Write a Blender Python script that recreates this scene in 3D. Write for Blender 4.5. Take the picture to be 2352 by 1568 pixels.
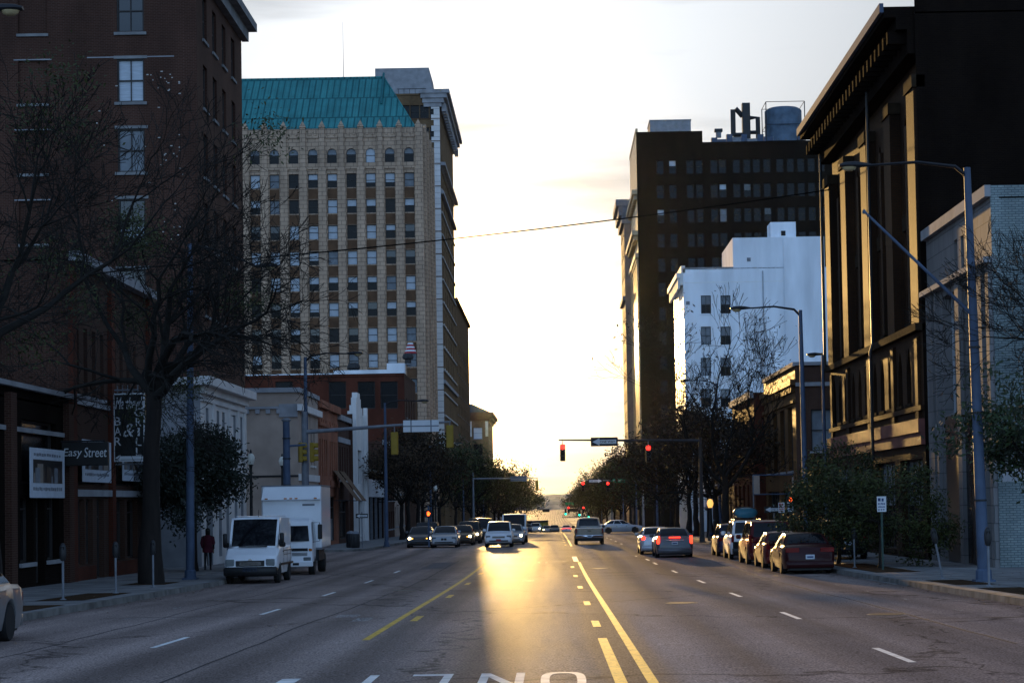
import bpy, bmesh, math, random
from mathutils import Vector, Matrix, Euler
from mathutils.noise import noise as pnoise

for o in list(bpy.data.objects):
    bpy.data.objects.remove(o)
SC = bpy.context.scene
COL = SC.collection
R = math.radians

# ------------------------------------------------------------------ camera
F = 4600.0                       # focal length for a frame 2352 wide
EYE = Vector((0.0, 0.0, 2.9))
TILT, ROLL = 2.5, -1.0
SHX, SHY = -0.03848, 0.0703
CAM_M = Euler((R(90 + TILT), 0, 0)).to_matrix() @ Matrix.Rotation(R(ROLL), 3, 'Z')
cd = bpy.data.cameras.new('camera')
cam = bpy.data.objects.new('camera', cd)
COL.objects.link(cam)
cd.sensor_fit = 'HORIZONTAL'
cd.sensor_width = 36.0
cd.lens = F / 2352 * 36.0
cd.shift_x, cd.shift_y = SHX, SHY
cd.clip_start, cd.clip_end = 0.3, 30000
cam.matrix_world = Matrix.Translation(EYE) @ CAM_M.to_4x4()
SC.camera = cam

# ------------------------------------------------------------------ world, sun, exposure
SUN_DIR = Vector((-0.0457, 1.0, 0.0790)).normalized()
AUREOLE = (26.0, 17.0, 7.0)
SKY_BACK = (.88, 1.30, 2.05)
SUN_EL = math.asin(SUN_DIR.z)
SUN_AZ = math.atan2(SUN_DIR.x, SUN_DIR.y)
world = bpy.data.worlds.new("World")
SC.world = world
world.use_nodes = True
wt = world.node_tree
bg = wt.nodes['Background']
sky = wt.nodes.new('ShaderNodeTexSky')
sky.sky_type = 'NISHITA'
sky.sun_disc = False
sky.sun_elevation = SUN_EL
sky.sun_rotation = SUN_AZ
sky.altitude = 200
sky.air_density = 1.0
sky.dust_density = 1.6
sky.ozone_density = 1.0
# thin streaks of cloud
tc = wt.nodes.new('ShaderNodeTexCoord')
mp = wt.nodes.new('ShaderNodeMapping')
mp.inputs['Scale'].default_value = (5.0, 5.0, 42.0)
nz = wt.nodes.new('ShaderNodeTexNoise')
nz.inputs['Scale'].default_value = 1.0
nz.inputs['Detail'].default_value = 5.0
rp = wt.nodes.new('ShaderNodeValToRGB')
rp.color_ramp.elements[0].position = 0.50
rp.color_ramp.elements[1].position = 0.72
rp.color_ramp.elements[0].color = (1, 1, 1, 1)
rp.color_ramp.elements[1].color = (0.62, 0.64, 0.68, 1)
mx = wt.nodes.new('ShaderNodeMixRGB')
mx.blend_type = 'MULTIPLY'
mx.inputs[0].default_value = 1.0
wt.links.new(tc.outputs['Generated'], mp.inputs['Vector'])
wt.links.new(mp.outputs[0], nz.inputs['Vector'])
wt.links.new(nz.outputs['Fac'], rp.inputs[0])
wt.links.new(sky.outputs[0], mx.inputs[1])
wt.links.new(rp.outputs[0], mx.inputs[2])
# the sky is warm and pale round the sun, clear blue behind the camera
hs = wt.nodes.new('ShaderNodeHueSaturation'); hs.inputs['Saturation'].default_value = 0.36
dt = wt.nodes.new('ShaderNodeVectorMath'); dt.operation = 'DOT_PRODUCT'; dt.inputs[1].default_value = SUN_DIR
nrm = wt.nodes.new('ShaderNodeVectorMath'); nrm.operation = 'NORMALIZE'
mr = wt.nodes.new('ShaderNodeMapRange'); mr.inputs['From Min'].default_value = -1; mr.inputs['From Max'].default_value = 1
rb = wt.nodes.new('ShaderNodeValToRGB')
rb.color_ramp.elements[0].position = 0.45; rb.color_ramp.elements[0].color = (0, 0, 0, 1)
rb.color_ramp.elements[1].position = 0.93; rb.color_ramp.elements[1].color = (1, 1, 1, 1)
m2 = wt.nodes.new('ShaderNodeMixRGB'); m2.blend_type = 'MULTIPLY'; m2.inputs[0].default_value = 1.0
wt.links.new(tc.outputs['Generated'], nrm.inputs[0]); wt.links.new(nrm.outputs[0], dt.inputs[0])
wt.links.new(dt.outputs['Value'], mr.inputs['Value']); wt.links.new(mr.outputs[0], rb.inputs[0])
# thicker, paler air low over the horizon
sz = wt.nodes.new('ShaderNodeSeparateXYZ'); wt.links.new(nrm.outputs[0], sz.inputs[0])
rz_ = wt.nodes.new('ShaderNodeValToRGB')
el = rz_.color_ramp.elements
el[0].position = 0.02; el[0].color = (.025, .0285, .0318, 1)
el[1].position = 0.26; el[1].color = (.215, .252, .306, 1)
e2 = el.new(0.14); e2.color = (.072, .083, .099, 1)
wt.links.new(sz.outputs[2], rz_.inputs[0])
mf = wt.nodes.new('ShaderNodeMixRGB'); mf.blend_type = 'MIX'
mf.inputs[1].default_value = SKY_BACK + (1,)
wt.links.new(rb.outputs[0], mf.inputs[0]); wt.links.new(rz_.outputs[0], mf.inputs[2])
wt.links.new(mx.outputs[0], hs.inputs['Color']); wt.links.new(hs.outputs[0], m2.inputs[1]); # bright aureole of the low sun
mr2 = wt.nodes.new('ShaderNodeMapRange'); mr2.interpolation_type = 'LINEAR'
mr2.inputs['From Min'].default_value = .985; mr2.inputs['From Max'].default_value = 1.0
ra_ = wt.nodes.new('ShaderNodeValToRGB')
ra_.color_ramp.elements[0].color = (1, 1, 1, 1); ra_.color_ramp.elements[1].color = AUREOLE + (1,)
for p_, k_ in ((.35, .004), (.65, .02), (.85, .09), (.96, .40)):
    e_ = ra_.color_ramp.elements.new(p_); e_.color = tuple(1 + (c_-1)*k_ for c_ in AUREOLE) + (1,)
wt.links.new(dt.outputs['Value'], mr2.inputs['Value']); wt.links.new(mr2.outputs[0], ra_.inputs[0])
m3 = wt.nodes.new('ShaderNodeMixRGB'); m3.blend_type = 'MULTIPLY'; m3.inputs[0].default_value = 1.0
wt.links.new(mf.outputs[0], m3.inputs[1]); wt.links.new(ra_.outputs[0], m3.inputs[2])
wt.links.new(m3.outputs[0], m2.inputs[2])
wt.links.new(m2.outputs[0], bg.inputs['Color'])
bg.inputs['Strength'].default_value = 0.12

sl = bpy.data.lights.new('sun', 'SUN')
sl.energy = 2.0
sl.angle = R(0.53)
sl.color = (1.0, 0.60, 0.20)
sun = bpy.data.objects.new('sun', sl)
COL.objects.link(sun)
sun.rotation_euler = (-SUN_DIR).to_track_quat('-Z', 'Y').to_euler()

SC.view_settings.view_transform = 'Standard'
SC.view_settings.look = 'None'
SC.view_settings.gamma = 1
SC.view_settings.exposure = 1.5
SC.render.engine = 'CYCLES'
SC.cycles.max_bounces = 5
SC.cycles.diffuse_bounces = 3
SC.cycles.glossy_bounces = 3
SC.cycles.transparent_max_bounces = 6
SC.cycles.volume_bounces = 0

# ------------------------------------------------------------------ helpers
_GZ = [(-80, 1.94), (0, 1.0), (40, .53), (71, .17), (100, .02), (131, -.06), (180, -.40), (225, -.80), (300, -1.75), (460, -4.5), (700, -7.6), (900, -9.2), (1200, -10.4), (1500, -11.0), (2100, -10), (3000, -8), (9000, -8)]

def gz(y):
    """height of the street above the datum at distance y"""
    P = _GZ
    if y <= P[0][0]:
        return P[0][1]
    for i in range(len(P) - 1):
        if y <= P[i + 1][0]:
            x0, a = P[i]; x1, b = P[i + 1]
            m0 = (b - P[i - 1][1]) / (x1 - P[i - 1][0]) if i > 0 else (b - a) / (x1 - x0)
            m1 = (P[i + 2][1] - a) / (P[i + 2][0] - x0) if i + 2 < len(P) else (b - a) / (x1 - x0)
            h = x1 - x0; t = (y - x0) / h
            return ((2*t**3 - 3*t*t + 1) * a + (t**3 - 2*t*t + t) * h * m0 + (-2*t**3 + 3*t*t) * b + (t**3 - t*t) * h * m1)
    return P[-1][1]

PPX, PPY = 1176 - SHX * 2352, 784 + SHY * 2352

def ray(px, py):
    return CAM_M @ Vector(((px - PPX) / F, -(py - PPY) / F, -1.0))

def at(px, py, Y):
    d = ray(px, py)
    return EYE + d * (Y / d.y)

def gnd(px, py, up=0.0):
    d = ray(px, py)
    lo, hi = 5.0, 3000.0
    a = 5.0
    while a < hi:
        p = EYE + d * (a / d.y)
        if p.z <= gz(p.y) + up:
            break
        a *= 1.01
    lo, hi = a / 1.01, a
    for _ in range(30):
        m = (lo + hi) / 2
        p = EYE + d * (m / d.y)
        if p.z <= gz(p.y) + up:
            hi = m
        else:
            lo = m
    return EYE + d * (hi / d.y)

def zat(py, X, Y):
    """height at which a thing standing at X, Y reaches picture row py (first order)"""
    px = PPX + F * X / Y
    for _ in range(3):
        p = at(px, py, Y)
        px += (X - p.x) / Y * F
    return p.z

class MB:
    def __init__(s):
        s.v = []; s.f = []; s.m = []
    def poly(s, pts, m=0):
        n = len(s.v)
        s.v.extend([tuple(p) for p in pts])
        s.f.append(tuple(range(n, n + len(pts)))); s.m.append(m)
    def box(s, x0, x1, y0, y1, z0, z1, m=0):
        n = len(s.v)
        if x0 > x1: x0, x1 = x1, x0
        if y0 > y1: y0, y1 = y1, y0
        s.v += [(x0,y0,z0),(x1,y0,z0),(x1,y1,z0),(x0,y1,z0),(x0,y0,z1),(x1,y0,z1),(x1,y1,z1),(x0,y1,z1)]
        for q in ((3,2,1,0),(4,5,6,7),(0,1,5,4),(1,2,6,5),(2,3,7,6),(3,0,4,7)):
            s.f.append(tuple(n + i for i in q)); s.m.append(m)
    def bbox(s, x0, x1, y0, y1, z0, z1, b=0.01, m=0):
        """box with chamfered vertical and horizontal edges"""
        if x0 > x1: x0, x1 = x1, x0
        if y0 > y1: y0, y1 = y1, y0
        rings = []
        for z, i in ((z0, b), (z0 + b, 0), (z1 - b, 0), (z1, b)):
            a0, a1, c0, c1 = x0 + i, x1 - i, y0 + i, y1 - i
            rings.append([(a0+b,c0,z),(a1-b,c0,z),(a1,c0+b,z),(a1,c1-b,z),(a1-b,c1,z),(a0+b,c1,z),(a0,c1-b,z),(a0,c0+b,z)])
        s.loft(rings, m, True, True)
    def loft(s, rings, m=0, cap0=False, cap1=False, closed=True):
        n0 = len(s.v); k = len(rings[0])
        for r in rings:
            s.v.extend([tuple(p) for p in r])
        for i in range(len(rings) - 1):
            a = n0 + i * k; b = a + k
            for j in range(k if closed else k - 1):
                j2 = (j + 1) % k
                s.f.append((a + j, a + j2, b + j2, b + j)); s.m.append(m)
        if cap0:
            s.f.append(tuple(n0 + j for j in range(k))[::-1]); s.m.append(m)
        if cap1:
            b = n0 + (len(rings) - 1) * k
            s.f.append(tuple(b + j for j in range(k))); s.m.append(m)
    def tube(s, pts, rad, n=6, m=0, cap=True):
        pts = [Vector(p) for p in pts]
        if not isinstance(rad, (list, tuple)):
            rad = [rad] * len(pts)
        rings = []
        for i, p in enumerate(pts):
            d = (pts[min(i + 1, len(pts) - 1)] - pts[max(i - 1, 0)])
            if d.length < 1e-9: d = Vector((0, 0, 1))
            d.normalize()
            u = d.cross(Vector((0, 0, 1)) if abs(d.z) < .9 else Vector((1, 0, 0))).normalized()
            w = d.cross(u)
            rings.append([p + (u * math.cos(2*math.pi*j/n) + w * math.sin(2*math.pi*j/n)) * rad[i] for j in range(n)])
        s.loft(rings, m, cap, cap)
    def lathe(s, prof, c=(0, 0, 0), n=16, m=0, axis='z'):
        rings = []
        for r, z in prof:
            ring = []
            for j in range(n):
                a = 2 * math.pi * j / n
                if axis == 'z': p = (c[0] + r*math.cos(a), c[1] + r*math.sin(a), c[2] + z)
                elif axis == 'x': p = (c[0] + z, c[1] + r*math.cos(a), c[2] + r*math.sin(a))
                else: p = (c[0] + r*math.cos(a), c[1] + z, c[2] + r*math.sin(a))
                ring.append(p)
            rings.append(ring)
        s.loft(rings, m, True, True)
    def xf(s, M, a=0):
        s.v[a:] = [tuple(M @ Vector(p)) for p in s.v[a:]]
    def mesh(s, name, mats, smooth=None):
        me = bpy.data.meshes.new(name)
        me.from_pydata(s.v, [], s.f)
        for mm in (mats if isinstance(mats, (list, tuple)) else [mats]):
            me.materials.append(mm)
        if len(me.materials) > 1:
            me.polygons.foreach_set('material_index', s.m)
        if smooth is not None:
            bm = bmesh.new(); bm.from_mesh(me)
            bmesh.ops.remove_doubles(bm, verts=bm.verts, dist=0.0005)
            bmesh.ops.recalc_face_normals(bm, faces=bm.faces)
            bm.to_mesh(me); bm.free()
            me.polygons.foreach_set('use_smooth', [True] * len(me.polygons))
            me.set_sharp_from_angle(angle=R(smooth))
        me.update()
        return me
    def build(s, name, mats, parent=None, loc=None, smooth=None, rz=0.0):
        return link(name, s.mesh(name, mats, smooth), parent, loc, rz)

def link(name, data, parent=None, loc=None, rz=0.0):
    o = bpy.data.objects.new(name, data)
    COL.objects.link(o)
    if parent is not None: o.parent = parent
    if loc is not None: o.location = loc
    if rz: o.rotation_euler = (0, 0, rz)
    return o

def tag(o, label=None, cat=None, group=None, kind=None):
    if label: o['label'] = label
    if cat: o['category'] = cat
    if group: o['group'] = group
    if kind: o['kind'] = kind
    return o

def thing(name, loc, label, cat, group=None, rz=0.0):
    return tag(link(name, None, None, loc, rz), label, cat, group)

def copy_tree(o, parent=None):
    c = o.copy(); COL.objects.link(c)
    if parent is not None: c.parent = parent
    for ch in o.children:
        copy_tree(ch, c)
    return c

def text_mesh(body, w, h, depth=0.01, shear=0.0, space=1.0, bold=0.0):
    """lettering as a mesh, centred, w x h, in the XZ plane facing -Y"""
    cu = bpy.data.curves.new('lettering', 'FONT')
    cu.body = body; cu.extrude = 0.05; cu.shear = shear; cu.space_character = space; cu.offset = bold
    cu.align_x = 'CENTER'; cu.resolution_u = 3
    ob = bpy.data.objects.new('lettering', cu)
    COL.objects.link(ob)
    bpy.context.view_layer.update()
    me = bpy.data.meshes.new_from_object(ob.evaluated_get(bpy.context.evaluated_depsgraph_get()))
    bpy.data.objects.remove(ob)
    xs = [v.co.x for v in me.vertices]; ys = [v.co.y for v in me.vertices]
    x0, x1, y0, y1 = min(xs), max(xs), min(ys), max(ys)
    sx = w / (x1 - x0) if w else h / (y1 - y0); sy = h / (y1 - y0) if h else sx
    for v in me.vertices:
        c = v.co
        v.co = ((c.x - (x0+x1)/2) * sx, -c.z / 0.1 * depth, (c.y - (y0+y1)/2) * sy)
    me.materials.clear()
    return me

# ------------------------------------------------------------------ materials
def mat(name, col, rough=0.7, var=0.18, scale=3.0, metal=0.0, spec=0.3, bump=0.0, stretch=None, rvar=0.0, island=0.0, coat=0.0):
    m = bpy.data.materials.new(name); m.use_nodes = True
    t = m.node_tree; b = t.nodes['Principled BSDF']
    b.inputs['Roughness'].default_value = rough
    b.inputs['Metallic'].default_value = metal
    b.inputs['Specular IOR Level'].default_value = spec
    if coat:
        b.inputs['Coat Weight'].default_value = coat; b.inputs['Coat IOR'].default_value = 1.4; b.inputs['Coat Roughness'].default_value = 0.06
    c0 = tuple(max(0, c * (1 - var)) for c in col) + (1,)
    c1 = tuple(min(1, c * (1 + var)) for c in col) + (1,)
    tcn = t.nodes.new('ShaderNodeNewGeometry')
    n = t.nodes.new('ShaderNodeTexNoise')
    n.inputs['Scale'].default_value = scale; n.inputs['Detail'].default_value = 4
    src = tcn.outputs['Position']
    if stretch:
        mpn = t.nodes.new('ShaderNodeMapping'); mpn.inputs['Scale'].default_value = stretch
        t.links.new(src, mpn.inputs['Vector']); src = mpn.outputs[0]
    t.links.new(src, n.inputs['Vector'])
    r = t.nodes.new('ShaderNodeValToRGB')
    r.color_ramp.elements[0].position = .3; r.color_ramp.elements[1].position = .7
    r.color_ramp.elements[0].color = c0; r.color_ramp.elements[1].color = c1
    t.links.new(n.outputs['Fac'], r.inputs[0])
    out = r.outputs[0]
    if island:
        mul = t.nodes.new('ShaderNodeMixRGB'); mul.blend_type = 'MULTIPLY'; mul.inputs[0].default_value = 1
        rr = t.nodes.new('ShaderNodeMapRange')
        rr.inputs['To Min'].default_value = 1 - island; rr.inputs['To Max'].default_value = 1 + island
        t.links.new(tcn.outputs['Random Per Island'], rr.inputs['Value'])
        t.links.new(out, mul.inputs[1]); t.links.new(rr.outputs[0], mul.inputs[2]); out = mul.outputs[0]
    t.links.new(out, b.inputs['Base Color'])
    if rvar:
        rr = t.nodes.new('ShaderNodeMapRange')
        rr.inputs['To Min'].default_value = max(.02, rough - rvar); rr.inputs['To Max'].default_value = min(1, rough + rvar)
        t.links.new(n.outputs['Fac'], rr.inputs['Value']); t.links.new(rr.outputs[0], b.inputs['Roughness'])
    if bump:
        bp = t.nodes.new('ShaderNodeBump'); bp.inputs['Strength'].default_value = bump; bp.inputs['Distance'].default_value = 0.03
        t.links.new(n.outputs['Fac'], bp.inputs['Height']); t.links.new(bp.outputs[0], b.inputs['Normal'])
    return m

def brick(name, c1, c2, mortar, bw=0.22, bh=0.075, ms=0.012, rough=0.8, spec=0.12, stain=0.35, bumpd=0.008, squash=1.0, offset=0.5, xonly=False):
    m = bpy.data.materials.new(name); m.use_nodes = True
    t = m.node_tree; b = t.nodes['Principled BSDF']
    b.inputs['Roughness'].default_value = rough
    b.inputs['Specular IOR Level'].default_value = spec
    g = t.nodes.new('ShaderNodeNewGeometry'); s = t.nodes.new('ShaderNodeSeparateXYZ')
    ad = t.nodes.new('ShaderNodeMath'); ad.operation = 'ADD'
    cb = t.nodes.new('ShaderNodeCombineXYZ')
    t.links.new(g.outputs['Position'], s.inputs[0])
    t.links.new(s.outputs[0], ad.inputs[0])
    if xonly: ad.inputs[1].default_value = 0
    else: t.links.new(s.outputs[1], ad.inputs[1])
    t.links.new(ad.outputs[0], cb.inputs[0]); t.links.new(s.outputs[2], cb.inputs[1])
    k = t.nodes.new('ShaderNodeTexBrick')
    k.inputs['Scale'].default_value = 1
    k.inputs['Brick Width'].default_value = bw; k.inputs['Row Height'].default_value = bh
    k.inputs['Mortar Size'].default_value = ms; k.inputs['Mortar Smooth'].default_value = .3
    k.inputs['Color1'].default_value = c1 + (1,); k.inputs['Color2'].default_value = c2 + (1,); k.inputs['Mortar'].default_value = mortar + (1,)
    k.offset = offset; k.squash = squash
    t.links.new(cb.outputs[0], k.inputs['Vector'])
    n = t.nodes.new('ShaderNodeTexNoise'); n.inputs['Scale'].default_value = .55; n.inputs['Detail'].default_value = 6
    mpn = t.nodes.new('ShaderNodeMapping'); mpn.inputs['Scale'].default_value = (1, 1, .35)
    t.links.new(g.outputs['Position'], mpn.inputs['Vector']); t.links.new(mpn.outputs[0], n.inputs['Vector'])
    rr = t.nodes.new('ShaderNodeMapRange'); rr.inputs['From Min'].default_value = .3; rr.inputs['From Max'].default_value = .7
    rr.inputs['To Min'].default_value = 1 - stain; rr.inputs['To Max'].default_value = 1 + stain * .6
    t.links.new(n.outputs['Fac'], rr.inputs['Value'])
    mul = t.nodes.new('ShaderNodeMixRGB'); mul.blend_type = 'MULTIPLY'; mul.inputs[0].default_value = 1
    t.links.new(k.outputs['Color'], mul.inputs[1]); t.links.new(rr.outputs[0], mul.inputs[2])
    t.links.new(mul.outputs[0], b.inputs['Base Color'])
    bp = t.nodes.new('ShaderNodeBump'); bp.inputs['Strength'].default_value = .5; bp.inputs['Distance'].default_value = bumpd; bp.invert = True
    t.links.new(k.outputs['Fac'], bp.inputs['Height']); t.links.new(bp.outputs[0], b.inputs['Normal'])
    return m

def emit(name, col, strength):
    m = bpy.data.materials.new(name); m.use_nodes = True
    b = m.node_tree.nodes['Principled BSDF']
    b.inputs['Base Color'].default_value = col + (1,)
    b.inputs['Emission Color'].default_value = col + (1,)
    b.inputs['Emission Strength'].default_value = strength
    b.inputs['Roughness'].default_value = .3
    return m

M = {}
M['glass'] = mat('window_glass', (.012, .014, .018), rough=.06, var=.3, scale=.6, spec=.5)
M['glass_dark'] = mat('window_glass_dark', (.005, .005, .006), rough=.25, var=.4, scale=.5, spec=.16)
M['blind'] = mat('window_blind', (.42, .47, .52), rough=.6, var=.15, scale=2.0, stretch=(1, 1, 12))
M['blind_grey'] = mat('window_blind_grey', (.16, .18, .20), rough=.5, var=.2, scale=2.0)
M['frame_dark'] = mat('frame_dark', (.035, .03, .028), rough=.6)
M['frame_light'] = mat('frame_light', (.35, .37, .40), rough=.6)
M['stone'] = mat('pale_stone', (.42, .40, .37), rough=.85, var=.25, scale=1.2, bump=.2)
M['sill_stone'] = mat('weathered_sill_stone', (.20, .20, .20), rough=.9, var=.25, scale=1.5, spec=.1)
M['stone_grey'] = mat('grey_stone', (.27, .27, .28), rough=.85, var=.22, scale=1.0, bump=.2)
M['roofing'] = mat('roof_felt', (.05, .05, .05), rough=.9)
M['brick_dark'] = brick('dark_brown_brick', (.066, .028, .018), (.050, .021, .014), (.090, .055, .042))
M['brick_street'] = brick('brown_street_brick', (.075, .034, .022), (.06, .028, .018), (.07, .05, .04))
M['brick_red'] = brick('deep_red_brick', (.105, .024, .012), (.085, .020, .010), (.07, .035, .025))
M['brick_orange'] = brick('orange_brick', (.34, .115, .06), (.29, .095, .055), (.22, .12, .08))
M['brick_sunlit'] = brick('sunlit_gold_brick', (.15, .062, .014), (.11, .045, .010), (.06, .04, .02), rough=.62, spec=.22)  # sunlit gold of the street front put into the orange base colour
M['brick_black'] = brick('near_black_brick', (.012, .008, .006), (.009, .006, .005), (.014, .010, .008), rough=1.0, spec=.03)  # one even near-black brick colour
M['brick_teal'] = brick('painted_pale_brick', (.23, .27, .265), (.17, .21, .215), (.10, .125, .13), bh=.085, bw=.24, ms=.016, stain=.5, bumpd=.015)
M['stucco_grey'] = mat('grey_stucco', (.36, .275, .22), rough=.9, var=.18, scale=.7, bump=.15)
M['white_wall'] = mat('white_painted_wall', (.72, .75, .79), rough=.85, var=.17, scale=.36, bump=.1, stretch=(1.5, 1.5, .30), spec=.12)
M['terracotta'] = brick('pale_terracotta_blocks', (.20, .19, .19), (.17, .165, .165), (.09, .09, .09), bw=.9, bh=.62, ms=.02, stain=.25)
M['beige'] = brick('buff_block_stone', (.45, .32, .225), (.40, .285, .20), (.22, .16, .115), bw=1.0, bh=.55, ms=.05, stain=.25)
M['spandrel'] = mat('brown_spandrel', (.10, .052, .026), rough=.8, var=.25, scale=.8)
M['brown'] = brick('brown_tower_brick', (.17, .105, .055), (.14, .085, .045), (.10, .07, .04), bw=.4, bh=.2, ms=.02)
M['white_stone'] = mat('white_glazed_stone', (.62, .60, .58), rough=.6, var=.12, scale=.6)
M['copper'] = brick('turquoise_copper_roof', (.045, .225, .225), (.038, .20, .205), (.016, .11, .115), bw=.85, bh=3.4, ms=.11, rough=.6, spec=.2, stain=.22, bumpd=.05, xonly=True)
M['copper_dark'] = mat('stained_copper', (.012, .12, .13), rough=.6)
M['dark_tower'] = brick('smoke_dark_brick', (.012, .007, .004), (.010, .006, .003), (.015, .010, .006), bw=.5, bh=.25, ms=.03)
M['metal_blue'] = mat('galvanised_steel', (.055, .08, .13), rough=.6, var=.2, scale=2, metal=.0, spec=.3)
M['metal_grey'] = mat('grey_painted_steel', (.16, .17, .19), rough=.5, var=.2)
M['metal_dark'] = mat('black_painted_steel', (.018, .018, .02), rough=.45)
M['signal_yellow'] = mat('signal_yellow', (.26, .165, .012), rough=.5, var=.15)
M['lens_off'] = mat('unlit_lens', (.02, .015, .012), rough=.2)
M['red_on'] = emit('red_signal_light', (1.0, .012, .008), 3.0)
M['green_on'] = emit('green_signal_light', (.0, 1.0, .55), 2.5)
M['hand_on'] = emit('orange_hand_light', (1.0, .09, .01), 2.2)
M['head_on'] = emit('headlight_glow', (1.0, .82, .5), 6.0)
M['amber_on'] = emit('amber_glow', (1.0, .4, .03), 1.6)
M['tail_on'] = emit('brake_light_glow', (1.0, .03, .01), 1.8)
M['lamp_glow'] = emit('storefront_glow', (1.0, .72, .35), .8)
M['globe'] = mat('frosted_globe', (.62, .60, .52), rough=.3, var=.08)
M['bark'] = mat('bark', (.014, .010, .008), rough=.9, var=.35, scale=6, bump=.4, stretch=(1, 1, .25))
M['twig'] = mat('twigs', (.010, .008, .006), rough=.9, var=.3)
M['leaf_olive'] = mat('olive_leaf', (.030, .036, .008), rough=.6, var=.3, scale=.8, island=.5, spec=.3)
M['leaf_green'] = mat('green_leaf', (.024, .040, .012), rough=.5, var=.3, scale=.9, island=.5, spec=.4)
M['leaf_dark'] = mat('dark_leaf', (.010, .014, .007), rough=.6, var=.3, scale=.9, island=.4, spec=.3)
M['leaf_brown'] = mat('withered_leaf', (.034, .019, .008), rough=.7, var=.3, scale=.7, island=.5, spec=.2)
M['paint_white'] = mat('white_road_paint', (.62, .62, .60), rough=.55, var=.3, scale=5)
M['paint_yellow'] = mat('yellow_road_paint', (.62, .38, .03), rough=.5, var=.25, scale=4)
M['sign_white'] = mat('white_sign_sheet', (.60, .62, .64), rough=.45, var=.05)
M['sign_black'] = mat('black_sign_sheet', (.014, .013, .013), rough=.4, var=.1)
M['sign_green'] = mat('green_sign_sheet', (.0, .16, .075), rough=.4, var=.05)
M['rubber'] = mat('tyre_rubber', (.014, .014, .015), rough=.8, var=.2)
M['rim'] = mat('alloy_rim', (.35, .36, .38), rough=.3, metal=.9)
M['trim'] = mat('black_trim', (.012, .012, .013), rough=.5)
M['chrome'] = mat('chrome', (.6, .6, .62), rough=.12, metal=1.0, var=.05)
M['car_glass'] = mat('car_glass', (.006, .007, .009), rough=.05, var=.2, spec=.3)
M['lens_clear'] = mat('clear_lamp_lens', (.16, .18, .19), rough=.12, metal=.2)
M['lens_red'] = mat('red_lamp_lens', (.14, .006, .006), rough=.15)
M['amber_off'] = mat('amber_lamp_lens', (.45, .13, .01), rough=.2)
M['plate'] = mat('number_plate_sheet', (.45, .50, .55), rough=.4)

def paint(name, col, rough=.28, metal=.0):
    return mat(name, col, rough=rough, var=.06, scale=.8, metal=metal, coat=.12 if max(col) < .15 else .3, spec=.12 if max(col) < .15 else .3)
M['red_terra'] = mat('red_terracotta_band', (.15, .05, .04), rough=.6, var=.3, scale=1.5)
M['metal_tank'] = mat('blue_tank_steel', (.07, .11, .16), rough=.6, var=.3, scale=.8)
M['bronze'] = mat('bronze_panel', (.03, .022, .016), rough=.28, var=.4, scale=.5, spec=.6)
M['lens_amber'] = mat('lamp_lens', (.42, .33, .18), rough=.15)
M['metal_green'] = mat('green_sign_post', (.03, .06, .05), rough=.5)
M['ink_red'] = mat('red_print', (.35, .03, .03), rough=.5)
M['ink_blue'] = mat('blue_print', (.03, .06, .16), rough=.5)
M['sign_ink'] = mat('white_lettering', (.55, .56, .58), rough=.5)
M['poster_white'] = mat('poster_paper', (.50, .54, .60), rough=.6, var=.08)
M['print_brown'] = mat('brown_print', (.06, .04, .03), rough=.6)
M['print_grey'] = mat('grey_print', (.16, .17, .19), rough=.6)
M['print_buff'] = mat('buff_print', (.22, .18, .15), rough=.6)
M['globe_lit'] = emit('lit_globe', (1.0, .50, .12), .45)
M['dark_stone'] = mat('dark_stone', (.030, .021, .014), rough=.95, var=.3, spec=.05)  # one even, very dark stone colour
M['brick_dark_sunlit'] = brick('dark_sunlit_gold_brick', (.040, .014, .003), (.030, .010, .002), (.014, .010, .006), rough=.7, spec=.16, bumpd=.05, stain=.6)  # sunlight gold put into a brick colour darkened for near-black recesses
M['buff_sunlit'] = mat('sunlit_buff_facing', (.36, .25, .12), rough=.38, var=.15, spec=.6)  # gold of the sunlit tower face put into colour and gloss
M['white_gloss'] = mat('gloss_white_wall', (.72, .72, .70), rough=.36, var=.1, spec=.6)  # glossier, warmer copy of the white wall, made for the sunlit street face
M['cable_black'] = mat('black_cable', (.006, .006, .006), rough=1, spec=0)
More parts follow.
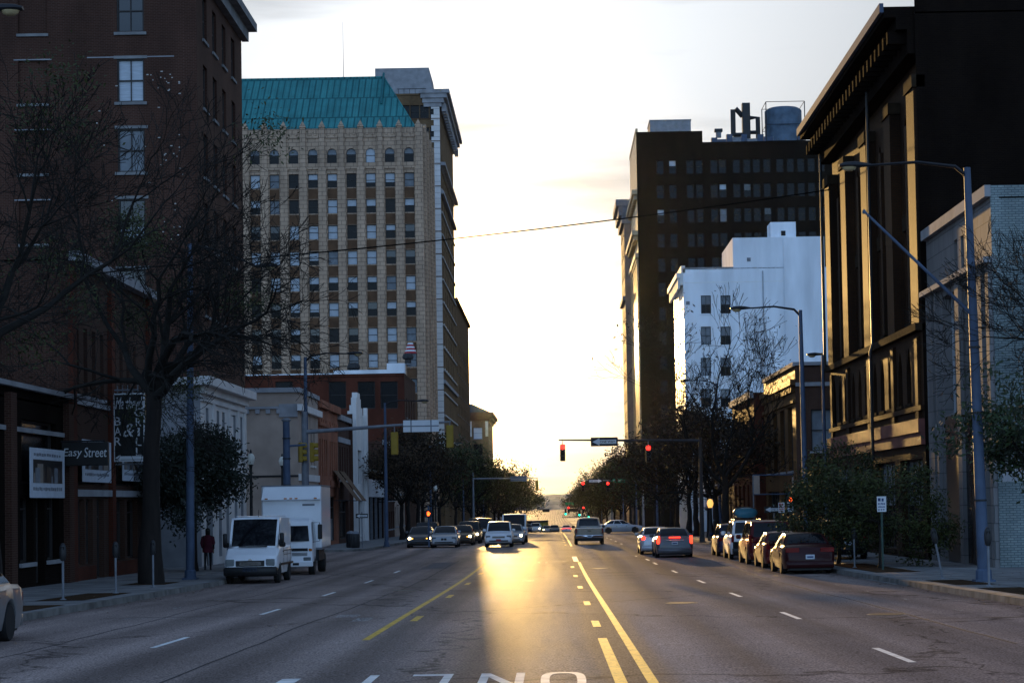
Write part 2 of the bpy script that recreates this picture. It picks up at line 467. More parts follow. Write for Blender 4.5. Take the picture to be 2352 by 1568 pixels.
# ================================================================== GROUND
def asphalt():
    m = bpy.data.materials.new('asphalt'); m.use_nodes = True
    t = m.node_tree; b = t.nodes['Principled BSDF']
    g = t.nodes.new('ShaderNodeNewGeometry')
    def noise(scale, stretch, det=4):
        mpn = t.nodes.new('ShaderNodeMapping'); mpn.inputs['Scale'].default_value = stretch
        n = t.nodes.new('ShaderNodeTexNoise'); n.inputs['Scale'].default_value = scale; n.inputs['Detail'].default_value = det
        t.links.new(g.outputs['Position'], mpn.inputs['Vector']); t.links.new(mpn.outputs[0], n.inputs['Vector'])
        return n.outputs['Fac']
    def ramp(src, a, bb, lo, hi):
        r = t.nodes.new('ShaderNodeMapRange')
        for k, v in zip(('From Min', 'From Max', 'To Min', 'To Max'), (a, bb, lo, hi)): r.inputs[k].default_value = v
        t.links.new(src, r.inputs['Value']); return r.outputs[0]
    def mul(a, c):
        n = t.nodes.new('ShaderNodeMath'); n.operation = 'MULTIPLY'
        t.links.new(a, n.inputs[0])
        t.links.new(c, n.inputs[1]); return n.outputs[0]
    # wheel tracks run along the lanes, about 1.7 m apart
    sp = t.nodes.new('ShaderNodeSeparateXYZ'); t.links.new(g.outputs['Position'], sp.inputs[0])
    wob = noise(.05, (.3, 1, 1), 2)
    ad = t.nodes.new('ShaderNodeMath'); ad.operation = 'MULTIPLY_ADD'; ad.inputs[1].default_value = .8
    t.links.new(wob, ad.inputs[0]); t.links.new(sp.outputs[0], ad.inputs[2])
    k = t.nodes.new('ShaderNodeMath'); k.operation = 'MULTIPLY'; k.inputs[1].default_value = 2 * math.pi / 1.78
    t.links.new(ad.outputs[0], k.inputs[0])
    sn = t.nodes.new('ShaderNodeMath'); sn.operation = 'SINE'; t.links.new(k.outputs[0], sn.inputs[0])
    streak = noise(1.1, (1, .012, 1), 5)
    track = ramp(sn.outputs[0], -1, 1, .74, 1.16)
    v = mul(mul(ramp(streak, .25, .75, .62, 1.32), track), mul(ramp(noise(.35, (1, .5, 1), 6), .3, .7, .85, 1.12), ramp(noise(34, (1, .6, 1), 3), .32, .68, .42, 1.65)))
    # dark crack-sealer lines
    mu = t.nodes.new('ShaderNodeVectorMath'); mu.operation = 'SCALE'; mu.inputs['Scale'].default_value = 1.0
    col = t.nodes.new('ShaderNodeMixRGB'); col.blend_type = 'MULTIPLY'; col.inputs[0].default_value = 1
    col.inputs[1].default_value = (.245, .190, .168, 1)
    t.links.new(v, col.inputs[2])
    vor = t.nodes.new('ShaderNodeTexVoronoi'); vor.feature = 'DISTANCE_TO_EDGE'; vor.inputs['Scale'].default_value = .11
    mpn = t.nodes.new('ShaderNodeMapping'); mpn.inputs['Scale'].default_value = (1, .6, 1)
    dn = t.nodes.new('ShaderNodeTexNoise'); dn.inputs['Scale'].default_value = .8; dn.inputs['Detail'].default_value = 5
    t.links.new(g.outputs['Position'], dn.inputs['Vector'])
    va = t.nodes.new('ShaderNodeVectorMath'); va.operation = 'MULTIPLY_ADD'; va.inputs[1].default_value = (3, 3, 0)
    t.links.new(dn.outputs['Color'], va.inputs[0]); t.links.new(g.outputs['Position'], va.inputs[2])
    t.links.new(va.outputs[0], mpn.inputs['Vector']); t.links.new(mpn.outputs[0], vor.inputs['Vector'])
    cr = ramp(vor.outputs['Distance'], .0, .009, .35, 1.0)
    col2 = t.nodes.new('ShaderNodeMixRGB'); col2.blend_type = 'MULTIPLY'; col2.inputs[0].default_value = 1
    t.links.new(col.outputs[0], col2.inputs[1]); t.links.new(cr, col2.inputs[2])
    t.links.new(col2.outputs[0], b.inputs['Base Color'])
    t.links.new(ramp(streak, .25, .75, .47, .36), b.inputs['Roughness'])
    b.inputs['Specular IOR Level'].default_value = .014
    bp = t.nodes.new('ShaderNodeBump'); bp.inputs['Strength'].default_value = .35; bp.inputs['Distance'].default_value = .006
    t.links.new(noise(60, (1, 1, 1), 2), bp.inputs['Height']); t.links.new(bp.outputs[0], b.inputs['Normal'])
    # rough stone hides part of the gloss: plain diffuse mixed with the polished tops
    df = t.nodes.new('ShaderNodeBsdfDiffuse'); ms = t.nodes.new('ShaderNodeMixShader'); t.links.new(mul(ramp(streak, .28, .72, .50, .22), ramp(noise(9, (1, .35, 1), 5), .3, .7, .72, 1.22)), ms.inputs[0])
    t.links.new(col2.outputs[0], df.inputs['Color']); t.links.new(df.outputs[0], ms.inputs[1]); t.links.new(b.outputs[0], ms.inputs[2])
    t.links.new(ms.outputs[0], t.nodes['Material Output'].inputs['Surface'])
    return m
M['asphalt'] = asphalt()
M['concrete'] = brick('pavement_concrete', (.24, .235, .225), (.20, .195, .19), (.10, .10, .095), bw=1.5, bh=1.5, ms=.02, stain=.35)
def pave():
    m = mat('pavement_slab', (.20, .195, .19), rough=.9, var=.3, scale=.9, bump=.2, spec=.08)
    return m
M['concrete'] = pave()
M['kerb'] = mat('kerb_stone', (.16, .15, .14), rough=1, var=.4, scale=1.5, bump=.3, spec=.03)
M['soil'] = mat('bare_soil', (.055, .035, .022), rough=1, var=.4, scale=4, bump=.5, spec=0)
M['terrain'] = mat('dry_ground', (.07, .07, .05), rough=1, var=.3, scale=.05)
M['hill'] = mat('wooded_hill', (.13, .122, .135), rough=1, var=.45, scale=.06, bump=1.0)  # distance haze put into this pale bluish-grey base colour

def ysteps(a, b):
    out = [a]; y = a
    while y < b - .01:
        y = min(b, y + (4 if y < 320 else 12 if y < 900 else 40)); out.append(y)
    return out

mb = MB()
YS = ysteps(-60, 2600)
for i in range(len(YS) - 1):
    for xa, xb in ((-70, -20), (-20, 20), (20, 70)):
        mb.poly([(xa, YS[i], gz(YS[i])), (xb, YS[i], gz(YS[i])), (xb, YS[i+1], gz(YS[i+1])), (xa, YS[i+1], gz(YS[i+1]))])
tag(mb.build('road', M['asphalt'], smooth=60), kind='structure')

mb = MB()
TS = [-400, -60, 0, 60, 130, 225, 300, 460, 700, 900, 1200, 1500, 2100, 3000, 9000]
for i in range(len(TS) - 1):
    a, b = TS[i], TS[i+1]
    for xa, xb in ((-4000, -69), (-69, 69), (69, 4000)):
        mb.poly([(xa, a, gz(a)-.4), (xb, a, gz(a)-.4), (xb, b, gz(b)-.4), (xa, b, gz(b)-.4)])
tag(mb.build('ground', M['terrain']), kind='structure')

XL, XR = -11.65, 10.0            # kerb lines
BLOCKS = [(-60, 106), (124.5, 240), (258, 402), (420, 560), (578, 720), (738, 900), (918, 1080), (1098, 1300), (1318, 1560)]
for side, xk in ((-1, XL), (1, XR)):
    for (a, b) in BLOCKS:
        slab, kerb = MB(), MB()
        rr = 4.5
        ys = sorted(set(ysteps(a + rr, b - rr) + [a + rr * (1 - math.cos(q * math.pi / 10)) for q in range(6)] + [b - rr * (1 - math.cos(q * math.pi / 10)) for q in range(6)]))
        def xedge(y):
            d = min(y - a, b - y)
            if d >= rr: return xk
            return xk + side * (rr - math.sqrt(max(0, rr*rr - (rr - d)**2)))
        far = 60 * side
        H = .15
        for i in range(len(ys) - 1):
            y0, y1 = ys[i], ys[i+1]
            x0, x1 = xedge(y0), xedge(y1)
            z0, z1 = gz(y0), gz(y1)
            k0, k1 = x0 + side * .17, x1 + side * .17
            slab.poly([(k0, y0, z0+H), (far, y0, z0+H), (far, y1, z1+H), (k1, y1, z1+H)])
            kerb.poly([(x0, y0, z0+H), (k0, y0, z0+H), (k1, y1, z1+H), (x1, y1, z1+H)])
            kerb.poly([(x0 - side*.02, y0, z0-.05), (x0, y0, z0+H), (x1, y1, z1+H), (x1 - side*.02, y1, z1-.05)])
        for yy in (a, b):
            kerb.poly([(xedge(yy), yy, gz(yy)-.05), (far, yy, gz(yy)-.05), (far, yy, gz(yy)+H), (xedge(yy), yy, gz(yy)+H)])
        tag(slab.build('sidewalk', M['concrete']), kind='structure')
        tag(kerb.build('kerb', M['kerb']), kind='structure')

# pavement joints, soil strips, driveway ramp
mb = MB()
for y in [q * 1.8 for q in range(14, 58)]:
    for (xa, xb) in ((-17.2, -11.9), (10.25, 14.95)):
        mb.poly([(xa, y, gz(y)+.1535), (xb, y, gz(y)+.1535), (xb, y+.035, gz(y+.035)+.1535), (xa, y+.035, gz(y+.035)+.1535)])
for x in (-13.7, -15.6, 11.6, 13.3):
    ys = ysteps(24, 104)
    for i in range(len(ys)-1):
        mb.poly([(x, ys[i], gz(ys[i])+.1532), (x+.03, ys[i], gz(ys[i])+.1532), (x+.03, ys[i+1], gz(ys[i+1])+.1532), (x, ys[i+1], gz(ys[i+1])+.1532)])
tag(mb.build('sidewalk_joints', mat('joint_dirt', (.05, .045, .04), rough=1)), kind='structure')
mb = MB()
for (x0, x1, y0, y1) in ((-13.6, -12.3, 52.5, 58.5), (-13.2, -12.0, 45.5, 49.3), (10.5, 11.55, 52.5, 57), (10.5, 11.6, 42, 50), (10.6, 12.1, 66, 78), (-14.4, -12.9, 66.4, 69.4)):
    n = 8
    for i in range(n):
        ya, yb = y0+(y1-y0)*i/n, y0+(y1-y0)*(i+1)/n
        mb.poly([(x0, ya, gz(ya)+.157), (x1, ya, gz(ya)+.157), (x1, yb, gz(yb)+.157), (x0, yb, gz(yb)+.157)])
tag(mb.build('soil_bed', M['soil']), kind='structure')
mb = MB()
ys = [58.2, 59.4, 61, 62.5, 64, 65.2]
for i in range(5):
    f = lambda y: .012 if 59.3 < y < 64.1 else .16
    mb.poly([(9.86, ys[i], gz(ys[i])+.01), (12.6, ys[i], gz(ys[i])+.165), (12.6, ys[i+1], gz(ys[i+1])+.165), (9.86, ys[i+1], gz(ys[i+1])+.01)])
tag(mb.build('driveway_ramp', M['concrete']), kind='structure')

# --------------------------------------------------------------- painted markings
def strip(mb, x, y0, y1, w, up=.005, step=3.0, x1=None):
    n = max(1, int(math.ceil((y1 - y0) / step)))
    for i in range(n):
        a, b = y0 + (y1-y0)*i/n, y0 + (y1-y0)*(i+1)/n
        xa = x if x1 is None else x + (x1-x)*i/n
        xb = x if x1 is None else x + (x1-x)*(i+1)/n
        mb.poly([(xa-w/2, a, gz(a)+up), (xa+w/2, a, gz(a)+up), (xb+w/2, b, gz(b)+up), (xb-w/2, b, gz(b)+up)])
yel, whi, worn = MB(), MB(), MB()
strip(yel, 1.16, 12, 93.5, .13)
strip(yel, .78, 12, 33.5, .15)
for y in (37.2, 47.3, 59.9, 72.4, 84.5):
    strip(yel, .78, y, y + 2.3, .15)
strip(yel, -3.22, 34.1, 93.5, .13)
for y in (40.7, 53.9, 65.5, 77.5):
    strip(yel, -2.87, y, y + 2.3, .15)
strip(whi, -3.36, 12, 25.6, .24)
strip(whi, 1.05, 94.4, 104.0, .24)
for k in range(-1, 6):
    strip(whi, 4.72 - max(0, k-3)*.12, 26.6 + 12.15*k, 29.7 + 12.15*k, .11)
    strip(whi, -6.6 + max(0, k-3)*.05, 20.8 + 12.15*k, 23.9 + 12.15*k, .11)
strip(whi, 4.45, 94, 97, .11); strip(whi, 4.2, 102, 103.2, .11)
# stop line and the crosswalk lines
for (xa, xb, y, w, m) in ((-3.2, 9.6, 104.3, .30, worn), (-11.2, 9.6, 106.3, .15, worn), (-11.2, 9.6, 124.5, .15, worn), (-11.2, 1.0, 128.0, .30, worn), (-3.0, 9.6, 238.5, .3, worn), (-11, 9.6, 259, .3, worn)):
    m.poly([(xa, y, gz(y)+.005), (xb, y, gz(y)+.005), (xb, y+w, gz(y+w)+.005), (xa, y+w, gz(y+w)+.005)])
for (y0, y1) in ((131, 236), (263, 398), (424, 556), (582, 716)):
    strip(yel, -3.2, y0, y1, .13); strip(yel, 1.16, y0, y1, .13)
    y = y0 + 4
    while y < y1 - 4:
        strip(whi, 4.6, y, y+3, .11); strip(whi, -6.6, y, y+3, .11)
        strip(yel, -2.9, y, y+2.3, .13); strip(yel, .8, y, y+2.3, .13)
        y += 12.15
# parking ticks
for (x, y) in ((8.3, 47.5), (8.3, 53.2), (8.3, 59), (8.3, 41.4), (-9.4, 44), (-9.4, 50), (-9.4, 56), (-9.4, 62)):
    strip(worn, x + .9, y, y + .09, 1.9, step=1)
    strip(worn, x, y - .4, y + .5, .09, step=1)
# faded legends nearer the junction
for (xx, y0, y1, w) in ((-2.3, 92.6, 95, .10), (-1.9, 92.6, 93.2, .5), (-1.4, 92.6, 95, .1), (-.7, 92.6, 95, .1), (-.35, 92.6, 95, .1), (.25, 94.4, 95.2, .7), (-1.6, 68, 70.2, .08), (-.9, 68, 69.4, .4), (-4.0, 41, 42.6, .35), (-4.5, 43, 44.2, .5)):
    strip(worn, xx, y0, y1, w)
# the big legend read by oncoming drivers: O N L Y seen from its far end
def tq(mb, pts):
    mb.poly([(x, y, gz(y)+.0055) for x, y in pts])
def seg(mb, xa, ya, xb, yb, w):
    d = Vector((xb-xa, yb-ya, 0)); n = Vector((-d.y, d.x, 0)).normalized() * w / 2
    tq(mb, [(xa+n.x, ya+n.y), (xa-n.x, ya-n.y), (xb-n.x, yb-n.y), (xb+n.x, yb+n.y)])
B, T = 25.95, 23.45              # letter feet (far) and heads (near)
only = MB()
n = 28
for i in range(n):
    a0, a1 = 2*math.pi*i/n, 2*math.pi*(i+1)/n
    def sup(a, rx, ry):
        c, s_ = math.cos(a), math.sin(a)
        return (.09 + rx*math.copysign(abs(c)**.6, c), (B+T)/2 + ry*math.copysign(abs(s_)**.6, s_))
    tq(only, [sup(a0, .28, 1.25), sup(a1, .28, 1.25), sup(a1, .17, 1.02), sup(a0, .17, 1.02)])
for x in (-.45, -.90):
    strip(only, x, T, B, .11, up=.0055)
tq(only, [(-.505, T), (-.375+.02, T), (-.845, B), (-.965, B)])
strip(only, -1.37, T, B, .11, up=.0055); tq(only, [(-1.425, B), (-1.425, B-.28), (-1.83, B-.28), (-1.83, B)])
ymid = B - 1.25
strip(only, -2.33, ymid, B, .12, up=.0055)
tq(only, [(-2.27, ymid), (-2.39, ymid), (-2.16, T), (-2.02, T)]); tq(only, [(-2.27, ymid), (-2.39, ymid), (-2.64, T), (-2.50, T)])
def worn_paint(name, col, keep):
    m = mat(name, col, rough=.55, var=.25, scale=3)
    t = m.node_tree; b = t.nodes['Principled BSDF']
    g = t.nodes.new('ShaderNodeNewGeometry'); n = t.nodes.new('ShaderNodeTexNoise')
    n.inputs['Scale'].default_value = 14; n.inputs['Detail'].default_value = 6; n.inputs['Roughness'].default_value = .7
    r = t.nodes.new('ShaderNodeMapRange'); r.inputs['From Min'].default_value = keep - .05; r.inputs['From Max'].default_value = keep + .05
    r.inputs['To Min'].default_value = 1; r.inputs['To Max'].default_value = 0
    t.links.new(g.outputs['Position'], n.inputs['Vector']); t.links.new(n.outputs['Fac'], r.inputs['Value'])
    t.links.new(r.outputs[0], b.inputs['Alpha'])
    return m
M['p_white'] = worn_paint('worn_white_paint', (.72, .72, .70), .70)
M['p_faded'] = worn_paint('faded_white_paint', (.42, .42, .42), .47)
M['p_yellow'] = worn_paint('worn_yellow_paint', (.60, .37, .03), .62)
tag(yel.build('yellow_line', M['p_yellow']), kind='structure')
tag(whi.build('white_line', M['p_white']), kind='structure')
tag(worn.build('faded_line', M['p_faded']), kind='structure')
tag(only.build('road_lettering', M['p_white']), kind='structure')

# patches, tar seams and utility covers in the carriageway
patch = MB()
for (x0, x1, y0, y1) in ((-5.8, -4.6, 86, 97),):
    n = max(1, int((y1-y0)/2))
    for i in range(n):
        ya, yb = y0+(y1-y0)*i/n, y0+(y1-y0)*(i+1)/n
        patch.poly([(x0, ya, gz(ya)+.0035), (x1, ya, gz(ya)+.0035), (x1, yb, gz(yb)+.0035), (x0, yb, gz(yb)+.0035)])
tag(patch.build('road_patch', mat('asphalt_patch', (.16, .14, .135), rough=.95, var=.25, scale=6, spec=.02)), kind='structure')
seam = MB(); rr = random.Random(12)
def wander_line(x, y0, y1, w, amp):
    y = y0; xx = x
    while y < y1:
        yb = min(y1, y + 1.2); xb = xx + rr.gauss(0, amp)
        seam.poly([(xx-w/2, y, gz(y)+.004), (xx+w/2, y, gz(y)+.004), (xb+w/2, yb, gz(yb)+.004), (xb-w/2, yb, gz(yb)+.004)]); xx, y = xb, yb
for a in ((-4.95, 24, 100, .04, .02), (6.9, 30, 104, .04, .02), (-8.6, 30, 104, .04, .03)): wander_line(*a)
for (y, xa, xb) in ((38, 6, 9.6), (44.5, -10, -6.4), (76, -11, -3), (89, -6, 9), (99, -11, 9.5), (118, -11, 9.5), (122.5, -11, 9.5)):
    x = xa; yy = y
    while x < xb:
        x2 = min(xb, x + .8); y2 = yy + rr.gauss(0, .10)
        seam.poly([(x, yy-.03, gz(yy)+.0042), (x2, y2-.03, gz(y2)+.0042), (x2, y2+.03, gz(y2)+.0042), (x, yy+.03, gz(yy)+.0042)]); x, yy = x2, y2
tag(seam.build('tar_seam', mat('tar_seam', (.085, .075, .072), rough=.95, spec=.01)), kind='structure')
for x, y, lab in ((3.0, 47.5, 'round iron cover in the lane beside the broken yellow line'), (-4.6, 61, 'round iron cover left of the turning lane'), (6.6, 40, 'round iron cover in the outer lane nearest the kerb'), (1.9, 83, 'round iron cover near the stop line')):
    t = thing('utility_cover', (x, y, gz(y)), lab, 'manhole cover', 'iron covers in the road')
    c = MB(); c.lathe([(.34, .0), (.34, .010), (.30, .012)], n=24); c.build('cover', mat('cast_iron', (.04, .036, .034), rough=.5, spec=.2) if 'iron' not in M else M['iron'], t)
    c = MB(); c.lathe([(.40, .0), (.40, .007), (.35, .007)], n=24); c.build('rim', M['kerb'], t)
# litter and old leaves along the kerbs: specks lying on the ground
mb = MB(); rnd = random.Random(5)
for i in range(900):
    s_ = rnd.choice((-1, 1)); y = rnd.uniform(26, 105)
    x = (XL + .1 + abs(rnd.gauss(0, .35)) if s_ < 0 else XR - .1 - abs(rnd.gauss(0, .35))) if rnd.random() < .6 else rnd.uniform(-17, -11.8) if s_ < 0 else rnd.uniform(10.2, 14.8)
    up = .008 if XL < x < XR else .162
    r_ = rnd.uniform(.02, .06); a = rnd.random() * 6.28
    z = gz(y) + up
    mb.poly([(x + r_*math.cos(a+q*2.1), y + r_*math.sin(a+q*2.1), z + rnd.random()*.02) for q in range(3)])
tag(mb.build('fallen_leaves', mat('dry_fallen_leaf', (.07, .04, .02), rough=.9, island=.5)), kind='stuff')

# far wooded hills, ridge behind ridge
def ridge(name, y, depth, base, peak, seed, xr):
    mb = MB(); nx, ny = 360, 12
    for j in range(ny + 1):
        for i in range(nx + 1):
            x = -xr + 2*xr*i/nx; yy = y + depth*j/ny
            k = math.sin(math.pi * min(1, j/ny*1.0) * .5)
            h = base + peak * k * (.72 + .28*pnoise(Vector((x/420.0, seed, j*.1)))) + (2.6 * k * pnoise(Vector((x/17.0, seed+3, yy/30))) + 1.5 * k * pnoise(Vector((x/6.0, seed+9, yy/11))))
            mb.v.append((x, yy, h))
    for j in range(ny):
        for i in range(nx):
            a = j*(nx+1)+i
            mb.f.append((a, a+1, a+nx+2, a+nx+1)); mb.m.append(0)
    tag(mb.build(name, M['hill'], smooth=80), kind='structure')
ridge('hills', 2650, 110, -9, 20, 1.0, 700)
ridge('hills', 4300, 200, -9, 38, 7.0, 1800)
# ================================================================== BUILDINGS
RZ = {'S': 0.0, 'E': math.pi/2, 'W': -math.pi/2, 'N': math.pi}
def tw(side, pos, u, w, z):
    """facade coordinates: u along the wall, w inwards, z up"""
    if side == 'S': return (u, pos + w, z)
    if side == 'N': return (u, pos - w, z)
    if side == 'E': return (pos - w, u, z)
    return (pos + w, u, z)

_frames, _panes = {}, {}
def frame_mesh(w, h, d, fm, sill, rail, mull, arch, head):
    k = (round(w,3), round(h,3), d, fm, sill, rail, mull, arch, head)
    if k in _frames: return _frames[k]
    mb = MB(); t = min(.07, w*.09); a, b = d-.10, d-.012
    H = h
    mb.box(-w/2+.002, -w/2+t, a, b, .002, H-.002); mb.box(w/2-t, w/2-.002, a, b, .002, H-.002)
    mb.box(-w/2+t, w/2-t, a, b, .002, t); mb.box(-w/2+t, w/2-t, a, b, H-t, H-.002)
    if rail:
        mb.box(-w/2+t, w/2-t, a+.02, b-.004, H*rail-.03, H*rail+.03)
    for q in range(mull):
        x = -w/2 + w*(q+1)/(mull+1)
        mb.box(x-.022, x+.022, a+.03, b-.006, t, H-t)
    if sill: mb.box(-w/2-.12, w/2+.12, -.09, d-.005, -.14, -.004, 1)
    if head: mb.box(-w/2-.15, w/2+.15, -.03, .02, h+.004, h+.14, 1)
    me = mb.mesh('window', [M[fm], M[sill or head or 'stone']])
    _frames[k] = me
    return me
def pane_mesh(w, h, d, lo, up, cut):
    k = (round(w,3), round(h,3), d, lo, up, cut)
    if k in _panes: return _panes[k]
    mb = MB(); y = d - .006
    mb.poly([(-w/2, y, 0), (w/2, y, 0), (w/2, y, h*cut), (-w/2, y, h*cut)], 0)
    mb.poly([(-w/2, y, h*cut), (w/2, y, h*cut), (w/2, y, h), (-w/2, y, h)], 1)
    _panes[k] = mb.mesh('pane', [M[lo], M[up]])
    return _panes[k]

def pieces(mb, gap=.12, most=100):
    """one mesh per piece that stands apart: faces that share points, then boxes that touch"""
    par = list(range(len(mb.v)))
    def fd(a):
        while par[a] != a: par[a] = par[par[a]]; a = par[a]
        return a
    for f in mb.f:
        for q in f[1:]: par[fd(q)] = fd(f[0])
    isl = {}
    for k, f in enumerate(mb.f): isl.setdefault(fd(f[0]), []).append(k)
    boxes = []
    for fs in isl.values():
        vs = [mb.v[q] for k in fs for q in mb.f[k]]
        boxes.append(([min(p[i] for p in vs) - gap for i in range(3)], [max(p[i] for p in vs) + gap for i in range(3)], fs))
    n = len(boxes); gp = list(range(n))
    def fg(a):
        while gp[a] != a: gp[a] = gp[gp[a]]; a = gp[a]
        return a
    for i in range(n):
        for j in range(i):
            a, b = boxes[i], boxes[j]
            if all(a[0][q] <= b[1][q] and b[0][q] <= a[1][q] for q in range(3)): gp[fg(i)] = fg(j)
    groups = {}
    for i in range(n): groups.setdefault(fg(i), []).extend(boxes[i][2])
    gl = list(groups.values())
    if len(gl) > most: gl = gl[:most-1] + [sum(gl[most-1:], [])]
    out = []
    for fs in gl:
        p = MB()
        for k in fs: p.poly([mb.v[q] for q in mb.f[k]], 0)
        out.append(p)
    return out

class Bld:
    def __init__(s, name, label, cat, x, y, z, group=None):
        s.o = Vector((x, y, z)); s.root = thing(name, (x, y, z), label, cat, group)
        s.w = MB(); s.mats = []; s.nwin = 0; s.extra = {}; s.rnd = random.Random(name + label)
    def L(s, p): return (p[0]-s.o.x, p[1]-s.o.y, p[2]-s.o.z)
    def mi(s, m):
        if m not in s.mats: s.mats.append(m)
        return s.mats.index(m)
    def facade(s, side, pos, u0, u1, z0, z1, m, holes=(), d=.25, rev=None):
        mi = s.mi(m); ri = s.mi(rev or m)
        us = sorted(set([u0, u1] + [h[0]-h[2]/2 for h in holes] + [h[0]+h[2]/2 for h in holes]))
        zs = sorted(set([z0, z1] + [h[1] for h in holes] + [h[1]+h[3] for h in holes]))
        P = lambda u, w, z: s.L(tw(side, pos, u, w, z))
        for j in range(len(zs)-1):
            zc = (zs[j]+zs[j+1])/2; run = None
            row = [h for h in holes if h[1] < zc < h[1]+h[3]]
            for i in range(len(us)-1):
                uc = (us[i]+us[i+1])/2
                hole = any(abs(uc-h[0]) < h[2]/2 for h in row)
                if not hole and run is None: run = us[i]
                if run is not None and (hole or i == len(us)-2):
                    e = us[i] if hole else us[i+1]
                    s.w.poly([P(run,0,zs[j]), P(e,0,zs[j]), P(e,0,zs[j+1]), P(run,0,zs[j+1])], mi)
                    run = None
        for h in holes:
            a, b, c, t = h[0]-h[2]/2, h[0]+h[2]/2, h[1], h[1]+h[3]
            s.w.poly([P(a,0,c), P(a,d,c), P(a,d,t), P(a,0,t)], ri); s.w.poly([P(b,0,c), P(b,d,c), P(b,d,t), P(b,0,t)], ri)
            s.w.poly([P(a,0,c), P(b,0,c), P(b,d,c), P(a,d,c)], ri); s.w.poly([P(a,0,t), P(b,0,t), P(b,d,t), P(a,d,t)], ri)
            if len(h) > 4 and h[4]:
                r = h[2]/2; k = 8; pk = h[4]      # arch rise as a multiple of the half width
                pts = [(h[0]-r*math.cos(math.pi*q/k), t-.01-r*pk+r*pk*math.sin(math.pi*q/k)) for q in range(k+1)]
                if pk > 1.2:                       # pointed
                    pts = [(h[0]-r+2*r*q/k, t-.01-r*pk + r*pk*(1-abs(1-2*q/k)**1.7)) for q in range(k+1)]
                for q in range(k):
                    p, n = pts[q], pts[q+1]
                    s.w.poly([P(p[0],.012,p[1]), P(n[0],.012,n[1]), P(n[0],.012,t), P(p[0],.012,t)], mi)
                    s.w.poly([P(p[0],.012,p[1]), P(n[0],.012,n[1]), P(n[0],d,n[1]), P(p[0],d,p[1])], ri)
    def fbox(s, side, pos, u0, u1, w0, w1, z0, z1, m, mb=None):
        a = tw(side, pos, u0, w0, z0); b = tw(side, pos, u1, w1, z1)
        a, b = s.L(a), s.L(b)
        (mb or s.w).box(a[0], b[0], a[1], b[1], a[2], b[2], s.mi(m) if mb is None else 0)
    def part(s, name, m):
        """a mesh of its own, filled later with fbox(..., mb)"""
        k = (name, m)
        if k not in s.extra: s.extra[k] = MB()
        return s.extra[k]
    def win(s, side, pos, u, z, w, h, d=.25, fm='frame_dark', sill='sill_stone', rail=.5, mull=0, lo='glass', up='glass', cut=.5, arch=0, head=None, name='window'):
        p = s.L(tw(side, pos, u, 0, z))
        f = link(name, frame_mesh(w, h, d, fm, sill, rail, mull, arch, head), s.root, p, RZ[side])
        if name != 'window': f.data = f.data
        link('pane', pane_mesh(w, h, d, lo, up, cut), f)
        s.nwin += 1
        return f
    def block(s, x0, x1, y0, y1, z0, z1, m, sides='NEW', mb=None):
        """plain faces of a box (not the ones drawn as facades)"""
        P = s.L
        mi = s.mi(m)
        q = {'S': [(x0,y0,z0),(x1,y0,z0),(x1,y0,z1),(x0,y0,z1)], 'N': [(x0,y1,z0),(x1,y1,z0),(x1,y1,z1),(x0,y1,z1)],
             'E': [(x1,y0,z0),(x1,y1,z0),(x1,y1,z1),(x1,y0,z1)], 'W': [(x0,y0,z0),(x0,y1,z0),(x0,y1,z1),(x0,y0,z1)],
             'T': [(x0,y0,z1),(x1,y0,z1),(x1,y1,z1),(x0,y1,z1)]}
        for c in sides: s.w.poly([P(p) for p in q[c]], mi)
    def roof(s, x0, x1, y0, y1, z, m='roofing', t=.06):
        mb = MB(); a, b = s.L((x0, y0, z)), s.L((x1, y1, z))
        mb.box(a[0], b[0], a[1], b[1], a[2]-t, a[2])
        return mb.build('roof', M[m], s.root)
    def done(s):
        s.w.build('wall', [M[m] for m in s.mats], s.root)
        for (n, m), mb in s.extra.items():
            for k, piece in enumerate(pieces(mb) if n not in ('mortar_patch', 'quoin') else [mb]):
                o = piece.build(n, M[m], s.root)
        return s.root
def rows(z0, pitch, n): return [z0 + pitch*i for i in range(n)]
def sash(r, p_blind=.45):
    """how the two sashes of one window look"""
    k = r.random()
    if k < p_blind*.45: return 'blind', 'blind', .5
    if k < p_blind: return 'glass_dark', 'blind', r.choice((.35, .5, .6))
    if k < p_blind + .15: return 'blind_grey', 'blind_grey', .5
    if k < p_blind + .3: return 'glass_dark', 'glass', .5
    return 'glass_dark', 'glass_dark', .5

# ---------------------------------------------------------------- near kerb, bar block
g0 = gz(60)
b = Bld('storefront_building', 'low one-storey dark brick storefront with a white poster window, beside the bar', 'building', -17.3, 50, g0-.2)
poster_u, zt = 67.6, 6.85
hol = [(65.9, g0+.9, 1.7, 2.2), (69.4, g0+.9, 1.7, 2.2), (67.65, g0+.15, 1.2, 2.9), (67.6, g0+3.5, 4.6, 2.1), (60, g0+1, 4.5, 3)]
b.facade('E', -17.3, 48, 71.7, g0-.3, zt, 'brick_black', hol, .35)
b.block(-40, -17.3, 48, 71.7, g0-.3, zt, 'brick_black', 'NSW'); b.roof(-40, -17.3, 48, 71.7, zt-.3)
for u in (65.9, 69.4): b.win('E', -17.3, u, g0+.9, 1.7, 2.2, .35, sill='stone_grey', rail=.8, lo='glass_dark', up='glass_dark')
b.win('E', -17.3, 60, g0+1, 4.5, 3, .35, sill=None, rail=.75, mull=2, lo='glass_dark', up='glass_dark')
b.win('E', -17.3, 67.6, g0+3.5, 4.6, 2.1, .3, sill=None, rail=0, lo='glass_dark', up='glass_dark')
b.win('E', -17.3, 67.65, g0+.15, 1.2, 2.9, .35, sill=None, rail=.75, lo='glass_dark', up='glass_dark', name='door')
c = b.part('cornice', 'stone_grey')
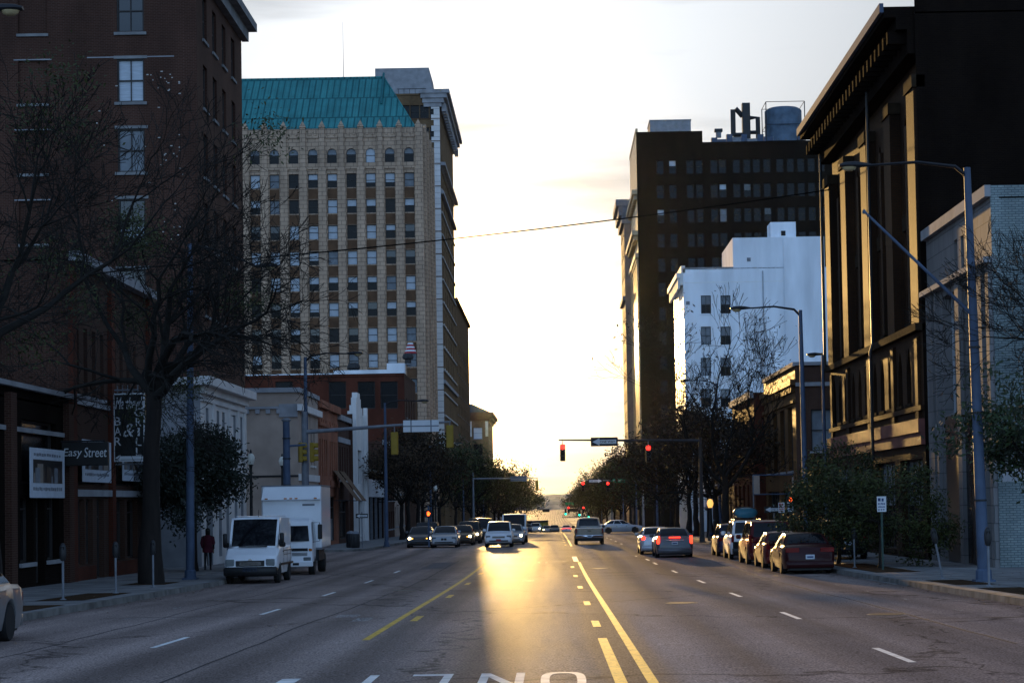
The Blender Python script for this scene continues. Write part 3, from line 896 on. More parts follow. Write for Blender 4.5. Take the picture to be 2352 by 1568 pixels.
b.fbox('E', -17.3, 48, 71.6, -.22, .3, zt, zt+.16, None, c); b.fbox('E', -17.3, 48, 71.6, -.06, .0, zt-1.4, zt-1.25, None, c)
for u in (48.5, 63.6, 71.2):
    b.fbox('E', -17.3, u-.35, u+.35, -.22, -.003, g0-.3, zt-.2, 'brick_dark')
b.done()

b = Bld('bar_building', 'two-storey brown brick bar with four tall narrow upper windows above its signs', 'building', -17.3, 71.7, gz(75)-.2)
g0 = gz(78); zt = 12.2
up = [(u, 7.1, .62, 2.5) for u in (73.0, 74.35, 75.7, 77.05, 79.2, 80.5, 81.8, 83.1)]
low = [(73.4, g0+.75, 1.3, 2.4), (74.8, g0+.75, 1.1, 2.4), (76.6, g0+.15, 1.2, 3.0), (80.2, g0+.75, 1.5, 2.4), (82.4, g0+.75, 2.0, 2.4), (75.0, g0+3.7, 4.8, 1.5), (81.5, g0+3.7, 4.6, 1.5)]
b.facade('E', -17.3, 71.7, 86, g0-.4, zt, 'brick_street', up+low, .3)
b.block(-34, -17.3, 71.7, 86, g0-.4, zt, 'brick_dark', 'NSW'); b.roof(-34, -17.3, 71.7, 86, zt-.3)
for u, z, w, h in up: b.win('E', -17.3, u, z, w, h, .3, fm='frame_light', sill='stone_grey', rail=.5, lo='blind_grey', up='blind')
for u, z, w, h in low[:5]: b.win('E', -17.3, u, z, w, h, .3, sill=None, rail=.78, lo='glass_dark', up='glass_dark', name='door' if h > 2.9 else 'window')
for u, z, w, h in low[5:]: b.win('E', -17.3, u, z, w, h, .25, sill=None, rail=0, mull=2, lo='glass_dark', up='glass_dark')
for u in (71.98, 78.3, 85.7): b.fbox('E', -17.3, u-.28, u+.28, -.18, -.003, g0-.3, zt-.4, 'brick_red')
c = b.part('cornice', 'stone_grey')
b.fbox('E', -17.3, 71.8, 86, -.16, -.003, g0+3.25, g0+3.5, None, c); b.fbox('E', -17.3, 71.8, 86, -.12, -.003, 6.72, 6.9, None, c); b.fbox('E', -17.3, 71.8, 86, -.4, -.003, zt-.35, zt, None, c)
st = b.part('stall_panel', 'brick_red')
b.fbox('E', -17.3, 72.4, 75.6, -.06, -.003, g0+.1, g0+.68, None, st); b.fbox('E', -17.3, 79.2, 84, -.06, -.003, g0+.1, g0+.68, None, st)
lampmb = b.part('interior_lamp', 'lamp_glow')
b.fbox('E', -17.3, 80.05, 80.2, .26, .28, g0+1.55, g0+1.75, None, lampmb); b.fbox('E', -17.3, 81.7, 82.0, .26, .28, g0+1.2, g0+1.32, None, lampmb); b.fbox('E', -17.3, 81.75, 82.0, .26, .28, g0+1.5, g0+1.9, None, lampmb)
b.done()

# ---------------------------------------------------------------- tall brick block
X, Y0, Y1 = -16.0, 91.2, 104.6; g0 = gz(95); zt = 28.0
b = Bld('brick_tower', 'tall dark brown brick building with pale sills and a stone ground floor', 'building', X, Y0, g0-.2)
P3 = 3.235
sr = [24.75 - P3*i for i in range(5, -1, -1)]                     # sill heights
cx = [-19.05, -23.55]
hs = []
for z in sr:
    hs.append((cx[0], z, 1.24, 2.0)); hs.append((cx[1], z, 1.34, 2.0))
hs += [(cx[0], 24.75+P3, 1.24, 1.9)]
hs = [h for h in hs if h[1] > 8.7 and h[1]+h[3] < zt]
b.facade('S', Y0, -42, X, 8.5, zt, 'brick_dark', hs, .16)
for i, h in enumerate(hs):
    if h[0] == cx[0]:
        lo, u2, ct = [('glass', 'glass', .5), ('blind', 'blind', .5), ('blind_grey', 'blind_grey', .4), ('blind', 'glass', .35), ('glass', 'glass', .5)][(int((24.75-h[1])/P3+.5)) % 5]
        b.win('S', Y0, h[0], h[1], h[2], h[3], .16, fm='frame_dark', rail=.5, mull=1, lo=lo, up=u2, cut=ct, head='stone_grey')
    else:
        f = b.part('blocked_window', 'brick_dark'); b.fbox('S', Y0, h[0]-h[2]/2, h[0]+h[2]/2, .12, .16, h[1], h[1]+h[3], None, f)
        c = b.part('sill', 'sill_stone'); b.fbox('S', Y0, h[0]-h[2]/2-.06, h[0]+h[2]/2+.06, -.07, .11, h[1]-.13, h[1]-.003, None, c)
        b.fbox('S', Y0, h[0]-h[2]/2-.2, h[0]+h[2]/2+.2, -.02, .05, h[1]+h[3]+.003, h[1]+h[3]+.06, None, b.part('lintel', 'stone_grey'))
b.fbox('S', Y0, cx[0]-2.0, cx[0]+2.0, -.015, .05, 24.75-P3+2.06, 24.75-P3+2.11, None, b.part('lintel', 'stone_grey'))
# pale flecks where mortar was patched
fl = b.part('mortar_patch', 'stone'); rr = random.Random(9)
for q in range(60):
    u = -17.9 + rr.uniform(0, 1.7) if rr.random() < .75 else -22 + rr.uniform(0, 4); z = 24.75 - P3*rr.choice((1, 1, 2, 2, 3)) + rr.gauss(.9, .55)
    b.fbox('S', Y0, u, u+rr.uniform(.04, .12), -.004, .01, z, z+.045, None, fl)
ce = [93.35, 96.05, 98.85, 101.7]
he = [(u, z, 1.15, 2.05) for u in ce for z in sr if z > 8.7] + [(u, 24.75+P3-.5, 1.15, 1.0) for u in ce]
he = [h for h in he if h[1]+h[3] < zt]
b.facade('E', X, Y0, Y1, 8.5, zt, 'brick_dark', he, .22)
for h in he: b.win('E', X, *h[:4], .22, rail=.5, lo='glass_dark', up='glass_dark')
b.fbox('S', Y0, X-.6, X-.003, -.03, -.003, 8.9, zt, 'brick_dark')
# stone base, tall openings
zb = 8.5
op = [(u, 5.4, .72, 2.1) for u in (93.0, 96.0, 97.6, 101.0, 103.2)] + [(u, g0+.5, .85, 3.3) for u in (96.4, 98.6, 101.2, 103.2)] + [(93.4, g0+.15, 1.7, 3.2)]
b.facade('E', X, Y0, Y1, g0-.5, zb, 'white_stone', op, .35, 'stone_grey')
for h in op: b.win('E', X, *h[:4], .35, sill=None, rail=.6, lo='glass_dark', up='glass_dark', name='door' if h[2] > 1.5 else 'window')
b.facade('S', Y0, -26, X, g0-.5, zb, 'stone_grey'); b.block(-42, X, Y0, Y1, g0-.5, zt, 'brick_dark', 'NW')
b.facade('S', Y0, -42, -26, g0-.5, zb, 'brick_dark')
c = b.part('cornice', 'white_stone')
b.fbox('E', X, Y0-.5, Y1+.35, -.55, -.003, zb-.05, zb+.35, None, c); b.fbox('S', Y0, X-5.5, X, -.5, -.003, zb-.05, zb+.3, None, c)
b.fbox('E', X, Y0, Y1, -.2, -.003, zb-.4, zb-.05, None, c); b.fbox('E', X, Y0-.02, Y1, -.14, -.003, 4.55, 4.95, None, c); b.fbox('E', X, Y0, Y1, -.10, -.003, 7.75, 7.95, None, c)
for u in (94.6, 99.3, 102.1, 104.2): b.fbox('E', X, u-.3, u+.3, -.07, -.003, 4.95, 7.75, None, c)
c2 = b.part('upper_cornice', 'sill_stone')
b.fbox('E', X, Y0-.45, Y1+.6, -.75, -.003, zt-.02, zt+.4, None, c2); b.fbox('E', X, Y0-.2, Y1+.3, -.35, -.003, zt-.6, zt-.02, None, c2); b.fbox('S', Y0, -42, X-.003, -.25, -.003, zt-.3, zt+.3, None, c2)
b.fbox('E', X, Y0, Y1, .0, .4, zt, zt+1.3, 'brick_dark'); b.roof(-42, X-.4, Y0, Y1, zt+.03)
ho = b.part('door_hood', 'stone_grey'); b.fbox('E', X, 92.1, 94.7, -.75, -.003, g0+3.6, g0+4.1, None, ho)
b.done()

# ---------------------------------------------------------------- second block, near side
X = -16.35; g0 = gz(133)
b = Bld('grey_corner_building', 'two-storey grey rendered corner building with a dentilled cornice', 'building', X, 129, g0-.2)
zt = 10.5
op = [(u, 5.6, .75, 2.5) for u in (131.2, 133.2, 136.0, 137.6)]
b.facade('E', X, 129, 140, g0-.5, zt, 'stucco_grey', op + [(134.5, g0+.4, 7.5, 3.2)], .3)
for h in op: b.win('E', X, *h, .3, fm='frame_dark', sill='white_stone', rail=.5, lo='glass_dark', up='glass_dark')
b.win('E', X, 134.5, g0+.4, 7.5, 3.2, .3, sill=None, rail=.75, mull=3, lo='glass_dark', up='glass_dark')
b.facade('S', 129, -34, X, g0-.5, zt, 'stucco_grey'); b.block(-34, X, 129, 140, g0-.5, zt, 'stucco_grey', 'NW'); b.roof(-34, X, 129, 140, zt-.25)
c = b.part('cornice', 'stone_grey')
b.fbox('E', X, 128.7, 140, -.34, -.003, 9.0, 9.42, None, b.part('cornice', 'white_stone')); b.fbox('S', 129, -34, X-1.2, -.15, -.003, 9.15, 9.3, None, c)
b.fbox('E', X, 128.85, 140, -.15, -.003, zt-.3, zt, None, c); b.fbox('S', 129, -34, X, -.15, -.003, zt-.3, zt, None, c)
b.fbox('E', X, 129, 140, -.1, -.003, 4.5, 4.95, None, b.part('cornice', 'white_stone')); b.fbox('S', 129, -34, X, -.05, -.003, 4.75, 4.87, None, b.part('belt_course', 'metal_dark'))
for q in range(22): b.fbox('S', 129, -32+q*.68, -31.72+q*.68, -.14, -.003, 8.85, 9.13, None, c)
b.fbox('S', 129, X-1.2, X-.003, -.12, -.003, 8.6, 9.45, None, c)
b.done()

b = Bld('ornate_building', 'narrow orange-red ornate building of two bays beside the grey corner building', 'building', X, 140, g0-.2)
op = [(u, 5.0, .8, 2.6) for u in (141.2, 142.6, 144.0, 145.2, 147.6, 148.9, 150.3, 151.6)]
zt = 10.1
b.facade('E', X, 140, 152.8, g0-.5, zt, 'brick_orange', op + [(146.4, g0+.3, 9.6, 3.3)], .3)
for h in op: b.win('E', X, *h, .3, sill=None, lo='glass_dark', up='glass_dark')
b.win('E', X, 146.4, g0+.3, 9.6, 3.3, .3, sill=None, rail=.75, mull=4, lo='blind_grey', up='glass_dark')
b.block(-34, X, 140, 152.8, g0-.5, zt, 'brick_orange', 'SNW'); b.roof(-34, X, 140, 152.8, zt-.25)
c = b.part('cornice', 'brick_orange')
for (a, e) in ((140.02, 146.2), (146.9, 152.78)):
    b.fbox('E', X, a, e, -.3, -.003, zt-.35, zt+.18, None, c); b.fbox('E', X, a, e, -.16, -.003, zt-1.6, zt-1.35, None, c); b.fbox('E', X, a, e, -.12, -.003, 4.2, 4.7, None, c)
    for q in range(4): b.fbox('E', X, a+.5+q*1.4, a+1.5+q*1.4, -.06, -.003, 8.9-.5, 9.5-.5, None, c)
b.done()

b = Bld('dark_brick_building', 'two-storey dark brick building between the orange building and the white pilaster front', 'building', X, 152.8, g0-.3)
zt = 9.7; op = [(u, 4.8, 1.0, 2.6) for u in (154.4, 156.2, 158, 159.8)]
b.facade('E', X, 152.8, 161.4, g0-.5, zt, 'brick_dark', op + [(157, g0+.3, 6.6, 3.0)], .35)
for h in op: b.win('E', X, *h, .35, sill='stone', lo='glass_dark', up='glass_dark')
b.win('E', X, 157, g0+.3, 6.6, 3.0, .35, sill=None, rail=.7, mull=3, lo='glass_dark', up='glass_dark')
b.block(-34, X, 152.8, 161.4, g0-.5, zt, 'brick_dark', 'SNW'); b.roof(-34, X, 152.8, 161.4, zt-.25)
b.fbox('E', X, 152.85, 161.35, -.25, -.003, zt-.3, zt+.1, None, b.part('cornice', 'stone_grey')); b.fbox('E', X, 152.9, 161.3, -.12, -.003, 7.7, 8.1, None, b.part('cornice', 'stone_grey'))
b.done()

b = Bld('gabled_front_building', 'slim pale front with a stepped rounded gable rising above its neighbours', 'building', X, 161.4, g0-.3)
zt = 10.2
b.facade('E', X+.3, 161.4, 171.6, g0-.5, zt, 'white_stone', [(166.5, g0+.3, 5.6, 3.0), (166.5, 4.6, 4.4, 2.8)], .4)
b.win('E', X+.3, 166.5, g0+.3, 5.6, 3.0, .4, sill=None, rail=.7, mull=3, lo='glass_dark', up='glass_dark'); b.win('E', X+.3, 166.5, 4.6, 4.4, 2.8, .4, sill=None, mull=3, lo='glass_dark', up='glass_dark')
b.block(-34, X+.3, 161.4, 171.6, g0-.5, zt, 'brick_dark', 'NW'); b.facade('S', 161.4, -34, X+.3, g0-.5, zt, 'brick_dark'); b.roof(-34, X, 161.4, 171.6, zt-.2)
gm = b.part('gable', 'white_stone')
for (a, e, h0, h1) in ((161.5, 171.5, zt, zt+.25), (163.2, 169.8, zt+.25, zt+.8), (164.6, 168.4, zt+.8, zt+1.5), (165.4, 167.6, zt+1.5, zt+1.95)):
    b.fbox('E', X+.3, a, e, -.02, .42, h0, h1, None, gm)
for u in (161.9, 171.1): b.fbox('E', X+.3, u-.45, u+.45, -.3, -.003, g0-.3, zt+.9, None, b.part('pilaster', 'white_stone'))
b.done()

b = Bld('low_storefront', 'low storefront with a broad white fascia and steel posts', 'building', X, 171.6, gz(180)-.3)
g1 = gz(182); zt = 6.2
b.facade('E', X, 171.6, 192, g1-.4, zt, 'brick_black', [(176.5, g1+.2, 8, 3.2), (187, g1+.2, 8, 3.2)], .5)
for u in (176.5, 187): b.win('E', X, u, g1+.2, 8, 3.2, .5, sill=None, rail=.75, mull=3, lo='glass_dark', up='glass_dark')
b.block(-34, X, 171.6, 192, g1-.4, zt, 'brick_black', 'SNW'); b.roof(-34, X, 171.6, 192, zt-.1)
b.fbox('E', X, 172, 191.6, -.4, -.003, 3.55, 5.1, None, b.part('fascia', 'sign_white')); b.fbox('E', X, 171.7, 191.9, -.7, -.003, 5.75, 5.92, None, b.part('cornice', 'stone'))
for u in (172.4, 177, 181.5, 186, 191): b.fbox('E', X, u-.12, u+.12, -.42, -.2, g1+.1, 3.55, None, b.part('post', 'metal_grey'))
b.done()

# big maroon-brown block
b = Bld('maroon_block', 'broad maroon brick building with a white coping and four dark windows on its side wall', 'building', -16.2, 221, gz(221)-.3)
g1 = gz(225); zt = 17.3
op = [(x, zat(938, x, 221), 1.9, 3.0) for x in (-29.5, -23.6, -20.4, -17.9)]
b.facade('S', 221, -46, -16.2, g1-.5, zt, 'brick_red', op, .3)
for h in op: b.win('S', 221, *h, .3, sill=None, lo='glass_dark', up='glass_dark')
b.facade('E', -16.2, 221, 239, g1-.5, zt, 'brick_street', [(u, z, 1.5, 2.2) for u in (224, 228, 232, 236) for z in (4.5, 8.5, 12.5)], .25)
for u in (224, 228, 232, 236):
    for z in (4.5, 8.5, 12.5): b.win('E', -16.2, u, z, 1.5, 2.2, lo='glass_dark', up='glass_dark')
b.block(-46, -16.2, 221, 239, g1-.5, zt, 'brick_red', 'NW'); b.roof(-46, -16.2, 221, 239, zt-.3)
c = b.part('coping', 'white_wall')
b.fbox('S', 221, -24.0, -18.1, -.12, .3, zt, zt+.42, None, c); b.fbox('S', 221, -18.1, -16.15, -.14, 1.4, zt, zt+1.1, None, c); b.fbox('S', 221, -46, -24.0, -.06, .25, zt, zt+.12, None, c)
b.done()
def roof_vent(x, y, z, h, r, label, striped=False):
    t = thing('roof_vent', (x, y, z), label, 'vent')
    mb = MB(); mb.lathe([(r*.55, 0), (r*.55, h*.45), (r*.9, h*.5), (r, h*.7), (r*.8, h*.92), (r*.3, h)], n=14); mb.build('cowl', M['metal_dark'], t, smooth=40)
    mb = MB(); mb.lathe([(r*.75, 0), (r*.75, .12)], n=14); mb.build('flange', M['metal_grey'], t)
p = at(812, 838, 224); roof_vent(p.x, 224, 17.25, 1.5, .75, 'round dark roof vent on the white-coped maroon building')
p = at(937, 815, 223); roof_vent(p.x, 223, 18.35, 1.3, .65, 'round dark vent cowl on the raised white coping end')
t = thing('striped_pennant', (p.x+.2, 224.2, 18.0), 'small pole with a red and white striped pennant above the maroon building', 'flag')
mb = MB(); mb.tube([(0,0,0),(0,0,2.9)], .04); mb.build('pole', M['metal_grey'], t)
mb = MB()
for q in range(6): mb.lathe([(.35+.07*(5-q), 0), (.3+.07*(5-q), .19)], c=(0, 0, 1.7+.2*q), n=8, m=q % 2)
mb.build('pennant', [mat('flag_red', (.35, .03, .04)), M['sign_white']], t)

# ---------------------------------------------------------------- buff stone tower with copper roof
Y0, Y1, X = 262, 284, -16.35; g1 = gz(262)
b = Bld('buff_tower', 'buff stone tower with vertical piers and a steep turquoise roof', 'building', X, Y0, g1-.3)
x_l = -44.0
zt = zat(296, -30, Y0)
bay = 2.535; x9 = at(940, 420, Y0).x
bx = [x9 - bay*i for i in range(11)]
rz = [zat(430 + 59.2*i, -25, Y0) for i in range(9)]               # sills, top row first
hs = []
for i, x in enumerate(bx):
    hs.append((x, zat(374, -25, Y0), 1.28, 1.95, 1.0))
    for z in rz: hs.append((x, z, 1.30, 1.85))
zlow = rz[-1]
b.facade('S', Y0, x_l, X, zlow-.05, zt, 'beige', hs, .30)
b.facade('S', Y0, x_l, X, g1-1, zlow-.05, 'beige')
for i, h in enumerate(hs):
    if i // 10 == 10 and i % 2: pass
    lo, u2, ct = sash(b.rnd, .55)
    if len(h) > 4: lo, u2, ct = (('blind', 'blind', .5) if i == 20 else ('glass_dark', 'blind_grey', .6))
    if b.nwin < 100: b.win('S', Y0, h[0], h[1], h[2], h[3], .30, fm='frame_dark', sill=None, rail=.5, lo=lo, up=u2, cut=ct)
# spandrels between the rows, piers proud of them
sp = b.part('spandrel', 'spandrel')
for x in bx:
    zz = [zat(374, -25, Y0)] + rz
    for i in range(len(zz)-1):
        b.fbox('S', Y0, x-.64, x+.64, -.01, .05, zz[i+1]+1.86 + (.9 if i == 0 else .05), zz[i]-.12 - (.75 if i == 0 else 0), None, sp)
    b.fbox('S', Y0, x-.64, x+.64, -.012, .05, g1, rz[-1]-.12, None, sp)
pier = b.part('pier', 'beige')
for i in range(11):
    x = x9 + bay/2 - bay*i
    zt_ = zt - 5.2
    b.fbox('S', Y0, x-.50, x+.50, -.38, -.003, g1-.5, zt_, None, pier)
    b.fbox('S', Y0, x-.34, x+.34, -.26, -.004, zt_, zt+.15, None, pier)
    # pointed cap
    q = [b.L((x-.45, Y0-.40, zt+.15)), b.L((x+.45, Y0-.40, zt+.15)), b.L((x+.45, Y0+.2, zt+.15)), b.L((x-.45, Y0+.2, zt+.15))]; tip = b.L((x, Y0-.1, zt+1.1))
    for k in range(4): pier.poly([q[k], q[(k+1) % 4], tip])
    pier.poly(q)
    for x2 in (x - bay/2 - .55, x - bay/2 + .2): b.fbox('S', Y0, x2, x2+.35, -.10, -.003, zt-.9, zt-.1, None, pier)
    b.fbox('S', Y0, x-bay+.5, x-.5, -.12, -.003, zt-1.3, zt-1.0, None, pier)
    b.fbox('S', Y0, x-bay+.5, x-.5, -.14, -.003, zt-5.4, zt-5.1, None, pier)
b.fbox('S', Y0, X-.9, X+.02, -.42, -.003, g1-.5, zt+.3, None, pier)
b.facade('E', X, Y0, Y1, g1-1, zt, 'beige'); b.block(x_l, X, Y0, Y1, g1-1, zt, 'beige', 'NW')
for u in (263.5, 269, 275, 281): b.fbox('E', X, u-.8, u+.8, -.4, -.003, g1-.5, zt+.5, None, pier)
# copper roof: hipped, standing seams
mb = MB()
yr = (Y0 + Y1)/2; zr = at(882, 178, yr).z; xr = at(882, 178, yr).x
ze = zt + .25; xe = at(953, 290, Y0+1.0).x
E = [(x_l-1, Y0+.9, ze), (xe, Y0+.9, ze), (xe, Y1-.9, ze), (x_l-1, Y1-.9, ze)]; Rg = [(x_l-1, yr, zr), (xr, yr, zr)]
E = [b.L(p) for p in E]; Rg = [b.L(p) for p in Rg]
mb.poly([E[0], E[1], Rg[1], Rg[0]]); mb.poly([E[1], E[2], Rg[1]]); mb.poly([E[2], E[3], Rg[0], Rg[1]]); mb.poly([E[3], E[0], Rg[0]])
rf = mb.build('roof', M['copper'], b.root)
sm = MB()
def on(t, s_):
    e = Vector(E[0]).lerp(Vector(E[1]), t); r = Vector(Rg[0]) + (Vector((e.x, Rg[0][1], Rg[0][2])) - Vector(Rg[0]))
    return e.lerp(r, s_)
for k in range(62):
    t = k/61; e = on(t, 0); sx = 1.0
    if e.x > Rg[1][0]: sx = max(0.02, 1 - (e.x - Rg[1][0])/(E[1][0]-Rg[1][0]))
    sm.tube([e, on(t, sx)], .05, 4)
for s_ in (.2, .42, .64, .84):
    xe_ = E[1][0] - (E[1][0]-Rg[1][0])*s_
    sm.tube([on(0, s_), (xe_, on(0, s_).y, on(0, s_).z)], .025, 4)
sm.tube([E[1], Rg[1]], .12, 5); sm.tube([Rg[0], Rg[1]], .16, 5)
sm.build('seam', M['copper'], rf)
rb = MB(); rb.tube([Vector(Rg[1]) + Vector((0,-.2,.5)), on(.945*((Rg[1][0]-E[0][0])/(E[1][0]-E[0][0]))/.945, .45)+Vector((0,-.1,.05))], .16, 5); rb.build('stained_ridge', M['copper_dark'], rf)
gu = MB(); gu.box(E[0][0], E[1][0]-.1, .62, 1.2, ze-b.o.z-.75, ze-b.o.z-.06); gu.build('gutter', M['copper_dark'], b.root)
b.done()
t = thing('aerial_mast', (at(789, 182, 273).x, 273, zr-.4), 'thin tall aerial mast on the turquoise roof ridge', 'mast')
mb = MB(); mb.tube([(0,0,0),(0,0,3.5),(0,0,8.2)], [.05,.035,.02], 5); mb.build('rod', M['metal_grey'], t)
mb = MB(); mb.lathe([(.2, 0), (.2, .1), (.07, .5)], n=8); mb.build('base_collar', M['metal_grey'], t)

# ---------------------------------------------------------------- brown tower behind it
Y0, Y1, X = 304, 346, -16.35; g1 = gz(304); zt = zat(214, X, Y0)
b = Bld('brown_tower', 'slender brown tower with a white edge and heavy overhanging cornice', 'building', X, Y0, g1-.3)
pit = 3.46; ztop = zat(272, -19, Y0)
wx = [at(975, 272, Y0).x, at(998, 272, Y0).x, at(953, 272, Y0).x, at(931,272,Y0).x]
hs = []
for x in wx[:2]:
    for i in range(17): hs.append((x, ztop - pit*i, 1.35 if x != wx[1] else 1.45, 2.05))
for x in wx[2:]:
    for i in range(3): hs.append((x, ztop - pit*i, 1.35, 2.05))
b.facade('S', Y0, -52, X, g1-1, zt, 'brown', hs, .3)
for h in hs: b.win('S', Y0, *h, .3, sill='spandrel', lo='glass_dark', up='glass_dark')
he = [(u, ztop - pit*i, 1.5, 2.1) for u in (309, 314.5, 320, 325.5, 331, 336.5) for i in range(2, 12)]
b.facade('E', X, Y0, Y1, g1-1, zt, 'brown', he, .3)
for h in he[:58]: b.win('E', X, *h, .3, sill='white_stone', lo='glass_dark', up='glass_dark')
b.block(-52, X, Y0, Y1, g1-1, zt, 'brown', 'NW'); b.roof(-52, X, Y0, Y1, zt-.3)
q = b.part('quoin', 'white_stone')
z = g1 + 9
k = 0
while z < zt - 1.5:
    w_ = 1.25 if k % 2 else .85
    b.fbox('S', Y0, X-w_, X+.05, -.08, -.003, z, z+.82, None, q); z += .86; k += 1
c = b.part('cornice', 'stone_grey')
for (o_, za, zb_) in ((1.6, zt-.1, zt+.5), (1.2, zt-.8, zt-.1), (.7, zt-1.5, zt-.8), (.35, zt-2.1, zt-1.5)):
    b.fbox('E', X, Y0-o_*.45, Y1+o_, -o_, -.003, za, zb_, None, c); b.fbox('S', Y0, X-2.2-o_*.5, X-.003, -o_*.45, -.003, za, zb_, None, c)
for k in range(18): b.fbox('E', X, Y0+.6+k*2.35, Y0+1.5+k*2.35, -1.0, -.35, zt-2.7, zt-1.5, None, c)
for zz, o_ in ((zat(440, X, 330), .8), (zat(500, X, 330), .5), (zat(885, X, 310), .35)):
    b.fbox('E', X, Y0, Y1, -o_, -.003, zz, zz+.5, None, c)
fl = b.part('ledge', 'stone')
for i in range(2, 17): b.fbox('E', X, Y0+1, Y1, -.22, -.003, ztop-pit*i-.55, ztop-pit*i-.3, None, fl)
ph = b.part('penthouse', 'stone_grey')
pa = at(862, 208, 318); pb = at(1000, 208, 318); zz = at(900, 157, 318).z
b.fbox('S', 318, pa.x, pb.x-1.0, 0, 12, zt-.2, zz, None, ph)
ph.poly([b.L((pb.x-1.0, 318, zt-.2)), b.L((pb.x, 318, zt-.2)), b.L((pb.x-1.0, 318, zz))]); ph.poly([b.L((pb.x, 318, zt-.2)), b.L((pb.x, 330, zt-.2)), b.L((pb.x-1.0, 330, zz)), b.L((pb.x-1.0, 318, zz))])
b.fbox('S', 318, pa.x-.5, pa.x+.3, .5, 5, zt-.2, zz-1.9, None, ph)
for xx in (913, 940):
    p = at(xx, 199, 318); b.fbox('S', 318, p.x-.3, p.x+.3, -.02, .02, zt+.5, zt+1.2, None, b.part('vent_opening', 'glass_dark'))
rl = b.part('railing', 'metal_dark'); b.fbox('S', 304.4, at(912, 208, 304).x, X-2, 0, .06, zt+.75, zt+.85, None, rl)
for k in range(9): b.fbox('S', 304.4, X-8.8+k*.85, X-8.74+k*.85, 0, .06, zt-.3, zt+.75, None, rl)
b.done()

# lower block where the sun stands
X = -16.35; Y0, Y1 = 346.5, 402; g1 = gz(360); zt = zat(742, X, 395)
b = Bld('flat_roofed_block', 'plain brown mid-height block beside the white-edged tower where the sun appears', 'building', X, Y0, g1-.3)
he = [(u, z, 1.5, 2.0) for u in (351, 357, 363, 369, 375, 381, 387, 393, 398) for z in rows(4, 3.6, 8)]
b.facade('E', X, Y0, Y1, g1-1, zt, 'brown', he, .25); b.block(-40, X, Y0, Y1, g1-1, zt, 'brown', 'SNW'); b.roof(-40, X, Y0, Y1, zt-.2)
for h in he[:72]: b.win('E', X, *h, lo='glass_dark', up='glass_dark')
b.fbox('E', X, Y0, Y1+.3, -.4, -.003, zt-.4, zt+.2, None, b.part('cornice', 'brown'))
b.done()
# filler behind the trees
def low_block(name, label, xs, y0, y1, h, m, side, cat='building', n=4, rowsn=2, wm=('glass_dark', 'glass_dark'), cor='stone_grey', depth=18):
    g1 = gz((y0+y1)/2); zt = g1 + h
    b = Bld(name, label, cat, xs, y0, g1-.3)
    sd = 'E' if side < 0 else 'W'
    w = min(1.6, (y1-y0)/n*.5)
    hh = [(y0+(y1-y0)*(i+.5)/n, g1+h*.9*(j+.55)/(rowsn)-.6, w, min(2.0, h/rowsn*.55)) for i in range(n) for j in range(rowsn)]
    b.facade(sd, xs, y0, y1, g1-1, zt, m, hh, .25)
    for q in hh: b.win(sd, xs, *q, sill=cor, lo=wm[0], up=wm[1])
    xf = xs + side*depth
    b.block(min(xs, xf), max(xs, xf), y0, y1, g1-1, zt, m, 'SN' + ('W' if side < 0 else 'E')); b.roof(min(xs, xf), max(xs, xf), y0, y1, zt-.25)
    b.fbox(sd, xs, y0+.02, y1-.02, -.3, -.003, zt-.4, zt+.12, None, b.part('cornice', cor))
    b.done(); return b
low_block('brick_row_building', 'three-storey dark brick building behind the row of street trees', -16.3, 192.5, 206, 9.5, 'brick_dark', -1, n=5, rowsn=3)
low_block('rendered_row_building', 'grey rendered two-storey building next to the maroon block', -16.3, 206.3, 220.6, 7.5, 'stucco_grey', -1, n=5)
# corner tower farther down
Y0, Y1, X = 515, 556, -16.35; g1 = gz(515); zt = zat(966, X, Y0)
b = Bld('corner_tower', 'small brown corner tower with a flared cornice rising beyond the sunlit blocks', 'building', X, Y0, g1-.3)
xl = -34
hs = [(x, zt-4.6-4.2*i, 2.3, 2.9) for x in (-19.0,) for i in range(5)] + [(x, zt-4.6-4.2*i, 1.8, 2.9) for x in (-24, -29) for i in range(5)]
b.facade('S', Y0, xl, X, g1-1, zt, 'brown', hs, .4); he = [(u, zt-4.6-4.2*i, 2, 2.9) for u in (522, 530, 538, 546) for i in range(5)]
b.facade('E', X, Y0, Y1, g1-1, zt, 'brown', he, .4)
for i, h in enumerate(hs): b.win('S', Y0, *h, .4, lo='blind' if i == 0 else 'glass_dark', up='blind' if i == 0 else 'glass_dark')
for h in he: b.win('E', X, *h, .4, lo='glass_dark', up='glass_dark')
b.block(xl, X, Y0, Y1, g1-1, zt, 'brown', 'NW'); b.roof(xl, X, Y0, Y1, zt+1.9)
c = b.part('cornice', 'spandrel')
for (o_, za, zb_) in ((.4, zt, zt+.6), (.9, zt+.6, zt+1.3), (1.4, zt+1.3, zt+2.2)):
    b.fbox('S', Y0, xl, X+o_, -o_, -.003, za, zb_, None, c); b.fbox('E', X, Y0, Y1+o_, -o_, -.003, za, zb_, None, c)
mb = MB(); q = [b.L((xl, Y0-.6, zt+2.2)), b.L((X+.6, Y0-.6, zt+2.2)), b.L((X+.6, Y1, zt+2.2)), b.L((xl, Y1, zt+2.2))]; p4 = [b.L((xl, Y0+4, zt+4.6)), b.L((X-4.2, Y0+4, zt+4.6)), b.L((X-4.2, Y1, zt+4.6)), b.L((xl, Y1, zt+4.6))]
for k in range(4): mb.poly([q[k], q[(k+1) % 4], p4[(k+1) % 4], p4[k]])
mb.poly(p4); mb.build('hipped_roof', M['roofing'], b.root)
for x in (-16.7, -20.9): b.fbox('S', Y0, x-.35, x+.35, -.3, -.003, zt-4, zt-.1, None, b.part('pilaster', 'stone'))
b.done()
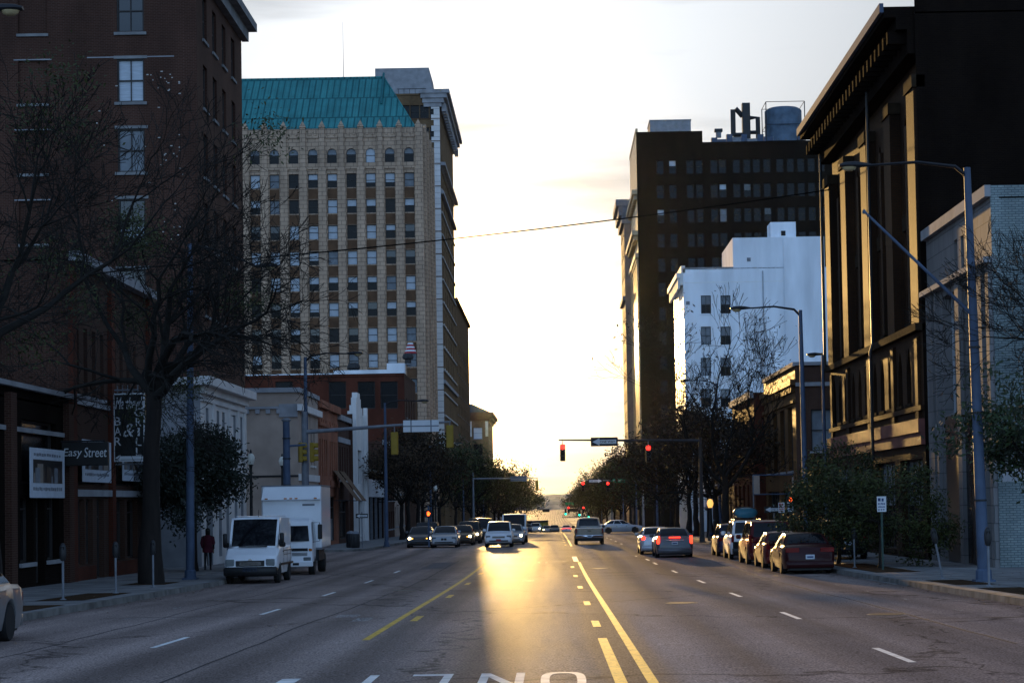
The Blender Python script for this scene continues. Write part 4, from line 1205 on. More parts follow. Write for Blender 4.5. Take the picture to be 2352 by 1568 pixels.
low_block('glazed_block', 'pale blue-grey block just past the flared corner tower', -15.3, 585, 640, 19, 'stucco_grey', -1, n=8, rowsn=5)
low_block('far_brick_block', 'far low brick block beyond the pale blue-grey block', -16, 745, 830, 9, 'brick_red', -1, n=8, rowsn=2)
low_block('far_store_block', 'far low buff store on the dim side of the street', -16, 930, 1060, 7, 'beige', -1, n=8, rowsn=2)
low_block('mid_block', 'five-storey brown block behind the trees past the second junction', -17, 424, 510, 14, 'brown', -1, n=12, rowsn=5)

# ================================================================== the other side
# pale terracotta front with a painted side wall
X, Y0, Y1 = 15.4, 69.3, 81.3; g0 = gz(74); zt = 13.6
b = Bld('terracotta_front', 'narrow pale tiled front with dark glazed bays and a painted pale brick side wall', 'building', X, Y0, g0-.3)
hs = [(79.55, 5.7, .5, 5.0), (70.18, 5.7, .55, 5.0), (76.66, 6.0, 3.3, 4.6), (73.33, 6.0, 2.4, 4.6), (75.43, 11.2, .6, 1.3), (74.21, 11.2, .6, 1.3), (70.18, g0+.15, 1.1, 3.4), (79.64, g0+.15, .9, 3.1)]
b.facade('W', X, Y0, Y1, g0-.5, zt, 'terracotta', hs, .45)
for h in hs: b.win('W', X, *h, .45, fm='frame_light' if h[2] > 2 else 'frame_dark', sill='stone' if h[2] < .7 else None, rail=.5 if h[2] > 2 else 0, mull=2 if h[2] > 2 else 0, lo='glass', up='glass', name='door' if h[1] < 2 else 'window')
dk = b.part('glazed_panel', 'glass_dark')
b.fbox('W', X, 75.26, 78.15, -.035, -.003, g0+.2, 5.9, None, b.part('glazed_panel', 'bronze') if 'bronze' in M else dk)
b.fbox('W', X, 72.28, 74.38, -.035, -.003, g0+.2, 5.9, None, dk)
b.fbox('W', X, 72.28, 73.33, -.05, -.036, g0+.2, g0+2.9, None, b.part('shop_door', 'metal_dark'))
for (a, e) in ((78.94, 79.29), (79.81, 80.95), (74.47, 75.17), (70.53, 72.19), (69.34, 69.83)):
    b.fbox('W', X, a, e, -.16, -.003, g0-.3, 10.9, None, b.part('pilaster', 'terracotta'))
c = b.part('cornice', 'stone_grey'); b.fbox('W', X, Y0-.2, Y1, -.35, -.003, 10.9, 11.1, None, c); b.fbox('W', X, Y0-.1, Y1, -.22, -.003, zt-.4, zt, None, c); b.fbox('W', X, Y0-.1, 72.19, -.3, -.161, 4.3, 4.65, None, c)
b.facade('S', Y0, X, 40, g0-.5, zt, 'brick_teal'); b.block(X, 40, Y0, Y1, g0-.5, zt, 'brick_black', 'NE'); b.roof(X+.3, 40, Y0, Y1, zt-.4)
pt = b.part('painted_patch', 'stone_grey'); b.fbox('S', Y0, 15.55, 16.4, -.012, -.004, 3.3, 4.4, None, pt)
b.done()

# big dark brick block with pilasters and pointed arches
X, Y0, Y1 = 15.2, 81.5, 108.6; g0 = gz(95); zt = 22.6
b = Bld('pilastered_block', 'large dark brick block with golden-lit pilasters, pointed arch windows and a deep cornice', 'building', X, Y0, g0-.3)
nb = 4; bw_ = (Y1-Y0)/nb
h1, h2, h3 = [], [], []
for i in range(nb):
    c0 = Y0 + bw_*(i+.5)
    for k in (-2.1, 0, 2.1): h1.append((c0+k, 6.75, 1.05, 2.35, 1.9))
    for k in (-1.3, 1.3):
        h2.append((c0+k, 10.3, 1.15, 4.0)); h2.append((c0+k, 15.0, 1.15, 4.2, 1.7))
    h3.append((c0, g0+.45, 5.3, 3.9))
b.facade('W', X, Y0, Y1, g0-.5, 5.2, 'brick_dark_sunlit', h3, .4)
b.facade('W', X, Y0, Y1, 5.2, 9.7, 'brick_dark_sunlit', h1, .32)
b.facade('W', X+.35, Y0, Y1, 9.7, zt, 'brick_dark_sunlit', h2, .35)
for h in h3: b.win('W', X, *h, .4, sill='dark_stone', rail=.7, mull=3, lo='glass_dark', up='blind_grey')
for h in h1: b.win('W', X, h[0], h[1], h[2], h[3], .32, sill='dark_stone', rail=.55, lo='glass_dark', up='glass_dark')
for h in h2: b.win('W', X+.35, h[0], h[1], h[2], h[3], .35, sill='dark_stone', rail=.5, lo='glass_dark', up='glass_dark')
b.facade('S', Y0, X, 46, g0-.5, zt+1.2, 'brick_black'); b.block(X+.35, 46, Y0, Y1, g0-.5, zt+.4, 'brick_black', 'NE'); b.roof(X, 46, Y0, Y1, zt+.1)
pl = b.part('pilaster', 'brick_dark_sunlit')
for i in range(nb+1):
    u = Y0 + bw_*i; u = min(max(u, Y0+.95), Y1-.95)
    b.fbox('W', X, u-.85, u+.85, -.12, .349, 9.9, 19.6, None, pl); b.fbox('W', X, u-.95, u+.95, -.2, .349, 19.6, 20.1, None, b.part('capital', 'dark_stone'))
    b.fbox('W', X, u-.32, u+.32, -.14, -.003, 5.9, 9.4, None, pl)
for i in range(nb):
    u = Y0 + bw_*(i+.5); b.fbox('W', X, u-.28, u+.28, .1, .349, 10.2, 18.6, None, pl)
    b.fbox('W', X, u-2.0, u+2.0, .22, .349, 14.3, 14.95, None, b.part('spandrel', 'dark_stone'))
led = b.part('ledge', 'dark_stone'); b.fbox('W', X, Y0, Y1, -.3, .34, 9.6, 9.9, None, led); b.fbox('W', X, Y0, Y1, -.16, -.003, 6.35, 6.55, None, b.part('sill_course', 'brick_dark_sunlit'))
bd = b.part('red_band', 'red_terra') if 'red_terra' in M else b.part('red_band', 'brick_red')
b.fbox('W', X, Y0, Y1, -.28, -.003, 5.45, 6.0, None, bd); b.fbox('W', X, Y0, Y1, -.18, -.003, 4.95, 5.45, None, bd)
cn = b.part('cornice', 'brick_black')
b.fbox('W', X, Y0+.1, Y1+.9, -1.25, .3, zt-.1, zt+.35, None, cn); b.fbox('W', X, Y0+.1, Y1+.5, -.75, .3, zt-.6, zt-.1, None, cn); b.fbox('W', X, Y0+.1, Y1+.25, -.3, .34, zt-1.6, zt-.6, None, cn)
for k in range(26): b.fbox('W', X, Y0+.5+k*1.05, Y0+.8+k*1.05, -1.05, -.3, zt-1.1, zt-.6, None, b.part('bracket', 'brick_black'))
gt = b.part('gutter', 'metal_blue'); b.fbox('W', X, Y0+.1, Y1+1.0, -1.42, -1.25, zt+.12, zt+.5, None, gt)
b.fbox('S', Y0, X-1.4, X+1.5, -.12, -.003, zt+1.2, zt+1.45, None, gt)
for u in (Y1+.0, Y1-16.2): 
    dp = MB(); dp.tube([b.L((X-.3, u-.1, zt-1)), b.L((X-.3, u-.1, 9.9)), b.L((X-.42, u-.1, 9.5)), b.L((X-.42, u-.1, 4.5))], .085, 6); dp.build('downpipe', M['metal_dark'], b.root)
b.done()

# small corner building over the junction
X, Y0, Y1 = 15.75, 129, 148; g1 = gz(135); zt = zat(832, X, Y0)
b = Bld('brick_corner_building', 'two-storey brown brick corner building with a stepped cornice, its front lit gold', 'building', X, Y0, g1-.3)
hw = [(132.2, 4.6, 2.6, 4.2), (136.6, 4.6, 2.6, 4.2), (141.0, 4.6, 2.6, 4.2), (145.2, 4.6, 2.6, 4.2), (134.4, g1+.3, 7.5, 3.1), (143, g1+.3, 7.0, 3.1)]
b.facade('W', X, Y0, Y1, g1-.5, zt, 'brick_sunlit', hw, .35)
for h in hw: b.win('W', X, *h, .35, sill='stone_grey' if h[1] > 3 else None, mull=1 if h[1] > 3 else 3, rail=.6, lo='glass_dark', up='glass_dark')
hs = [(17.6, zat(1035, 17.6, Y0), 1.75, 2.7), (21.2, zat(1035, 21, Y0), 1.75, 2.7), (24.8, zat(1035, 24.8, Y0), 1.75, 2.7)]
b.facade('S', Y0, X, 32, g1-.5, zt, 'brick_street', hs, .25)
for h in hs: b.win('S', Y0, *h, fm='frame_dark', sill='stone_grey', lo='blind_grey', up='blind_grey')
b.block(X, 32, Y0, Y1, g1-.5, zt, 'brick_street', 'NE'); b.roof(X, 32, Y0, Y1, zt-.25)
c = b.part('cornice', 'brick_sunlit'); b.fbox('W', X, Y0-.2, Y1, -.35, -.003, zt-1.45, zt-1.1, None, c); b.fbox('W', X, Y0-.1, Y1, -.18, -.003, zt-2.6, zt-2.4, None, c)
for k in range(20): b.fbox('W', X, Y0+.2+k*.95, Y0+.55+k*.95, -.26, -.003, zt-1.9, zt-1.45, None, c)
b.fbox('W', X, Y0-.1, Y1, -.15, -.003, zt-.25, zt+.02, None, b.part('coping', 'stone_grey')); b.fbox('S', Y0, X, 32, -.1, -.003, zt-.2, zt+.02, None, b.part('coping', 'stone_grey')); b.fbox('S', Y0, X, 32, -.14, -.003, zt-1.55, zt-1.3, None, b.part('coping', 'stone_grey'))
b.done()
low_block('plain_brick_building', 'plain dark red brick building behind the bare tree, beside the gold-lit corner building', 15.0, 148.3, 166, 10.9, 'brick_red', 1, n=5)
low_block('street_front_building', 'low brown street front behind the dark trees', 15.6, 166.5, 196, 7.5, 'brick_street', 1, n=8)
low_block('pale_street_front', 'low pale shop front below the white building', 15.4, 196.4, 221.5, 6.5, 'white_wall', 1, n=7, rowsn=1)

# white building
X, Y0, Y1 = 14.9, 222, 239; g1 = gz(222); zt = zat(617, 16, Y0)
b = Bld('white_building', 'white painted building with few sash windows and stepped roof boxes', 'building', X, Y0, g1-.3)
P_ = 71.5
hs = []
for px in (1622, 1667, 1815):
    for r_ in range(5):
        py = 720 + P_*r_
        x = at(px, py, Y0).x; hs.append((x, at(px, py, Y0).z, 1.12 if px < 1800 else .85, 2.02))
xr = 31.5
b.facade('S', Y0, X, xr, g1-1, zt, 'white_wall', hs, .22)
for i, h in enumerate(hs): b.win('S', Y0, *h, .22, fm='frame_dark', sill='white_wall', mull=1 if h[2] > 1 else 0, lo=['glass_dark', 'blind_grey', 'blind_grey', 'glass', 'glass'][i % 5] if i < 5 else 'glass_dark', up='blind_grey')
he = [(u, zat(720+P_*r_, X, 230), 1.3, 2.1) for u in (224.5, 228.3, 232.1, 235.9) for r_ in range(6)]
b.facade('W', X, Y0, Y1, g1-1, zt, 'white_gloss', he, .25)
for h in he: b.win('W', X, *h, .25, sill='white_wall', lo='glass_dark', up='glass_dark')
b.block(X, xr, Y0, Y1, g1-1, zt, 'white_wall', 'NE'); b.roof(X, xr, Y0, Y1, zt-.02)
pa = at(1684, 617, Y0).x; pb = at(1892, 617, Y0).x; z2 = at(1700, 546, Y0).z
ub = b.part('upper_storey', 'white_wall'); b.fbox('S', Y0, pa, xr-.8, .002, 14, zt, z2, None, ub)
b.fbox('S', Y0, at(1800, 600, Y0).x, xr-.85, -.12, .0, g1, z2-.03, None, b.part('flue_breast', 'white_wall'))
p0 = at(1768, 530, Y0+2).x; p1 = at(1826, 530, Y0+2).x; z3 = at(1800, 512, Y0+2).z
b.fbox('S', Y0+1.2, p0, p1, 0, 3.4, z2, z3, None, b.part('lift_house', 'white_wall'))
b.fbox('S', Y0+1.2, (p0+p1)/2-.25, (p0+p1)/2+.25, -.03, .0, z2+.3, z2+.85, None, b.part('vent_opening', 'glass_dark'))
c = b.part('cornice', 'white_stone'); b.fbox('W', X, Y0, Y1+.3, -.75, -.003, zt-1.0, zt-.45, None, c); b.fbox('W', X, Y0, Y1+.2, -.35, -.003, zt-1.8, zt-1.0, None, c); b.fbox('W', X, Y0, Y1, -.2, .25, zt-.45, zt+.35, None, c)
for k in range(9): b.fbox('W', X, Y0+.2+k*1.9, Y0+.9+k*1.9, -.6, -.35, zt-2.2, zt-1.0, None, c)
b.fbox('S', Y0, X, pa, -.06, .3, zt, zt+.12, None, b.part('coping', 'stone_grey'))
for py_ in (648, 793, 866): b.fbox('S', Y0, X+.02, xr-.9, -.02, .0, at(1700, py_, Y0).z, at(1700, py_, Y0).z+.07, None, b.part('belt_course', 'white_gloss'))
pp_ = MB(); x_ = at(1752, 640, Y0).x - b.o.x
pp_.tube([(x_, -.1, at(1752, 622, Y0).z - b.o.z), (x_, -.1, 3)], .07, 6); pp_.build('downpipe', M['frame_light'], b.root)
for (px_, py_) in ((1720, 600), (1860, 700), (1580, 700)):
    q_ = at(px_, py_, Y0); b.fbox('S', Y0, q_.x-.2, q_.x+.2, -.05, .0, q_.z, q_.z+.4, None, b.part('wall_vent', 'metal_grey'))
b.done()

# dark tower
X, Y0, Y1 = 15.75, 350, 379; g1 = gz(350); zt = zat(303, 18, Y0); z2 = zat(325, 35, Y0)
b = Bld('dark_tower', 'tall smoke-dark office tower with a cluttered roof, its street face lit gold', 'building', X, Y0, g1-.3)
xs = at(1612, 310, Y0).x
rowz = [zat(400 + 56*i, 20, Y0) for i in range(12)]
cA = [at(px, 400, Y0).x for px in (1516, 1545, 1585, 1607)]
cB = [at(px, 400, Y0).x for px in (1640, 1660, 1692, 1716, 1738, 1762, 1792, 1816, 1840, 1864, 1887)]
hA = [(x, z, 1.25, 2.4) for x in cA for z in rowz[:12] if z > 5]
hB = [(x, z, 1.25, 2.4) for x in cB for z in rowz[:5]]
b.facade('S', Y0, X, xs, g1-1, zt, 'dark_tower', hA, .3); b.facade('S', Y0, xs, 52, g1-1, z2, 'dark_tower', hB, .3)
for h in hA[:46] + hB[:54]:
    lo, u2, ct = ('glass_dark', 'glass_dark', .5) if b.rnd.random() < .86 else sash(b.rnd, .15)
    if b.rnd.random() < .5: lo = 'glass_dark'
    b.win('S', Y0, *h, .3, sill=None, lo=lo, up=u2, cut=ct)
mb = b.part('window', 'glass_dark')
for h in hA[46:] + hB[54:]: b.fbox('S', Y0, h[0]-h[2]/2, h[0]+h[2]/2, .2, .29, h[1], h[1]+h[3], None, mb)
b.facade('W', X, Y0, Y1, g1-1, zt, 'buff_sunlit'); b.block(X, xs, Y0, Y1, g1-1, zt, 'dark_tower', 'NE'); b.block(xs, 52, Y0, Y1, g1-1, z2, 'dark_tower', 'NE')
b.roof(X, xs, Y0, Y1, zt-.3); b.roof(xs, 52, Y0, Y1, z2-.3)
c = b.part('cornice', 'buff_sunlit')
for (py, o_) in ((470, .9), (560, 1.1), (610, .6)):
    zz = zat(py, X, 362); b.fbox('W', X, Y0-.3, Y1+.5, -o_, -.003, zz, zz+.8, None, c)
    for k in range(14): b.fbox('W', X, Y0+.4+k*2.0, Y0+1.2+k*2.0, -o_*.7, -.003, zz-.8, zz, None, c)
for k in range(7): b.fbox('W', X, Y0+.6+k*4.3, Y0+1.8+k*4.3, -.3, -.003, g1, zat(620, X, 362), None, b.part('pier', 'buff_sunlit'))
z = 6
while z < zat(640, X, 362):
    b.fbox('W', X, Y0, Y1, -.16, -.003, z, z+1.1, None, b.part('spandrel', 'buff_sunlit')); z += 3.9
b.fbox('W', X, Y0, Y1, -.1, .3, zt, zt+.6, None, c)
b.done()
t = thing('roof_house', (at(1540, 300, 356).x, 356, zt-.3), 'pale low plant house on the dark tower roof with two dark openings', 'roof house')
w_ = (at(1587, 300, 356).x - at(1493, 300, 356).x)/2; hz = at(1540, 277, 356).z - (zt-.3)
mb = MB(); mb.box(-w_, w_, 0, 8, 0, hz); mb.box(-w_-.1, w_+.1, -.1, 8.1, hz, hz+.15); mb.build('wall', M['stone_grey'], t)
mb = MB(); mb.box(-w_*.5, -w_*.3, -.02, .05, .3, 1.3); mb.box(w_*.45, w_*.68, -.02, .05, .2, 1.3); mb.build('opening', M['glass_dark'], t)
zt2 = z2 - .3
def gat(px, py, Y): p = at(px, py, Y); return p
t = thing('chimney_stack', (gat(1714, 300, 354).x, 354, zt2), 'tall black flue with bent ducts on the dark tower roof', 'chimney')
hz = gat(1714, 238, 354).z - zt2; w_ = .078*9
mb = MB(); mb.box(-w_, w_, -.7, .7, 0, hz); mb.build('flue', M['metal_dark'], t)
mb = MB(); mb.tube([(-2.3, 0, 2.0), (-2.3, 0, hz-1.1), (-1.8, 0, hz-.9), (-.6, 0, hz-2.3)], .45, 8); mb.tube([(-2.3, 0, 2.2), (-.4, 0, 2.2)], .4, 8); mb.tube([(.5, 0, hz-2.6), (2.1, 0, hz-2.6), (2.1, 0, .3)], .42, 8); mb.tube([(.5, 0, 2.6), (2.0, 0, 2.6)], .35, 8); mb.build('duct', M['metal_dark'], t, smooth=40)
mb = MB(); mb.box(-3.3, 3.4, -1.2, 1.2, 0, .9); mb.build('plinth', M['metal_grey'], t)
t = thing('rooftop_tank', (gat(1801, 300, 354).x, 355, zt2), 'blue-grey water tank in a rail frame on the dark tower roof', 'tank')
hz = gat(1801, 246, 354).z - zt2; w_ = (gat(1845, 280, 354).x - gat(1757, 280, 354).x)/2
mb = MB(); mb.lathe([(w_*.97, .6), (w_*.97, hz-.6), (w_*.8, hz-.15), (w_*.3, hz+.05), (.1, hz+.08)], n=18); mb.build('shell', M['metal_tank'] if 'metal_tank' in M else M['metal_blue'], t, smooth=30)
mb = MB()
for sx in (-1, 1):
    for sy in (-1, 1): mb.tube([(sx*w_, sy*w_, 0), (sx*w_, sy*w_, hz+.5)], .09, 5)
for zz in (hz+.5, hz*.5, .6):
    mb.tube([(-w_, -w_, zz), (w_, -w_, zz)], .06, 5); mb.tube([(-w_, w_, zz), (w_, w_, zz)], .06, 5); mb.tube([(w_, -w_, zz), (w_, w_, zz)], .06, 5); mb.tube([(-w_, -w_, zz), (-w_, w_, zz)], .06, 5)
mb.build('frame', M['metal_dark'], t)
t = thing('roof_parapet_house', (gat(1700, 310, 352).x, 352.5, zt2), 'long rusty plant screen along the dark tower roof edge', 'roof house')
mb = MB(); a_ = gat(1634, 310, 352.5).x - t.location.x; e_ = gat(1845, 310, 352.5).x - t.location.x; rr = random.Random(3)
x = a_
while x < e_ - .2:
    w2 = min(rr.uniform(.7, 2.2), e_ - x); mb.box(x, x+w2-.04, 0, rr.uniform(1, 2), 0, rr.uniform(1.2, 2.1), rr.choice((0, 0, 1, 2))); x += w2
mb.build('screen', [M['metal_grey'], mat('rusty_sheet', (.09, .03, .018), rough=.8), M['metal_blue']], t)
mb = MB(); mb.box(a_, e_, -.2, 0, 0, .35); mb.build('kerb_rail', M['metal_dark'], t)
t = thing('roof_cowl', (gat(1650, 300, 353).x, 353, zt2+1.6), 'small dark flat-capped cowl on the dark tower roof', 'vent')
mb = MB(); mb.box(-.45, .45, -.4, .4, 0, 1.0); mb.build('shaft', M['metal_grey'], t); mb = MB(); mb.box(-.7, .7, -.6, .6, 1.0, 1.5); mb.build('cap', M['metal_dark'], t)

# tower beyond with projecting cornice
X, Y0, Y1 = 14.6, 384, 401; g1 = gz(384); zt = zat(460, X, Y0)
b = Bld('corniced_tower', 'narrow grey tower with a bracketed top just past the dark tower', 'building', X, Y0, g1-.3)
he = [(u, z, 1.3, 2.0) for u in (387, 391, 395, 399) for z in rows(6, 4, 13)]
b.facade('S', Y0, X, 36, g1-1, zt, 'stucco_grey'); b.facade('W', X, Y0, Y1, g1-1, zt, 'beige', he, .25); b.block(X, 36, Y0, Y1, g1-1, zt, 'stucco_grey', 'NE'); b.roof(X, 36, Y0, Y1, zt-.2)
for h in he: b.win('W', X, *h, .25, lo='glass_dark', up='glass_dark')
c = b.part('cornice', 'stone_grey')
for (o_, za, zb_) in ((.5, zt-4.5, zt-3.0), (1.0, zt-3.0, zt-1.2), (1.5, zt-1.2, zt+.1)):
    b.fbox('W', X, Y0-o_*.4, Y1+o_, -o_, -.003, za, zb_, None, c); b.fbox('S', Y0, X, X+5, -o_*.4, -.003, za, zb_, None, c)
b.fbox('W', X, Y0-.2, Y1, -.5, -.003, zat(690, X, Y0), zat(680, X, Y0), None, c)
b.done()
low_block('grey_hotel_block', 'grey seven-storey block farther down behind the second set of signals', 14.9, 540, 557, 16.5+3, 'stucco_grey', 1, n=5, rowsn=6)
low_block('brown_store_block', 'brown four-storey block past the narrow corniced tower', 15.2, 424, 500, 15, 'brown', 1, n=12, rowsn=5)
low_block('slim_far_block', 'slim pale block at the far right end of the street skyline', 15.4, 600, 640, 20, 'beige', 1, n=6, rowsn=7)
low_block('far_warehouse', 'far low warehouse in the dusky distance', 15.5, 760, 880, 8, 'brick_dark', 1, n=10)
# ================================================================== TREES
def grow(segs, tips, p, d, length, r, level, maxl, rnd, wander=.22, up=.05, split=(2, 3), spread=.65, shrink=.74, nseg=3, min_r=.006):
    pts = [p.copy()]; rad = [r]
    for i in range(nseg):
        d = (d + Vector((rnd.gauss(0, wander), rnd.gauss(0, wander), rnd.gauss(0, wander*.7) + up))).normalized()
        p = p + d * (length / nseg)
        pts.append(p.copy()); rad.append(max(min_r, r * (1 - (1 - shrink*.95) * (i+1)/nseg)))
    segs.append((level, pts, rad))
    if level >= maxl:
        tips.append((p.copy(), d.copy())); return
    n = rnd.randint(*split)
    for k in range(n):
        ax = d.orthogonal().normalized(); ax.rotate(Matrix.Rotation(rnd.uniform(0, 6.283), 3, d))
        nd = d.copy(); nd.rotate(Matrix.Rotation(rnd.uniform(.35, 1.0)*spread*(0.5 if k == 0 else 1.0), 3, ax))
        grow(segs, tips, p, nd, length * rnd.uniform(.66, .9), rad[-1] * (.88 if k == 0 else rnd.uniform(.5, .72)), level+1, maxl, rnd, wander, up, split, spread, shrink, nseg, min_r)
    # side shoots along the branch
    for q in range(1, len(pts)-1):
        if rnd.random() < .55:
            ax = d.orthogonal().normalized(); ax.rotate(Matrix.Rotation(rnd.uniform(0, 6.283), 3, d))
            nd = d.copy(); nd.rotate(Matrix.Rotation(rnd.uniform(.6, 1.2), 3, ax))
            grow(segs, tips, pts[q], nd, length*rnd.uniform(.45, .7), rad[q]*.42, min(maxl, level+2), maxl, rnd, wander, up, split, spread, shrink, nseg, min_r)

def leaves(mb, pts, n, size, rnd, spread, droop=0.0, rag=.5):
    for _ in range(n):
        p, d = rnd.choice(pts)
        c = p + Vector((rnd.gauss(0, spread), rnd.gauss(0, spread), rnd.gauss(0, spread*.8) - droop*abs(rnd.gauss(0, 1))))
        s = size * rnd.uniform(.6, 1.4)
        u = Vector((rnd.gauss(0,1), rnd.gauss(0,1), rnd.gauss(0,1))).normalized(); w = u.orthogonal().normalized()
        mb.poly([c - u*s, c - u*s*.1 + w*s*.45, c + u*s, c + u*s*.1 - w*s*.45])

def make_tree(name, loc, label, group, seed, trunk_h, trunk_r, length, maxl, lean=(0, 0), limbs=4, spread=.65, up=.05, leaf=None, nleaf=0, lsize=.1, lspread=.3, droop=0, twig_r=.007, split=(2, 3), limb_el=(.5, 1.1), shrink=.74, leaf2=None, nleaf2=0, cat='tree', aim=None):
    rnd = random.Random(seed)
    t = thing(name, loc, label, cat, group)
    tr = MB()
    top = Vector((lean[0], lean[1], trunk_h))
    pts, rad = [], []
    for i in range(7):
        k = i/6
        pts.append(Vector((lean[0]*k*k + rnd.gauss(0, .03), lean[1]*k*k + rnd.gauss(0, .03), -.1 + (trunk_h+.1)*k)))
        rad.append(trunk_r*(1.55 - 1.3*k*(1-k*.2) if k < .17 else 1.12 - .32*k))
    pts[-1] = top
    tr.tube(pts, rad, 10)
    tr.build('trunk', M['bark'], t, smooth=60)
    segs, tips = [], []
    a0 = rnd.uniform(0, 6.28)
    for k in range(limbs):
        a = a0 + 6.283*k/limbs + rnd.gauss(0, .25)
        el = rnd.uniform(*limb_el)
        d = Vector((math.cos(a)*math.cos(el), math.sin(a)*math.cos(el), math.sin(el)))
        if aim: d = (d + Vector(aim)).normalized()
        st = top - Vector((0, 0, rnd.uniform(0, trunk_h*(.22 if trunk_h < 6 else .1))))
        grow(segs, tips, st, d, length*rnd.uniform(.8, 1.15), trunk_r*rnd.uniform(.42, .62), 0, maxl, rnd, up=up, spread=spread, split=split, shrink=shrink, min_r=twig_r)
    cr = MB()
    for lv, p, r in segs:
        cr.tube(p, r, 6 if lv == 0 else 4 if lv < 3 else 3, cap=False)
    crown = cr.build('crown', M['twig'], t, smooth=80)
    if leaf:
        lm = MB(); leaves(lm, tips, nleaf, lsize, rnd, lspread, droop)
        lo = lm.build('foliage', M[leaf], crown)
    if leaf2:
        lm = MB()
        cl = rnd.sample(tips, min(9, len(tips)))
        for c in cl: leaves(lm, [c], nleaf2 // len(cl), lsize, rnd, .42)
        lm.build('leafy_clump', M[leaf2], crown)
    return t

p = gnd(346, 1340, .15)
make_tree('bare_tree', (p.x, p.y, p.z), 'big spreading bare tree with mossy leaf clumps in front of the bar', 'bare street trees', 21, 7.0, .30, 2.2, 6, lean=(.2, 0), limbs=8, spread=.78, up=-.015, leaf2='leaf_olive', nleaf2=5200, lsize=.055, twig_r=.010, limb_el=(.3, 1.15), aim=(.22, 0, 0))
make_tree('bare_tree', (-13.7, 48.5, gz(48.5)+.15), 'bare tree with tangled twigs at the near end of the bar pavement', 'bare street trees', 8, 6.6, .24, 2.2, 6, lean=(-.2, .2), limbs=5, up=.05, leaf2='leaf_olive', nleaf2=2600, lsize=.055, twig_r=.009, limb_el=(.25, 1.2), aim=(-.2, .3, 0))
p = at(440, 1250, 84)
make_tree('evergreen_tree', (-15.1, 84, gz(84)+.15), 'dark drooping evergreen beside the stone ground floor of the brick tower', None, 31, 3.0, .16, 1.12, 3, limbs=9, leaf='leaf_dark', nleaf=16000, lsize=.085, lspread=.30, droop=.30, limb_el=(.3, 1.3))
make_tree('bare_tree', (15.0, 53, gz(53)+.15), 'bare tree with thin black twigs before the painted brick wall', 'bare street trees', 14, 5.2, .15, 1.75, 6, limbs=6, lean=(.3, 0), twig_r=.008, limb_el=(.2, 1.1))
make_tree('evergreen_tree', (14.15, 56, gz(56)+.15), 'glossy green tree in front of the painted brick wall', None, 77, 2.0, .12, 1.3, 3, limbs=6, leaf='leaf_green', nleaf=9000, lsize=.085, lspread=.24, limb_el=(.2, 1.3))
for (x, y, s_, h, lab) in ((11.7, 72.0, 5, 1.7, 'small leafy tree in the kerbside bed beside the parking sign'), (11.1, 78.3, 9, 1.8, 'small leafy tree standing behind the parked dark saloon')):
    make_tree('small_tree', (x, y, gz(y)+.15), lab, 'small leafy street trees', s_, h, .065, .86, 4, limbs=7, leaf='leaf_olive', nleaf=11000, lsize=.065, lspread=.20, limb_el=(-.1, 1.2), spread=.8, up=.02, twig_r=.006)
# big bare tree over the far kerb
p = at(1655, 1225, 118)
make_tree('bare_tree', (10.9+.4, 131.5, gz(131.5)+.15), 'tall bare tree with knotted upright branches in front of the white building', 'bare street trees', 44, 4.2, .26, 3.3, 5, limbs=5, up=.10, spread=.55, twig_r=.014, limb_el=(.6, 1.35), leaf='leaf_brown', nleaf=500, lsize=.12, lspread=.3)

# rows of street trees farther on: three models, copied
def model(seed, leaf, n, h, L, lab):
    return make_tree('street_tree', (0, 0, -300), lab, 'dark street trees lining both pavements', seed, h, .17, L, 4, limbs=7, leaf=leaf, nleaf=int(n*1.0), lsize=.13, lspread=.30, limb_el=(.3, 1.3), twig_r=.013, spread=.7)
mods = [model(101, 'leaf_brown', 2600, 3.3, 1.8, ''), model(102, 'leaf_brown', 1900, 3.4, 1.9, ''), model(103, 'leaf_olive', 3800, 2.8, 1.9, '')]
rows_ = [(-13.0, 172, 0, 1.05), (-13.1, 181, 1, 1.1), (-12.9, 191, 0, 1.15), (-13.2, 203, 1, 1.2), (-13, 216, 0, 1.1), (-13, 229, 2, 1.2),
         (11.5, 141, 0, 1.15), (11.7, 150, 1, 1.2), (11.4, 160, 0, 1.25), (11.6, 171, 1, 1.2), (11.3, 183, 0, 1.25), (11.6, 196, 1, 1.2), (11.4, 210, 2, 1.15), (11.5, 226, 0, 1.1),
         (11.6, 266, 2, 1.25), (11.5, 282, 2, 1.3), (11.6, 300, 0, 1.3), (11.5, 320, 2, 1.3), (11.6, 345, 2, 1.3), (11.5, 375, 2, 1.35), (11.5, 430, 2, 1.4), (11.5, 470, 2, 1.4), (11.5, 520, 2, 1.5), (11.5, 590, 2, 1.6), (11.5, 660, 2, 1.7), (11.5, 780, 2, 1.9),
         (-13, 268, 1, 1.2), (-13, 290, 2, 1.3), (-13, 318, 2, 1.3), (-13, 345, 2, 1.3), (-13, 378, 2, 1.4), (-12.6, 430, 2, 1.7), (-12.6, 462, 2, 1.75), (-12.5, 500, 2, 1.8), (-12.5, 545, 2, 1.7), (-12.4, 610, 2, 1.9), (-12.4, 680, 2, 1.9), (-12.4, 780, 2, 2.0)]
kinds_ = ['brown-leaved bushy street tree', 'half-bare brown street tree', 'olive-leaved street tree']
beside = lambda x, y: (('the waiting cars', 'the ornate orange front', 'the white fascia shop', 'the white fascia shop', 'the brick row', 'the maroon block') if x < 0 else ('the corner shop', 'the plain red brick building', 'the brown street front', 'the pale shop front', 'the white building', 'the white building'))[min(5, max(0, int((y-136)/17)))]
used = [False]*3
